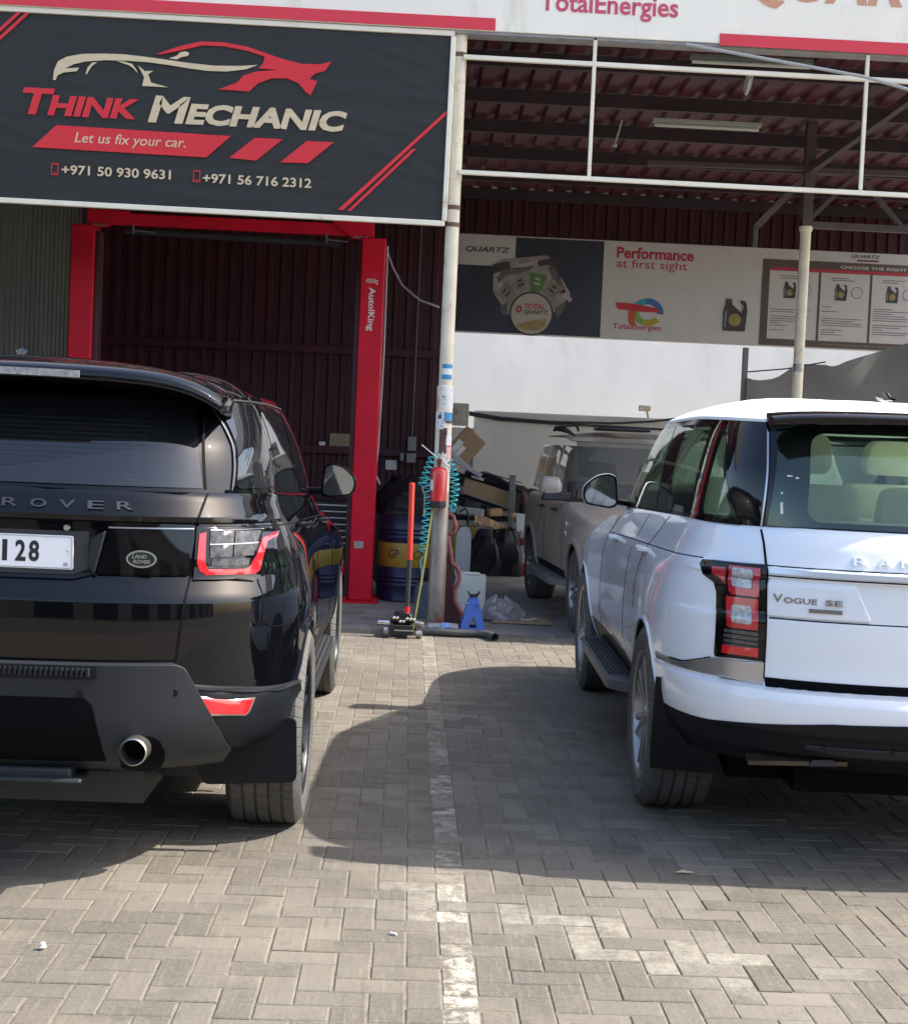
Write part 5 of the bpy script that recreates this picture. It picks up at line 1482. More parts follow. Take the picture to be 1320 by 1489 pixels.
    mb.loft(rings, cap0=True, cap1=True); c.P("roof_aerial", mb, gloss_black, sharp=50)
    return root

# ---------------- dusty car inside the right bay, nose towards us
def dusty_shells():
    top = pchip([(-1.0, 1.16), (0, 1.165), (1.4, 1.15), (1.95, 1.14), (2.15, 1.10), (2.6, 1.07), (3.3, 1.03), (3.7, .98)])
    zf = lambda l, y: l if l <= .9 else .9 + (l - .9) * (top(y) - .9) / .26
    li = lambda z, y: z if z <= .9 else .9 + (z - .9) * .26 / (top(y) - .9)
    W = pchip([(.35, .88), (.45, .93), (.6, .945), (.95, .945), (1.08, .925), (1.13, .905), (1.155, .88), (1.16, .87)])
    YR = lin([(.35, -.85), (.5, -.98), (.6, -1.0), (.7, -.97), (1.16, -.93)])
    YF = pchip([(.35, 3.60), (.5, 3.74), (.7, 3.75), (.95, 3.70), (1.10, 3.65), (1.16, 3.58)])
    fl = lambda y, l: (.035 * (G(y, 0, .5) + G(y, 2.885, .5))) * max(0, min(1, (1.0 - l) / .15)) * max(0, min(1, (l - .35) / .15))
    lo = Shell(W, YR, YF, .5, 4.0, .6, 3.4, zf, li, fl)
    zr = pchip([(-.9, 1.80), (.6, 1.80), (.9, 1.76), (2.0, 1.72)])
    gz = lambda l, y: top(y) - .004 + l * (zr(y) - top(y) + .004)
    gl = lambda z, y: (z - top(y) + .004) / (zr(y) - top(y) + .004)
    ghs = Shell(pchip([(0, .868), (.5, .82), (1, .73)]), pchip([(0, -.92), (1, -.85)]), pchip([(0, 2.10), (.5, 1.80), (1, 1.48)]), .5, 5, .55, 4.0, gz, gl)
    return lo, ghs

def dusty_car():
    root = thing("parked_car", "dusty taupe boxy off-roader parked nose out in the right bay behind the white car", "car", (2.165, 14.45, 0), R(183.0), "cars parked at the workshop", .93)
    low, gh = dusty_shells(); c = Car(root, low, gh, 'd')
    lv = [.35, .42, .50, .56, .60, .66, .72, .78, .84, .90, .95, 1.0, 1.04, 1.08, 1.11, 1.135, 1.15, 1.16]
    c.body(lv, [pd, trim_dark, black_pl], lambda l: 1 if l < .52 else 0, 1.95, 2, arch_y=(0, 2.885), arch_r=.44, crown=.015)
    op = [('xz', rnd_poly([(-.75, 1.20), (.75, 1.20), (.68, 1.71), (-.68, 1.71)], .05), .9, 2.6), ('xz', rnd_poly([(-.66, 1.20), (.66, 1.20), (.6, 1.68), (-.6, 1.68)], .05), -1.5, -.5)]
    wins = [[(-.72, 1.22), (-.05, 1.21), (-.05, 1.68), (-.68, 1.70)], [(.0, 1.21), (.80, 1.20), (.80, 1.69), (.0, 1.69)], [(.92, 1.20), (1.88, 1.18), (1.52, 1.66), (.92, 1.69)]]
    for sg in (-1, 1):
        for w_ in wins: op.append(('yz', rnd_poly(w_, .04), sg * .4, sg * 1.1))
    c.greenhouse(pd, openings=op)
    c.roof(pd, crown=.055, yc=.4, pw=2.6)
    mb = MB(); patch(mb, [(-.79, 1.175), (.79, 1.175), (.71, 1.735), (-.71, 1.735)], c.fg, .001, .004, -1, db=.05, da=.06); c.P("windscreen", mb, glass_dusty, sharp=30)
    mb = MB(); patch(mb, [(-.69, 1.185), (.69, 1.185), (.62, 1.70), (-.62, 1.70)], c.rg, .001, .004, 1, db=.05, da=.06); c.P("rear_window", mb, glass_dusty, sharp=30)
    for sg in (-1, 1):
        for w_ in wins: c.side_patch("side_window", w_, glass_dusty, sg, .001, .004, sharp=30, db=.06, da=.06)
        S = lambda y, z: c.sl(y, z, sg)
        mb = MB()
        for pts in ([(.48, .75), (.55, .95), (.50, 1.14)], [(.86, 1.14), (.86, .52)], [(2.05, 1.10), (2.05, .52)]): c.seam(mb, pts, S, .008, .002, 10, sg)
        c.P("door_gap", mb, seam_m)
        for hy in (.5, 1.35): c.handle(sg, hy + .15, 1.05, black_pl)
        mb = MB(); z0 = 1.19
        f = [(sg * a, b) for a, b in rnd_poly([(.93, z0), (1.13, z0 - .01), (1.15, z0 + .10), (1.12, z0 + .19), (.96, z0 + .19), (.92, z0 + .10)], .03)]
        cx, cz = sg * 1.03, z0 + .09
        mb.loft([[(cx + (a - cx) * k, 1.72 + dy, cz + (b - cz) * k) for a, b in f] for k, dy in ((1, 0), (1, .06), (.9, .11), (.6, .135))], cap0=True, cap1=True)
        mr_ = c.P("door_mirror", mb, pd, sharp=50)
        mb = MB(); mb.box(min(sg * .84, sg * 1.12), max(sg * .84, sg * 1.12), 1.715, 1.85, z0 - .045, z0 + .045); c.P("mirror_arm", mb, black_pl, mr_, bevel=.015)
        for ay in (0, 2.885):
            c.wheel(sg, ay, .965, style=2, r=.385, w=.26, rim=.25)
            mb = MB(); P = []; N = []
            for k in range(31):
                a = R(-10 + 200 * k / 30); y = ay + .455 * math.cos(a); zz = .375 + .455 * math.sin(a)
                P.append((sg * (low.side(y, zz) + .006), y, zz)); N.append((sg, 0, 0))
            ribbon(mb, P, N, .055, .010); c.P("arch_trim", mb, pd, sharp=40)
        mb = MB(); mb.prism(rnd_poly([(.45, .84), (.60, 1.08), (2.20, 1.08), (2.38, .84)], .07), .36, .42, 'xy'); mb.v = [(sg * y, x, z) for x, y, z in mb.v]
        c.P("running_board", mb, M("dusty_board", (.16, .15, .14), .6, var=.2) if "dusty_board" not in bpy.data.materials else bpy.data.materials["dusty_board"], bevel=.012)
        # fender vent, headlight
        mb = MB()
        for k in range(2): p = S(2.30, .93 - .10 * k); mb.obox((p.x + sg * .004, 2.30, .94 - .09 * k), (.02, .06, .055))
        c.P("fender_vent", mb, chrome, bevel=.006)
        mb = MB(); mb.prism(rnd_poly([(sg * .56, .82), (sg * .86, .84), (sg * .84, 1.0), (sg * .58, .98)], .02), 3.45, 3.665); c.P("headlight", mb, lens_clear, bevel=.01)
        mb = MB(); mb.tube([(sg * .66, -.6, 1.86), (sg * .66, -.5, 1.905), (sg * .66, .9, 1.905), (sg * .66, 1.02, 1.85)], .014, 8); c.P("roof_rail", mb, black_pl)
        mb = MB(); mb.tube([(sg * .72, 1.20, 1.79), (sg * .78, 1.15, 1.83), (sg * .84, 1.08, 1.86), (sg * .90, .98, 1.85)], [.010, .022, .034, .014], 8); c.P("rain_shield", mb, black_pl, sharp=60)
    mb = MB(); mb.box(-.52, .52, 3.60, 3.66, .84, .98); c.P("grille", mb, black_pl, bevel=.01)
    mb = MB(); mb.box(-.12, .42, .55, .95, 1.862, 1.905); c.P("roof_box", mb, black_pl, bevel=.02)
    mb = MB(); mb.box(-.74, .74, 1.70, 2.05, 1.08, 1.15); c.P("dashboard", mb, black_pl, bevel=.03)
    c.seats(M("dusty_seat", (.10, .09, .085), .8), 1.12, .15, 1.0)
    return root
black_car()
white_car()
dusty_car()
# ------------------------------------------------------------------ two post lift
def lift():
    t = thing("vehicle_lift", "red two post vehicle lift with overhead beam in the left bay", "vehicle lift", (-1.77, 13.3, 0))
    for nm, x0, x1, sg in (("column", -3.225, -3.01, 1), ("column", -.528, -.305, -1)):
        mb = MB()
        # C shaped column open towards the bay
        a, b = (x0, x1)
        prof = [(a, 13.3), (b, 13.3), (b, 13.58), (a, 13.58)]
        mb.prism(prof, .02, 3.43, 'xy')
        col = part(nm, mb, red_paint, t, bevel=.012)
        mb = MB()
        if sg > 0: mb.box(b + .001, b + .045, 13.36, 13.52, .03, 3.38)
        else: mb.box(a - .045, a - .001, 13.36, 13.52, .03, 3.38)
        part("carriage_rail", mb, M("rail_dark", (.05, .008, .012), .5) if "rail_dark" not in bpy.data.materials else bpy.data.materials["rail_dark"], t, bevel=.004)
        mb = MB(); mb.box(a - .06, b + .06, 13.22, 13.70, .001, .02)
        for q in (13.25, 13.67):
            for xx in (a - .03, b + .03): mb.lathe([(.014, .02), (.014, .05)], 8, (xx, q, 0))
        part("base_plate", mb, red_paint, t, sharp=30)
    mb = MB(); mb.box(-2.93, -.50, 13.38, 13.46, 3.45, 3.56); part("overhead_beam", mb, red_paint, t, bevel=.006)
    for sg, xa in ((1, -3.09), (-1, -.42)):
        mb = MB(); mb.prism([(xa, 3.44), (xa, 3.585), (xa + sg * .40, 3.572), (xa + sg * .30, 3.50), (xa + sg * .20, 3.42), (xa + sg * .08, 3.41)], 13.34, 13.375)
        part("gusset", mb, red_paint, t, bevel=.004)
        for k in range(5):
            mb = MB(); mb.lathe([(.012, -.012), (.012, 0)], 8, (xa + sg * (.06 + .028 * k), 13.338, 3.435 - .006 * (k % 2)), 'y'); part("bolt", mb, steel, t)
    mb = MB(); mb.tube([(-2.75, 13.42, 3.40), (-.75, 13.42, 3.37)], .03, 10); part("padded_bar", mb, rubber, t)
    for x in (-2.66, -.86):
        mb = MB(); mb.tube([(x, 13.36, 3.40), (x + .20, 13.34, 3.385)], .007, 6); mb.box(x - .01, x + .005, 13.35, 13.37, 3.37, 3.46); part("switch_lever", mb, silver, t)
    mb = MB(); mb.prism(rnd_poly([(-.488, .515), (-.400, .515), (-.400, .582), (-.488, .582)], .01), 13.29, 13.2985); part("rating_plate", mb, silver, t, sharp=None)
    off = t.location
    tx = M("lift_lettering", (.70, .66, .64), .5)
    o = text("lettering", "AutolKing", 0, 0, 0, tx, t, w=.405, h=.078, bold=.02)
    o.location = Vector((-.462, 13.297, 2.968)) - off; o.rotation_euler = (0, R(90), 0)
    text("lettering", "4000kg", -.478, 2.995, 13.297, tx, t, w=.115, h=.055, bold=.0, off=off)
    # carriage arms folded low by the right column
    for k, (p, q) in enumerate((((-.60, 13.42, .30), (-.78, 13.05, .28)), ((-3.0, 13.4, .30), (-2.6, 13.0, .28)))):
        mb = MB(); mb.bar(p, q, .11, .09); mb.lathe([(.06, .04), (.06, .10)], 14, q); part("lift_arm", mb, red_paint, t, bevel=.006)
    mb = MB(); mb.tube([(-.338, 13.60, 3.40), (-.311, 13.5, 3.374), (-.23, 13.4, 3.17), (-.134, 13.2, 2.99), (.03, 12.6, 2.80), (.19, 11.74, 2.66)], .009, 8)
    tag(mb.build("hanging_cable", M("cable_pale", (.40, .40, .38), .5)), "pale cable sagging from the red lift column to the cream post", "cable")
    mb = MB(); mb.tube([(-.29, 13.45, 3.38), (-.285, 13.45, 2.4), (-.30, 13.45, 1.5), (-.32, 13.46, 1.22), (-.27, 13.44, 1.12)], .009, 8)
    tag(mb.build("drop_cable", bpy.data.materials["cable_pale"]), "pale cable hanging down the right side of the red lift column", "cable")
lift()

# ------------------------------------------------------------------ around the post
def coil(mb, axis, r, turns, tube=.0062, n=16):
    pts = []; A = [Vector(a) for a in axis]; N = turns * n
    L = [0]
    for a, b in zip(A, A[1:]): L.append(L[-1] + (b - a).length)
    for k in range(N + 1):
        d = L[-1] * k / N; i = 0
        while i < len(A) - 2 and d > L[i + 1]: i += 1
        f = (d - L[i]) / (L[i + 1] - L[i]); c = A[i].lerp(A[i + 1], f); t = (A[i + 1] - A[i]).normalized()
        u = t.cross(Vector((0, 1, 0))).normalized(); w = t.cross(u)
        a = 2 * math.pi * k / n; rr = r(k / N) if callable(r) else r
        pts.append(c + (u * math.cos(a) + w * math.sin(a)) * rr)
    mb.tube(pts, tube, 6)
    return pts

def post_things():
    ext_red = M("extinguisher_red", (.60, .018, .022), .22, coat=.6, var=.05)
    e = thing("fire_extinguisher", "red fire extinguisher hanging on the front of the cream post", "fire extinguisher", (.245, 11.50, 1.0))
    x, y = .245, 11.515
    mb = MB(); mb.lathe([(.060, 1.055), (.067, 1.06), (.067, 1.30), (.064, 1.315), (.055, 1.327), (.038, 1.336), (.020, 1.341)], 32, (x, y, 0)); part("cylinder", mb, ext_red, e)
    mb = MB(); mb.lathe([(.050, 1.005), (.066, 1.008), (.069, 1.03), (.069, 1.062), (.060, 1.064)], 28, (x, y, 0)); part("foot_ring", mb, black_pl, e)
    mb = MB(); mb.lathe([(.014, 1.335), (.014, 1.365), (.020, 1.37), (.020, 1.40), (.010, 1.41)], 16, (x, y, 0)); part("valve", mb, M("valve_dark", (.20, .02, .02), .4), e)
    mb = MB(); mb.bar((x - .02, y, 1.415), (x - .15, y - .03, 1.515), .014, .008); part("lever", mb, paper, e, bevel=.002)
    mb = MB(); mb.bar((x + .02, y - .01, 1.41), (x + .085, y - .03, 1.33), .018, .01); part("nozzle", mb, paper, e, bevel=.002)
    vs = []; fs = []; n = 8
    for rr in (.0672, .0680):
        for z in (1.15, 1.235):
            for k in range(n + 1):
                a = R(-85 + 45 * k / n); vs.append((x + rr * math.sin(a), y - rr * math.cos(a), z))
    N = n + 1
    for k in range(n): fs += [(k, k + 1, N + k + 1, N + k), (2 * N + k, 3 * N + k, 3 * N + k + 1, 2 * N + k + 1), (k, 2 * N + k, 2 * N + k + 1, k + 1), (N + k, N + k + 1, 3 * N + k + 1, 3 * N + k)]
    fs += [(0, N, 3 * N, 2 * N), (n, 2 * N - 1, 4 * N - 1, 3 * N - 1)]
    mb = MB(); mb.add(vs, fs); part("instruction_label", mb, paper, e)
    mb = MB(); mb.tube([(x, y + .05, 1.40), (.27, 11.59, 1.44), (.271, 11.60, 1.47)], .008, 8); part("hanger", mb, steel, e)
    teal = M("teal_hose", (.06, .46, .48), .35, coat=.3)
    brass = M("brass", (.50, .40, .22), .35, metal=.9)
    h = thing("coiled_hose", "long teal coiled air hose hanging down the left of the post", "air hose", (.16, 11.55, .4))
    mb = MB(); p = coil(mb, [(.195, 11.56, 1.42), (.150, 11.54, 1.30), (.112, 11.53, 1.17)], .036, 6)
    mb.tube([p[0], (.20, 11.58, 1.44), (.235, 11.585, 1.46)], .0055, 6)
    part("upper_coil", mb, teal, h)
    mb = MB(); p = coil(mb, [(.150, 11.52, 1.24), (.165, 11.51, 1.02), (.145, 11.50, .80), (.137, 11.50, .63)], .030, 13)
    mb.tube([p[-1], (.125, 11.50, .57), (.137, 11.49, .48), (.140, 11.49, .44)], .0055, 6)
    part("lower_coil", mb, teal, h)
    mb = MB(); mb.tube([(.140, 11.49, .445), (.143, 11.49, .37)], .009, 8); part("coupling", mb, brass, h)
    mb = MB(); mb.tube([(.112, 11.53, 1.17), (.137, 11.51, 1.10), (.138, 11.51, .98)], .006, 6); mb.tube([(.138, 11.51, .985), (.139, 11.51, .95)], .010, 8)
    part("coupling", mb, brass, h)
    h2 = thing("coiled_hose", "teal coiled air hose bunched on the right side of the post", "air hose", (.38, 11.55, .98))
    mb = MB(); coil(mb, [(.335, 11.56, 1.40), (.372, 11.54, 1.28), (.385, 11.53, 1.15), (.365, 11.53, 1.0)], lambda f: .020 + .016 * math.sin(f * 3.1), 10)
    part("coil", mb, teal, h2)
    mb = MB(); mb.tube([(.345, 11.53, 1.02), (.375, 11.50, .97), (.40, 11.50, 1.01), (.375, 11.49, 1.05), (.345, 11.5, 1.03), (.36, 11.5, .985), (.395, 11.49, .99)], .0055, 6); part("loose_loop", mb, teal, h2)
    mb = MB(); mb.tube([(.205, 11.57, 1.05), (.198, 11.50, .93), (.165, 11.42, .62), (.125, 11.30, .32), (.085, 11.25, .03)], .0085, 8)
    tag(mb.build("yellow_tube", M("yellow_tube", (.40, .36, .08), .5, var=.2)), "thin yellow green tube leaning on the left of the post down to the floor", "tube")
    # trolley jack
    j = thing("trolley_jack", "black trolley jack with upright red and black handle in front of the post", "trolley jack", (0, 11.1, 0))
    jb = M("jack_black", (.016, .016, .017), .35, var=.3, vscale=30)
    for x in (-.095, .06):
        mb = MB(); mb.prism([(10.92, .035), (11.50, .04), (11.52, .085), (11.30, .12), (11.05, .13), (10.92, .10)], x, x + .022, 'yz'); part("side_plate", mb, jb, j, bevel=.003)
    mb = MB(); mb.box(-.10, .085, 10.905, 10.935, .03, .105); part("end_plate", mb, jb, j, bevel=.004)
    mb = MB(); mb.box(-.062, .088, 10.893, 10.904, .062, .071); part("bright_edge", mb, silver, j)
    for x, yy, rr, w_ in ((-.145, 10.98, .043, .04), (.105, 10.98, .030, .05), (-.12, 11.46, .035, .03), (.09, 11.46, .035, .03)):
        mb = MB(); mb.lathe([(rr * .4, 0), (rr, .003), (rr, w_ - .003), (rr * .4, w_)], 22, (x, yy, rr + .002), 'x'); mb.lathe([(rr * .35, -.004), (rr * .35, w_ + .004)], 12, (x, yy, rr + .002), 'x')
        part("caster", mb, steel, j)
    mb = MB(); mb.box(-.075, .065, 11.02, 11.16, .09, .155); mb.prism([(-.09, .12), (.10, .12), (.06, .185), (.0, .20), (-.05, .17)], 10.99, 11.02); part("pump_block", mb, jb, j, bevel=.006)
    rng = random.Random(2)
    for k in range(7):
        mb = MB(); mb.lathe([(.010, -.012), (.012, -.010), (.012, 0)], 8, (-.07 + .026 * k, 10.985, .125 + .03 * rng.random()), 'y'); part("bolt_head", mb, chrome, j)
    mb = MB(); mb.lathe([(.020, -.09), (.022, -.08), (.022, .0)], 14, (-.105, 10.975, .115), 'x'); part("foot_pedal_knob", mb, chrome, j)
    mb = MB(); mb.bar((-.02, 11.35, .10), (-.02, 11.0, .15), .06, .03); mb.lathe([(.05, .13), (.05, .15), (.04, .152)], 20, (-.02, 11.42, 0)); part("lift_arm_saddle", mb, jb, j, bevel=.004)
    mb = MB(); mb.tube([(.10, 11.0, .115), (.165, 10.99, .105)], .022, 12); part("side_handle", mb, steel, j)
    hr = M("handle_red", (.66, .045, .028), .25, coat=.4, var=.1)
    mb = MB(); mb.tube([(.026, 11.03, .17), (.030, 11.03, .24)], .024, 14); part("handle_socket", mb, ext_red, j)
    mb = MB(); mb.tube([(.030, 11.03, .235), (.034, 11.03, .62)], .0185, 14); part("handle_lower", mb, M("handle_black", (.03, .03, .032), .45, var=.4, vscale=25), j)
    mb = MB(); mb.tube([(.034, 11.03, .61), (.032, 11.03, .80), (.028, 11.03, 1.21), (.028, 11.03, 1.215)], [.022, .0215, .0225, .018], 16); part("handle_grip", mb, hr, j)
    mb = MB(); mb.prism([(-.05, .14), (.10, .14), (.04, .215), (.02, .215)], 11.02, 11.05); part("handle_yoke", mb, jb, j, bevel=.003)
    # grey hose on the ground
    mb = MB(); P = [(.15, 11.17, .035), (.25, 11.16, .036), (.39, 11.14, .034), (.50, 11.15, .034), (.60, 11.16, .036), (.66, 11.12, .036), (.705, 11.05, .034), (.73, 10.98, .032)]
    mb.tube(P, .030, 14, caps=False); mb.tube([(a, b, c) for a, b, c in P], .024, 14, caps=False)
    tag(mb.build("rubber_hose", M("hose_grey", (.085, .085, .085), .6, var=.25, vscale=14)), "dark grey thick rubber hose lying on the ground below the blue stand", "hose")
    b = thing("crushed_bottle", "crushed clear plastic bottle with blue label lying on the ground by the post foot", "bottle", (.34, 11.26, 0))
    clear = M("pet_plastic", (.55, .58, .60), .12, trans=.6, var=.2, vscale=30)
    mb = MB(); mb.tube([(.17, 11.25, .04), (.21, 11.25, .05), (.27, 11.26, .055), (.33, 11.26, .05), (.37, 11.26, .058), (.44, 11.27, .05)], [.022, .040, .034, .042, .036, .040], 9); part("bottle_body", mb, clear, b, sharp=20)
    mb = MB(); mb.tube([(.31, 11.255, .05), (.345, 11.26, .056), (.375, 11.26, .057)], [.0425, .041, .0415], 9); part("bottle_label", mb, M("label_blue", (.16, .30, .60), .4, var=.4, vscale=40), b, sharp=20)
    # jack stand
    s = thing("jack_stand", "blue steel jack stand with black saddle beside the post", "jack stand", (.57, 11.42, 0))
    blu = M("stand_blue", (.045, .12, .42), .38, var=.12, vscale=12, stain=(.10, .10, .14), stain_scale=16, stain_lo=.60, stain_hi=.75)
    cx, cy = .568, 11.44
    def face(sx, sy, name):
        # one sloping side plate with a triangular hole
        def W3(u, f): # u -1..1, f 0..1 height
            w = .112 * (1 - f) + .042 * f
            return (cx + sx * w + (u * w if sx == 0 else 0), cy + sy * w + (u * w if sy == 0 else 0), .27 * f)
        out = [(-1, 0), (-.55, 0), (-.50, .0), (.50, 0), (.55, 0), (1, 0), (1, 1), (-1, 1)]
        q = lambda u, f: Vector(W3(u, f))
        o4 = [q(-1, 0), q(1, 0), q(1, 1), q(-1, 1)]; i3 = [q(-.33, .20), q(.33, .20), q(.10, .50), q(-.10, .50)]
        nn = Vector((sx, sy, .25)).normalized() * .007
        vs = [v for v in o4 + i3] + [v - nn for v in o4 + i3]; fs = []
        for k in range(4):
            k2 = (k + 1) % 4
            fs += [(k, k2, 4 + k2, 4 + k), (8 + k, 12 + k, 12 + k2, 8 + k2), (k, 8 + k, 8 + k2, k2), (4 + k, 4 + k2, 12 + k2, 12 + k)]
        mb = MB(); mb.add(vs, fs); part(name, mb, blu, s, sharp=20)
    for sx, sy in ((0, -1), (0, 1), (1, 0), (-1, 0)): face(sx, sy, "leg_plate")
    mb = MB(); mb.box(cx - .040, cx + .040, cy - .040, cy + .040, .262, .285); mb.lathe([(.030, .285), (.030, .30)], 16, (cx, cy, 0)); part("collar", mb, blu, s, bevel=.004)
    mb = MB(); mb.prism([(cx - .052, .335), (cx - .048, .345), (cx - .025, .318), (cx + .025, .318), (cx + .05, .345), (cx + .054, .335), (cx + .03, .295), (cx - .03, .295)], cy - .03, cy + .03); part("saddle", mb, jb, s, bevel=.003)
    mb = MB(); mb.tube([(cx - .07, cy - .045, .24), (cx - .03, cy - .05, .242)], .007, 8); part("pawl_lever", mb, steel, s)
    mb = MB(); mb.lathe([(.014, -.02), (.016, 0)], 12, (cx + .035, cy - .058, .235), 'y'); part("pivot_bolt", mb, blu, s)
    # bent rusty red tube and plate
    r = thing("engine_cradle", "faded red bent tube cradle standing upright behind the right of the post", "steel cradle", (.40, 11.8, 0))
    fr = M("faded_red", (.30, .085, .08), .6, var=.3, vscale=14, stain=(.12, .06, .05), stain_scale=10, stain_lo=.52, stain_hi=.7)
    mb = MB(); mb.tube([(.30, 11.80, .93), (.355, 11.78, .945), (.385, 11.77, .93), (.412, 11.76, .85), (.405, 11.76, .80), (.345, 11.77, .765), (.375, 11.75, .64), (.392, 11.75, .535), (.435, 11.75, .505), (.452, 11.75, .47), (.462, 11.75, .40), (.425, 11.75, .31), (.430, 11.75, .22), (.485, 11.74, .13), (.505, 11.74, .09), (.500, 11.74, .02)], .0175, 10); part("tube", mb, fr, r)
    mb = MB(); mb.prism([(.30, .0), (.49, .0), (.48, .12), (.42, .20), (.405, .33), (.43, .42), (.39, .50), (.36, .62), (.30, .74)], 11.79, 11.81); part("plate", mb, M("dark_red_plate", (.075, .022, .022), .6, var=.3), r, bevel=.002)
    # jerrycan
    c = thing("jerrycan", "white plastic jerrycan standing behind the blue jack stand", "jerrycan", (.60, 12.5, 0))
    wp = M("jerry_white", (.56, .56, .52), .5, var=.08, vscale=6, stain=(.30, .28, .25), stain_scale=7, stain_lo=.56, stain_hi=.75)
    mb = MB(); mb.prism(rnd_poly([(.46, 12.42), (.725, 12.42), (.725, 12.68), (.46, 12.68)], .035), .005, .375, 'xy'); part("body", mb, wp, c, bevel=.022, seg=3)
    mb = MB(); mb.tube([(.52, 12.47, .375), (.53, 12.47, .395), (.66, 12.47, .395), (.67, 12.47, .375)], .012, 8); part("handle", mb, wp, c)
    mb = MB(); mb.lathe([(.026, .37), (.026, .40), (.02, .402)], 14, (.50, 12.6, 0)); part("cap", mb, wp, c)
    # oblong grey panel
    mb = MB(); pr = rnd_poly([(.46, .05), (.60, .05), (.60, .70), (.575, .78), (.50, .78), (.46, .70)], .05); mb.prism(pr, 12.95, 13.0)
    tag(mb.build("grey_panel", M("grey_panel", (.27, .275, .265), .6, var=.1), bevel=.012), "pale grey rounded panel leaning upright behind the red bent tube", "panel")
    # plastic bag on cardboard
    mb = MB(); mb.prism([(.77, 12.10), (1.30, 12.08), (1.27, 12.52), (.80, 12.50)], .006, .022, 'xy')
    tag(mb.build("cardboard_sheet", cardboard, bevel=.003), "flat brown cardboard sheet on the floor under the clear plastic bag", "cardboard")
    mb = MB(); rng = random.Random(9); nu, nv = 72, 26; vs = []; fs = []
    for i in range(nv + 1):
        f = i / nv
        for k in range(nu):
            a = 2 * math.pi * k / nu
            rr = (1 - .78 * f ** 1.5) * (1 + .16 * math.sin(a * 3 + f * 5) + .09 * abs(math.sin(a * 5 - f * 7)) + .05 * abs(math.sin(a * 11 + f * 13)) + .012 * rng.uniform(-1, 1))
            vs.append((.865 + .185 * rr * math.cos(a) - .02 * f, 12.30 + .15 * rr * math.sin(a), .024 + .19 * f ** .8 * (1 + .10 * math.sin(a * 2 + 1) + .05 * math.sin(a * 6 + f * 4))))
    for i in range(nv):
        for k in range(nu): fs.append((i * nu + k, i * nu + (k + 1) % nu, (i + 1) * nu + (k + 1) % nu, (i + 1) * nu + k))
    fs += [tuple(range(nu - 1, -1, -1)), tuple(nv * nu + k for k in range(nu))]
    mb.add(vs, fs)
    tag(mb.build("plastic_bag", glass("bag_film", (.75, .73, .74), opacity=.45, dark=(.40, .37, .37), rough=.12), sharp=40), "crumpled clear plastic bag lying on the cardboard sheet", "bag")
    mb = MB()
    for q in range(2): mb.obox((1.07 + .08 * q, 12.25 + .04 * q, .027 + .004 * q), (.10, .06, .006), (0, .06, .4 + q))
    tag(mb.build("paper_scraps", paper, bevel=.001), "torn white paper lying on the cardboard sheet beside the bag", "litter")
post_things()

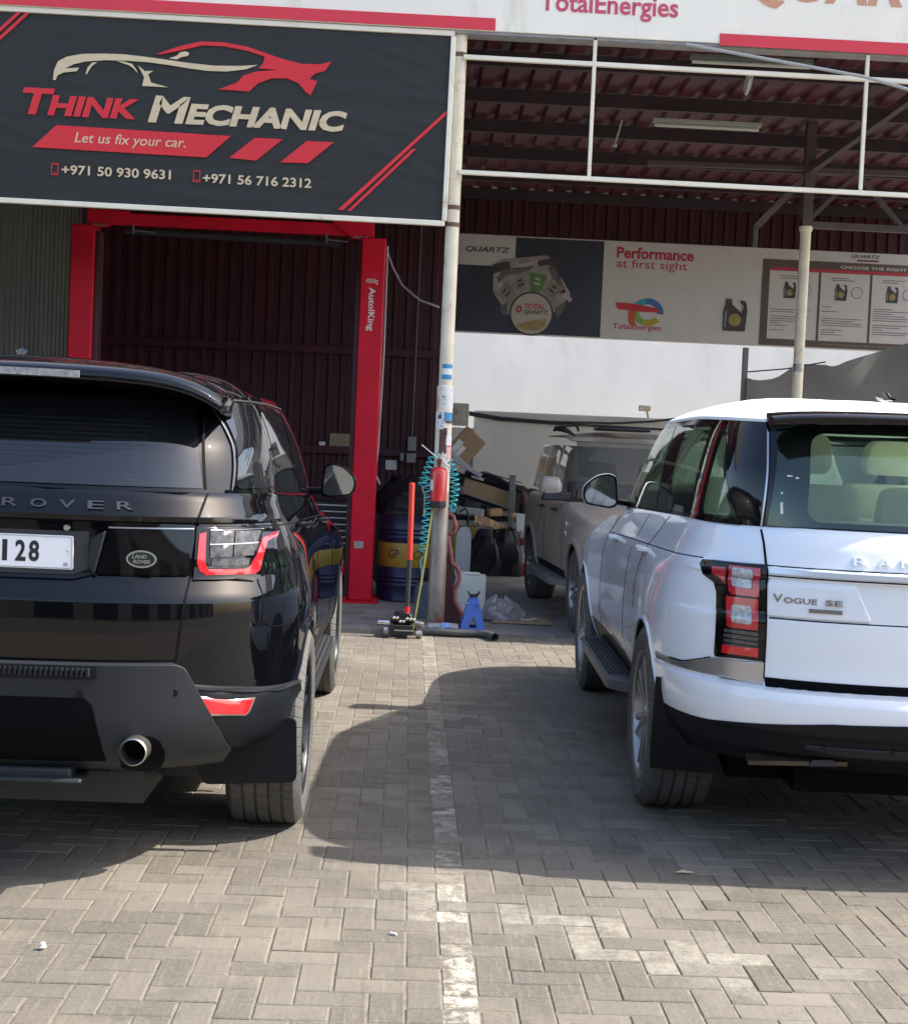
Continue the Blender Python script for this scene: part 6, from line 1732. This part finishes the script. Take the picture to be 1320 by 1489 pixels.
# ------------------------------------------------------------------ left bay things
def left_bay():
    d = thing("oil_drum", "dark blue oil drum with yellow band standing behind the black trolley jack", "oil drum", (.01, 13.75, 0))
    blue = M("drum_blue", (.008, .012, .045), .42, var=.2, vscale=5)
    prof = [(.285, .0), (.292, .015), (.285, .03)]
    for z in (.16, .20, .24, .62, .66, .70): prof += [(.285, z - .02), (.293, z), (.285, z + .02)]
    prof = sorted(set(prof), key=lambda p: p[1])
    prof += [(.285, .80), (.293, .82), (.293, .835), (.278, .835), (.276, .81)]
    mb = MB(); mb.lathe(prof, 48, (.01, 13.75, 0)); part("shell", mb, blue, d)
    yel = M("drum_yellow", (.32, .20, .018), .5, var=.15)
    mb = MB(); mb.lathe([(.2855, .335), (.2865, .337), (.2865, .565), (.2855, .567)], 48, (.01, 13.75, 0), cap=False); part("yellow_band", mb, yel, d)
    ink = M("drum_ink", (.05, .035, .02), .6)
    off = d.location
    def curved(txt, u0, z, w, h, **k):
        o = text("lettering", txt, 0, 0, 0, ink, d, w=w, h=h, ext=.0, **k)
        for v in o.data.vertices:
            a = (u0 + v.co.x) / .2865; rr = .2872 + (.001 if v.co.y < -1e-6 else 0)
            v.co = Vector((.01 + rr * math.sin(a), 13.75 - rr * math.cos(a), z + v.co.z)) - off
        m = o.modifiers.new("thick", 'SOLIDIFY'); m.thickness = .001; m.offset = 1
    curved("GP", -.185, .42, .115, .085, bold=.02)
    mb = MB(); P = []
    for k in range(22):
        a = k * .30; rr = .055 * (1 - k / 30); u = .105 + rr * math.cos(a); an = u / .2868
        P.append((.01 + .2885 * math.sin(an), 13.75 - .2885 * math.cos(an), .452 + rr * math.sin(a)))
    mb.tube(P, .0045, 5); part("round_mark", mb, ink, d)
    # dark things heaped on the drum
    mb = MB(); rng = random.Random(4); vs = []; fs = []; nu, nv = 26, 12
    for i in range(nv + 1):
        f = i / nv
        for k in range(nu):
            a = 2 * math.pi * k / nu; rr = (1.0 - .55 * f ** 2.2) * (1 + .10 * math.sin(2 * a + 4 * f) + .07 * math.sin(5 * a - 6 * f) + .05 * rng.uniform(-1, 1))
            vs.append((-.02 + .29 * rr * math.cos(a), 13.78 + .26 * rr * math.sin(a), .84 + .36 * f * (1 + .05 * rng.uniform(-1, 1))))
    for i in range(nv):
        for k in range(nu): fs.append((i * nu + k, i * nu + (k + 1) % nu, (i + 1) * nu + (k + 1) % nu, (i + 1) * nu + k))
    fs += [tuple(range(nu - 1, -1, -1)), tuple(nv * nu + k for k in range(nu))]
    mb.add(vs, fs); tag(mb.build("rubbish_bag", M("black_film", (.006, .006, .007), .6, spec=.25), sharp=18), "black rubbish bag heaped on top of the blue oil drum", "bag")
    # tool chest
    t = thing("tool_chest", "black tool chest with bright drawer edges standing behind the black car's mirror", "tool chest", (-.90, 14.6, 0))
    mb = MB(); mb.box(-1.25, -.57, 14.42, 14.85, .12, .90); part("cabinet", mb, M("chest_black", (.012, .012, .014), .3), t, bevel=.008)
    for k in range(7):
        z = .862 - .0645 * k
        mb = MB(); mb.box(-1.22, -.60, 14.408, 14.419, z - .048, z + .010); dr = part("drawer", mb, bpy.data.materials["chest_black"], t, bevel=.003)
        mb = MB(); mb.box(-1.22, -.60, 14.399, 14.4075, z - .004, z + .008); mb.off = Vector(t.location); mb.build("drawer_edge", M("drawer_edge_paint", (.55, .55, .54), .5) if k == 0 else bpy.data.materials["drawer_edge_paint"], dr)
    for x in (-1.18, -.64):
        for yy in (14.5, 14.78):
            mb = MB(); mb.lathe([(.05, -.018), (.05, .018)], 16, (x, yy, .051), 'x'); mb.box(x - .025, x + .025, yy - .03, yy + .03, .10, .121); part("caster", mb, rubber, t)
    # wall boxes on the red wall
    g = M("switch_grey", (.30, .30, .29), .5, var=.1)
    b = thing("switch_box", "grey switch box with conduit on the dark red back wall", "switch box", (.02, 17.9, 1.4))
    mb = MB(); mb.box(-.03, .075, 17.82, 17.90, 1.44, 1.62); part("box", mb, g, b, bevel=.006)
    mb = MB(); mb.tube([(.022, 17.87, 1.62), (.022, 17.87, 2.3), (.03, 17.87, 4.6)], .012, 8); part("conduit", mb, M("conduit", (.10, .10, .11), .5), b)
    b = thing("wall_socket", "grey double socket just below the switch box on the red wall", "socket", (.02, 17.9, 1.35))
    mb = MB(); mb.box(-.04, .08, 17.84, 17.895, 1.29, 1.41); part("socket", mb, g, b, bevel=.006)
    mb = MB(); mb.box(-.12, -.07, 17.84, 17.895, 1.31, 1.41); part("plug", mb, g, b, bevel=.006)
    mb = MB(); mb.box(-.30, -.16, 17.94, 17.95, 1.19, 1.31); tag(mb.build("paper_notice", paper), "small white paper notice on the dark red back wall", "notice")
    mb = MB(); mb.box(-1.02, -.74, 17.93, 17.95, 1.42, 1.62); tag(mb.build("yellow_notice", M("notice_yellow", (.30, .26, .15), .7, var=.3, vscale=15)), "faded yellowish notice on the red wall above the black car's mirror", "notice")
    mb = MB(); mb.prism(rnd_poly([(-1.15, 1.46), (-1.07, 1.46), (-1.07, 1.51), (-1.15, 1.51)], .02), 17.85, 17.9); tag(mb.build("wall_lamp", paper, bevel=.01), "small white round box on the rail of the red back wall", "box")
    # dark clutter between lift and drum at floor level
    mb = MB(); mb.lathe([(.13, -.08), (.22, -.075), (.235, -.04), (.235, .04), (.22, .075), (.13, .08)], 30, (-.12, 14.5, .24), 'y'); tag(mb.build("spare_tyre", rubber), "dark tyre standing behind the blue oil drum", "tyre")
    c = thing("blue_canister", "dark blue grey plastic canister standing just left of the post foot", "canister", (.16, 12.3, 0))
    mb = MB(); mb.prism(rnd_poly([(.095, .0), (.25, .0), (.25, .25), (.225, .31), (.12, .31), (.095, .25)], .02), 12.2, 12.4); part("body", mb, M("canister_blue", (.06, .085, .11), .5, var=.3, vscale=15), c, bevel=.015)
    mb = MB(); mb.lathe([(.022, .31), (.022, .335)], 12, (.15, 12.3, 0)); part("cap", mb, black_pl, c)
left_bay()

# ------------------------------------------------------------------ right bay things
def right_bay():
    def box(name, lab, c, d, rot, mat=cardboard, cat="box", tapes=True, group=None):
        t = thing(name, lab, cat, c, 0, group)
        mb = MB(); mb.obox(c, d, rot); part("carton", mb, mat, t, bevel=.006)
        if tapes:
            from mathutils import Euler
            Q = Euler(rot).to_matrix()
            for k, (u, v, w_, h_) in enumerate(((-.28, -.30, .07, .16), (-.05, -.36, .06, .14))):
                mb = MB(); mb.obox(Vector(c) + Q @ Vector((u * d[0], -d[1] / 2 - .002, v * d[2])), (w_, .002, h_), rot); part("label", mb, paper, t)
        return t
    box("tilted_carton", "plain brown carton tipped on its corner against the grey low wall", (.715, 17.6, 1.55), (.32, .34, .33), (0, R(40), 0))
    box("long_carton", "long flat brown carton lying slanted on the scrap rack behind the steel upright", (.96, 17.45, .97), (.60, .35, .185), (0, R(16), 0), tapes=False)
    box("flat_box", "narrow white printed box lying slanted at the top of the scrap heap", (.70, 17.3, 1.275), (.42, .25, .055), (0, R(29), 0), M("white_box", (.42, .40, .43), .7, var=.1), tapes=False)
    box("small_carton", "small brown carton squeezed right of the steel upright", (1.36, 17.6, .87), (.15, .2, .26), (0, R(3), 0), tapes=False)
    dk = M("scrap_dark", (.018, .018, .022), .6, var=.5, vscale=8)
    blu = M("scrap_navy", (.022, .026, .045), .5, var=.4, vscale=8)
    for nm, lab, c, d, rot, m_ in (("bumper_panel", "black bumper panel lying slanted on top of the scrap heap", (1.12, 17.5, 1.10), (.72, .2, .085), (0, R(15), 0), dk), ("dark_panel", "dark navy panel slanting under the long brown carton's upper edge", (.98, 17.6, 1.10), (.60, .25, .10), (0, R(17), 0), blu), ("dark_panel", "dark flat panel at the left of the scrap heap under the white printed box", (.56, 17.6, 1.12), (.40, .3, .20), (0, R(20), 0), dk), ("dark_panel", "black panel lying slanted below the long brown carton", (.95, 17.6, .78), (.80, .4, .15), (0, R(16), 0), dk), ("dark_panel", "black box at the far left of the scrap heap beside the coiled hose", (.60, 17.6, .95), (.20, .3, .22), (0, R(5), 0), dk)):
        t = thing(nm, lab, "car part", c)
        pts = []
        mb = MB(); mb.obox(c, d, rot); part("panel", mb, m_, t, bevel=.02)
        from mathutils import Euler
        Q = Euler(rot).to_matrix()
        mb = MB(); mb.bar(Vector(c) + Q @ Vector((-d[0] * .46, -d[1] / 2 - .01, d[2] * .2)), Vector(c) + Q @ Vector((d[0] * .46, -d[1] / 2 - .01, d[2] * .2)), .016); part("edge_strip", mb, M("scrap_edge", (.07, .07, .075), .5, var=.4, vscale=12) if "scrap_edge" not in bpy.data.materials else bpy.data.materials["scrap_edge"], t, bevel=.003)
    mb = MB(); mb.tube([(.80, 17.4, 1.19), (.95, 17.35, 1.20), (1.1, 17.35, 1.15), (1.25, 17.35, 1.07), (1.40, 17.4, 1.0), (1.46, 17.4, .97)], [.02, .03, .028, .022, .03, .012], 8)
    tag(mb.build("black_hose", rubber), "black moulded rubber hose on top of the scrap heap", "hose")
    mb = MB(); mb.bar((1.270, 17.2, .45), (1.268, 17.2, 1.20), .075, .06)
    tag(mb.build("steel_upright", M("galvanised", (.17, .175, .175), .5, metal=.4, var=.25), bevel=.004), "grey steel upright standing in front of the scrap heap", "steel post")
    r = thing("scrap_rack", "dark steel rack table carrying the scrap heap in the right bay", "rack", (1.0, 17.6, 0))
    mb = MB(); mb.box(.45, 1.50, 17.25, 18.1, .62, .68); part("shelf", mb, dk, r, bevel=.004)
    for x in (.48, 1.47):
        for yy in (17.28, 18.06): mb = MB(); mb.bar((x, yy, 0), (x, yy, .62), .05); part("leg", mb, dk, r, bevel=.003)
    mb = MB(); mb.obox((.76, 17.1, .735), (.34, .10, .10), (0, R(4), 0)); tag(mb.build("white_casing", M("casing_white", (.34, .34, .33), .5, var=.1), bevel=.02), "pale grey casing lying at the left under the scrap heap", "car part")
    bits = [("plastic_trim", "black plastic trim strip poking out at the right of the scrap heap", (1.36, 17.3, 1.06), (.24, .05, .03), (0, R(22), 0), dk), ("plastic_trim", "thin grey trim strip on top of the bumper panel", (1.15, 17.30, 1.165), (.50, .03, .016), (0, R(14), 0), M("trim_pale", (.12, .12, .125), .5)),
            ("headlamp_unit", "old headlamp unit wedged under the left end of the long carton", (.62, 17.2, .99), (.14, .10, .10), (0, R(12), .2), M("old_lamp", (.10, .10, .11), .25, var=.5, vscale=20)), ("air_filter_box", "black air filter box on the rack under the long carton", (.78, 17.25, .80), (.22, .16, .13), (0, R(8), .1), dk),
            ("parts_box", "small torn brown parts box on the rack right of the pale casing", (1.06, 17.2, .735), (.18, .14, .10), (0, R(-4), .3), cardboard), ("parts_box", "flattened brown parts box under the slanting black panel", (1.22, 17.25, .72), (.20, .14, .06), (0, R(6), -.2), cardboard),
            ("rubber_mat", "folded black rubber mat at the left edge of the rack", (.55, 17.2, .80), (.14, .16, .10), (0, R(-6), 0), rubber), ("steel_bracket", "rusty steel bracket leaning at the right of the heap", (1.44, 17.3, .93), (.05, .04, .30), (0, R(-14), 0), M("rusty_part", (.13, .075, .05), .7, var=.4, vscale=15)),
            ("white_pipe", "short white plastic pipe sticking out over the dark panels", (.84, 17.22, 1.145), (.16, .035, .035), (0, R(14), .1), M("pipe_white", (.38, .37, .36), .5))]
    for nm, lab, c_, d_, r_, m_ in bits:
        mb = MB(); mb.obox(c_, d_, r_); tag(mb.build(nm, m_, bevel=min(d_) * .22), lab, "car part" if "box" not in nm else "box")
    # crumpled cardboard
    t = thing("torn_cardboard", "torn piece of brown cardboard hanging from the rack above the black sacks", "cardboard", (1.0, 17.1, .64))
    rng = random.Random(21); vs = []; fs = []; nx, ny = 9, 5
    for k in (0, 1):
        for j in range(ny + 1):
            for i in range(nx + 1):
                u = i / nx; v = j / ny
                vs.append((.82 + .42 * u, 17.08 - .12 * (1 - v) + .03 * rng.uniform(-1, 1) + .006 * k, .585 - .09 * u + .15 * v * (1 - .6 * u) + .012 * rng.uniform(-1, 1)))
    N = (nx + 1) * (ny + 1)
    for j in range(ny):
        for i in range(nx):
            a = j * (nx + 1) + i; fs += [(a, a + 1, a + nx + 2, a + nx + 1), (N + a, N + a + nx + 1, N + a + nx + 2, N + a + 1)]
    mb = MB(); mb.add(vs, fs); part("sheet", mb, cardboard, t, sharp=15, recalc=False)
    def sack(name, lab, x, y, w, d, h, seed, mat, z0=0.0, cat="sack"):
        rng = random.Random(seed); mb = MB(); vs = []; fs = []; nu, nv = 24, 12
        for i in range(nv + 1):
            f = i / nv
            for k in range(nu):
                a = 2 * math.pi * k / nu; rr = (1 - .42 * f ** 3) * (.92 + .13 * math.sin(f * 3)) * (1 + .08 * math.sin(3 * a + 5 * f + seed) + .05 * math.sin(8 * a - 6 * f) + .03 * rng.uniform(-1, 1))
                cx = abs(math.cos(a)) ** .6 * (1 if math.cos(a) > 0 else -1); cy = abs(math.sin(a)) ** .6 * (1 if math.sin(a) > 0 else -1)
                vs.append((x + w / 2 * rr * cx, y + d / 2 * rr * cy, z0 + h * f * (1 + .05 * rng.uniform(-1, 1))))
        for i in range(nv):
            for k in range(nu): fs.append((i * nu + k, i * nu + (k + 1) % nu, (i + 1) * nu + (k + 1) % nu, (i + 1) * nu + k))
        fs += [tuple(range(nu - 1, -1, -1)), tuple(nv * nu + k for k in range(nu))]
        mb.add(vs, fs); tag(mb.build(name, mat, sharp=22), lab, cat)
    bm = M("sack_black", (.007, .008, .011), .55, spec=.3, var=.3)
    sack("black_sack", "big black sack on the floor under the rack, left of the red and white cylinder", 1.17, 16.85, .46, .4, .56, 3, bm)
    sack("black_sack", "smaller black sack on the floor under the rack beside the yellow crates", .93, 16.8, .40, .4, .53, 8, bm)
    # yellow crates
    ym = M("crate_yellow", (.30, .22, .035), .6, var=.25, vscale=10)
    def crate(lab, z):
        t = thing("yellow_crate", lab, "crate", (.70, 16.9, z), 0, "yellow crates")
        mb = MB(); x0, x1, y0, y1, h = .56, .845, 16.72, 17.05, .185
        mb.box(x0, x1, y0, y0 + .012, z, z + h); mb.box(x0, x1, y1 - .012, y1, z, z + h); mb.box(x0, x0 + .012, y0 + .0122, y1 - .0122, z, z + h); mb.box(x1 - .012, x1, y0 + .0122, y1 - .0122, z, z + h); mb.box(x0 + .0122, x1 - .0122, y0 + .0122, y1 - .0122, z + .001, z + .012)
        part("crate_body", mb, ym, t, sharp=None)
        mb = MB(); mb.box(x0 - .008, x1 + .008, y0 - .008, y0 - .0005, z + h - .03, z + h - .004); part("rim", mb, ym, t, bevel=.003)
    crate("yellow crate on the floor, lowest of the stack left of the black sacks", .005)
    crate("yellow crate in the middle of the stack left of the black sacks", .195)
    crate("yellow crate on top of the stack left of the black sacks", .385)
    # red and white cylinder
    g = thing("gas_cylinder", "red and white banded cylinder beside the dusty car's rear wheel", "gas cylinder", (1.41, 16.9, 0))
    mb = MB(); mb.lathe([(.10, .03), (.105, .05), (.105, .455), (.085, .50), (.05, .53), (.03, .54)], 28, (1.41, 16.9, 0)); part("shell", mb, M("cyl_white", (.52, .52, .50), .45, var=.1), g)
    rdm = M("cyl_red", (.36, .02, .035), .45)
    for z0, z1 in ((.0, .16), (.37, .455)):
        mb = MB(); mb.lathe([(.1062, z0 + .002), (.1062, z1)], 28, (1.41, 16.9, 0), cap=False); o = part("red_band", mb, rdm, g)
        m = o.modifiers.new("s", 'SOLIDIFY'); m.thickness = .001
    mb = MB(); mb.prism([(1.315, .75), (1.44, .735), (1.415, .52), (1.335, .50)], 17.0, 17.006); mb.build("paper_sheet", paper, sharp=None); tag(bpy.data.objects["paper_sheet"], "white paper sheet hanging above the red and white cylinder", "paper")
    mb = MB(); mb.lathe([(.14, -.06), (.22, -.055), (.235, -.02), (.235, .02), (.22, .055), (.14, .06)], 30, (1.55, 17.75, .80), 'y'); tag(mb.build("old_tyre", rubber), "black tyre hanging at the right end of the scrap heap", "tyre")
    sack("blue_sheet", "crumpled dark blue sheet at the right end of the scrap heap", 1.50, 17.5, .24, .3, .30, 5, M("sheet_blue", (.05, .065, .095), .5, var=.4, vscale=10), .68, "sheet")
    mb = MB(); mb.tube([(.62, 16.6, .75), (.68, 16.55, .80), (.72, 16.55, .72), (.715, 16.6, .55), (.70, 16.6, .48)], .012, 8); tag(mb.build("black_loop", rubber), "black cable loop hanging behind the red bent tube", "cable")
    # cream meter box and wires on the wall by the post
    b = thing("meter_box", "cream wall box on the grey low wall's end behind the post", "meter box", (.72, 18.95, 1.75))
    mb = MB(); mb.box(.50, .765, 18.80, 18.98, 1.80, 2.10); part("box", mb, M("box_cream", (.52, .49, .40), .6, var=.06), b, bevel=.008)
    mb = MB(); mb.box(.56, .70, 18.79, 18.799, 1.85, 2.04); part("door", mb, bpy.data.materials["box_cream"], b, bevel=.004)
    mb = MB(); mb.box(.10, .845, 19.06, 19.2, 0, 1.78); tag(mb.build("wall_stub", wall_grey, sharp=None), "lower grey wall stub below the cream meter box", "wall")
    wm = M("wire_black", (.015, .018, .018), .5)
    for k, (P, lab) in enumerate((([(.31, 11.75, 1.80), (.62, 18.9, 2.005), (1.2, 18.93, 1.935), (1.9, 18.93, 1.91), (2.7, 18.93, 1.925), (3.2, 18.93, 1.97), (4.5, 18.93, 2.16)], "upper black wire running along the grey low wall to the right"), ([(.31, 11.76, 1.785), (.62, 18.92, 1.975), (1.2, 18.94, 1.905), (1.9, 18.94, 1.885), (2.7, 18.94, 1.88), (4.5, 18.94, 1.86)], "lower black wire running along the grey low wall"))):
        mb = MB(); mb.tube(P, .016, 6); tag(mb.build("wall_wire", wm), lab, "wire", "wires on the low wall")
    c = thing("security_camera", "small cream security camera on the white wall above the grey low wall", "camera", (3.14, 19.0, 2.10))
    mb = MB(); mb.obox((3.13, 18.93, 2.145), (.15, .09, .075), (0, 0, .3)); part("housing", mb, M("cam_cream", (.50, .42, .28), .5), c, bevel=.01)
    mb = MB(); mb.obox((3.07, 18.89, 2.14), (.05, .05, .05), (0, 0, .3)); part("lens", mb, paper, c, bevel=.01)
    mb = MB(); mb.bar((3.2, 18.98, 2.02), (3.17, 18.95, 2.12), .03); part("bracket", mb, paper, c, bevel=.003)
    # grey shade cloth and its post
    p = thing("shade_cloth", "grey shade cloth hung with a sagging edge behind the white car", "shade cloth", (5.0, 16.2, 2.3))
    vs = []; fs = []; nx, nz = 60, 14
    edge = pchip([(3.83, 2.45), (3.95, 2.43), (4.15, 2.46), (4.48, 2.645), (4.62, 2.645), (4.78, 2.645), (4.83, 2.63), (5.0, 2.70), (5.35, 2.82), (5.7, 2.94), (6.6, 3.2), (8.5, 3.5)])
    for k in (0, 1):
        for j in range(nz + 1):
            for i in range(nx + 1):
                x = 3.83 + 4.6 * i / nx; z1 = edge(x); z = .6 + (z1 - .6) * j / nz
                vs.append((x, 16.2 + .03 * math.sin(x * 5 + z * 2) + .05 * math.sin(x * 2.1 - z * 1.3) + .006 * k, z))
    N = (nx + 1) * (nz + 1)
    for j in range(nz):
        for i in range(nx):
            a = j * (nx + 1) + i; fs += [(a, a + 1, a + nx + 2, a + nx + 1), (N + a, N + a + nx + 1, N + a + nx + 2, N + a + 1)]
    mb = MB(); mb.add(vs, fs); part("cloth", mb, M("shade_cloth", (.15, .145, .135), .85, var=.18, vscale=1.3), p, sharp=60, recalc=False)
    mb = MB(); mb.tube([(3.82, 16.2, 2.52), (4.3, 16.2, 2.58), (4.75, 16.2, 2.68)], .008, 6); part("edge_cord", mb, black_pl, p)
    mb = MB(); mb.bar((3.815, 16.2, 0), (3.815, 16.2, 2.80), .06); tag(mb.build("cloth_post", M("post_grey", (.15, .145, .14), .5, var=.15), bevel=.004), "grey square post holding the left edge of the shade cloth", "post")
    # fluorescent fittings
    def tube_light(lab, c, L, rz, m_):
        t = thing("tube_light", lab, "lamp", c, 0, "tube lights under the roof")
        d = Vector((math.cos(rz), math.sin(rz), 0)) * L / 2
        mb = MB(); mb.bar(Vector(c) - d + Vector((0, 0, .03)), Vector(c) + d + Vector((0, 0, .03)), .07, .04); part("fitting", mb, m_, t, bevel=.004)
        mb = MB(); mb.tube([Vector(c) - d * .96 - Vector((0, 0, .012)), Vector(c) + d * .96 - Vector((0, 0, .012))], .019, 10); part("tube", mb, M("tube_off", (.50, .52, .46), .4) if "tube_off" not in bpy.data.materials else bpy.data.materials["tube_off"], t)
    fm = M("fitting_white", (.36, .38, .33), .5)
    tube_light("pale tube light hanging level in the middle of the right bay roof", (2.79, 14.0, 4.785), 1.08, 0, fm)
    tube_light("pale tube light close behind the fascia at the top", (2.88, 12.6, 5.03), 1.10, 0, M("fitting_grey", (.15, .17, .16), .5))
    tube_light("short pale tube light seen end on near the front of the right bay roof", (3.0, 13.2, 5.0), .6, R(80), fm)
    mb = MB(); mb.tube([(1.95, 14.0, 4.80), (1.92, 14.05, 4.66), (1.90, 14.1, 4.58)], .01, 6); mb.lathe([(.0, 0), (.03, .01), (.03, .03), (.0, .05)], 10, (1.90, 14.1, 4.55), cap=False)
    tag(mb.build("pendant_wire", fm), "short white wire and bulb holder hanging left of the tube light", "wire")
right_bay()
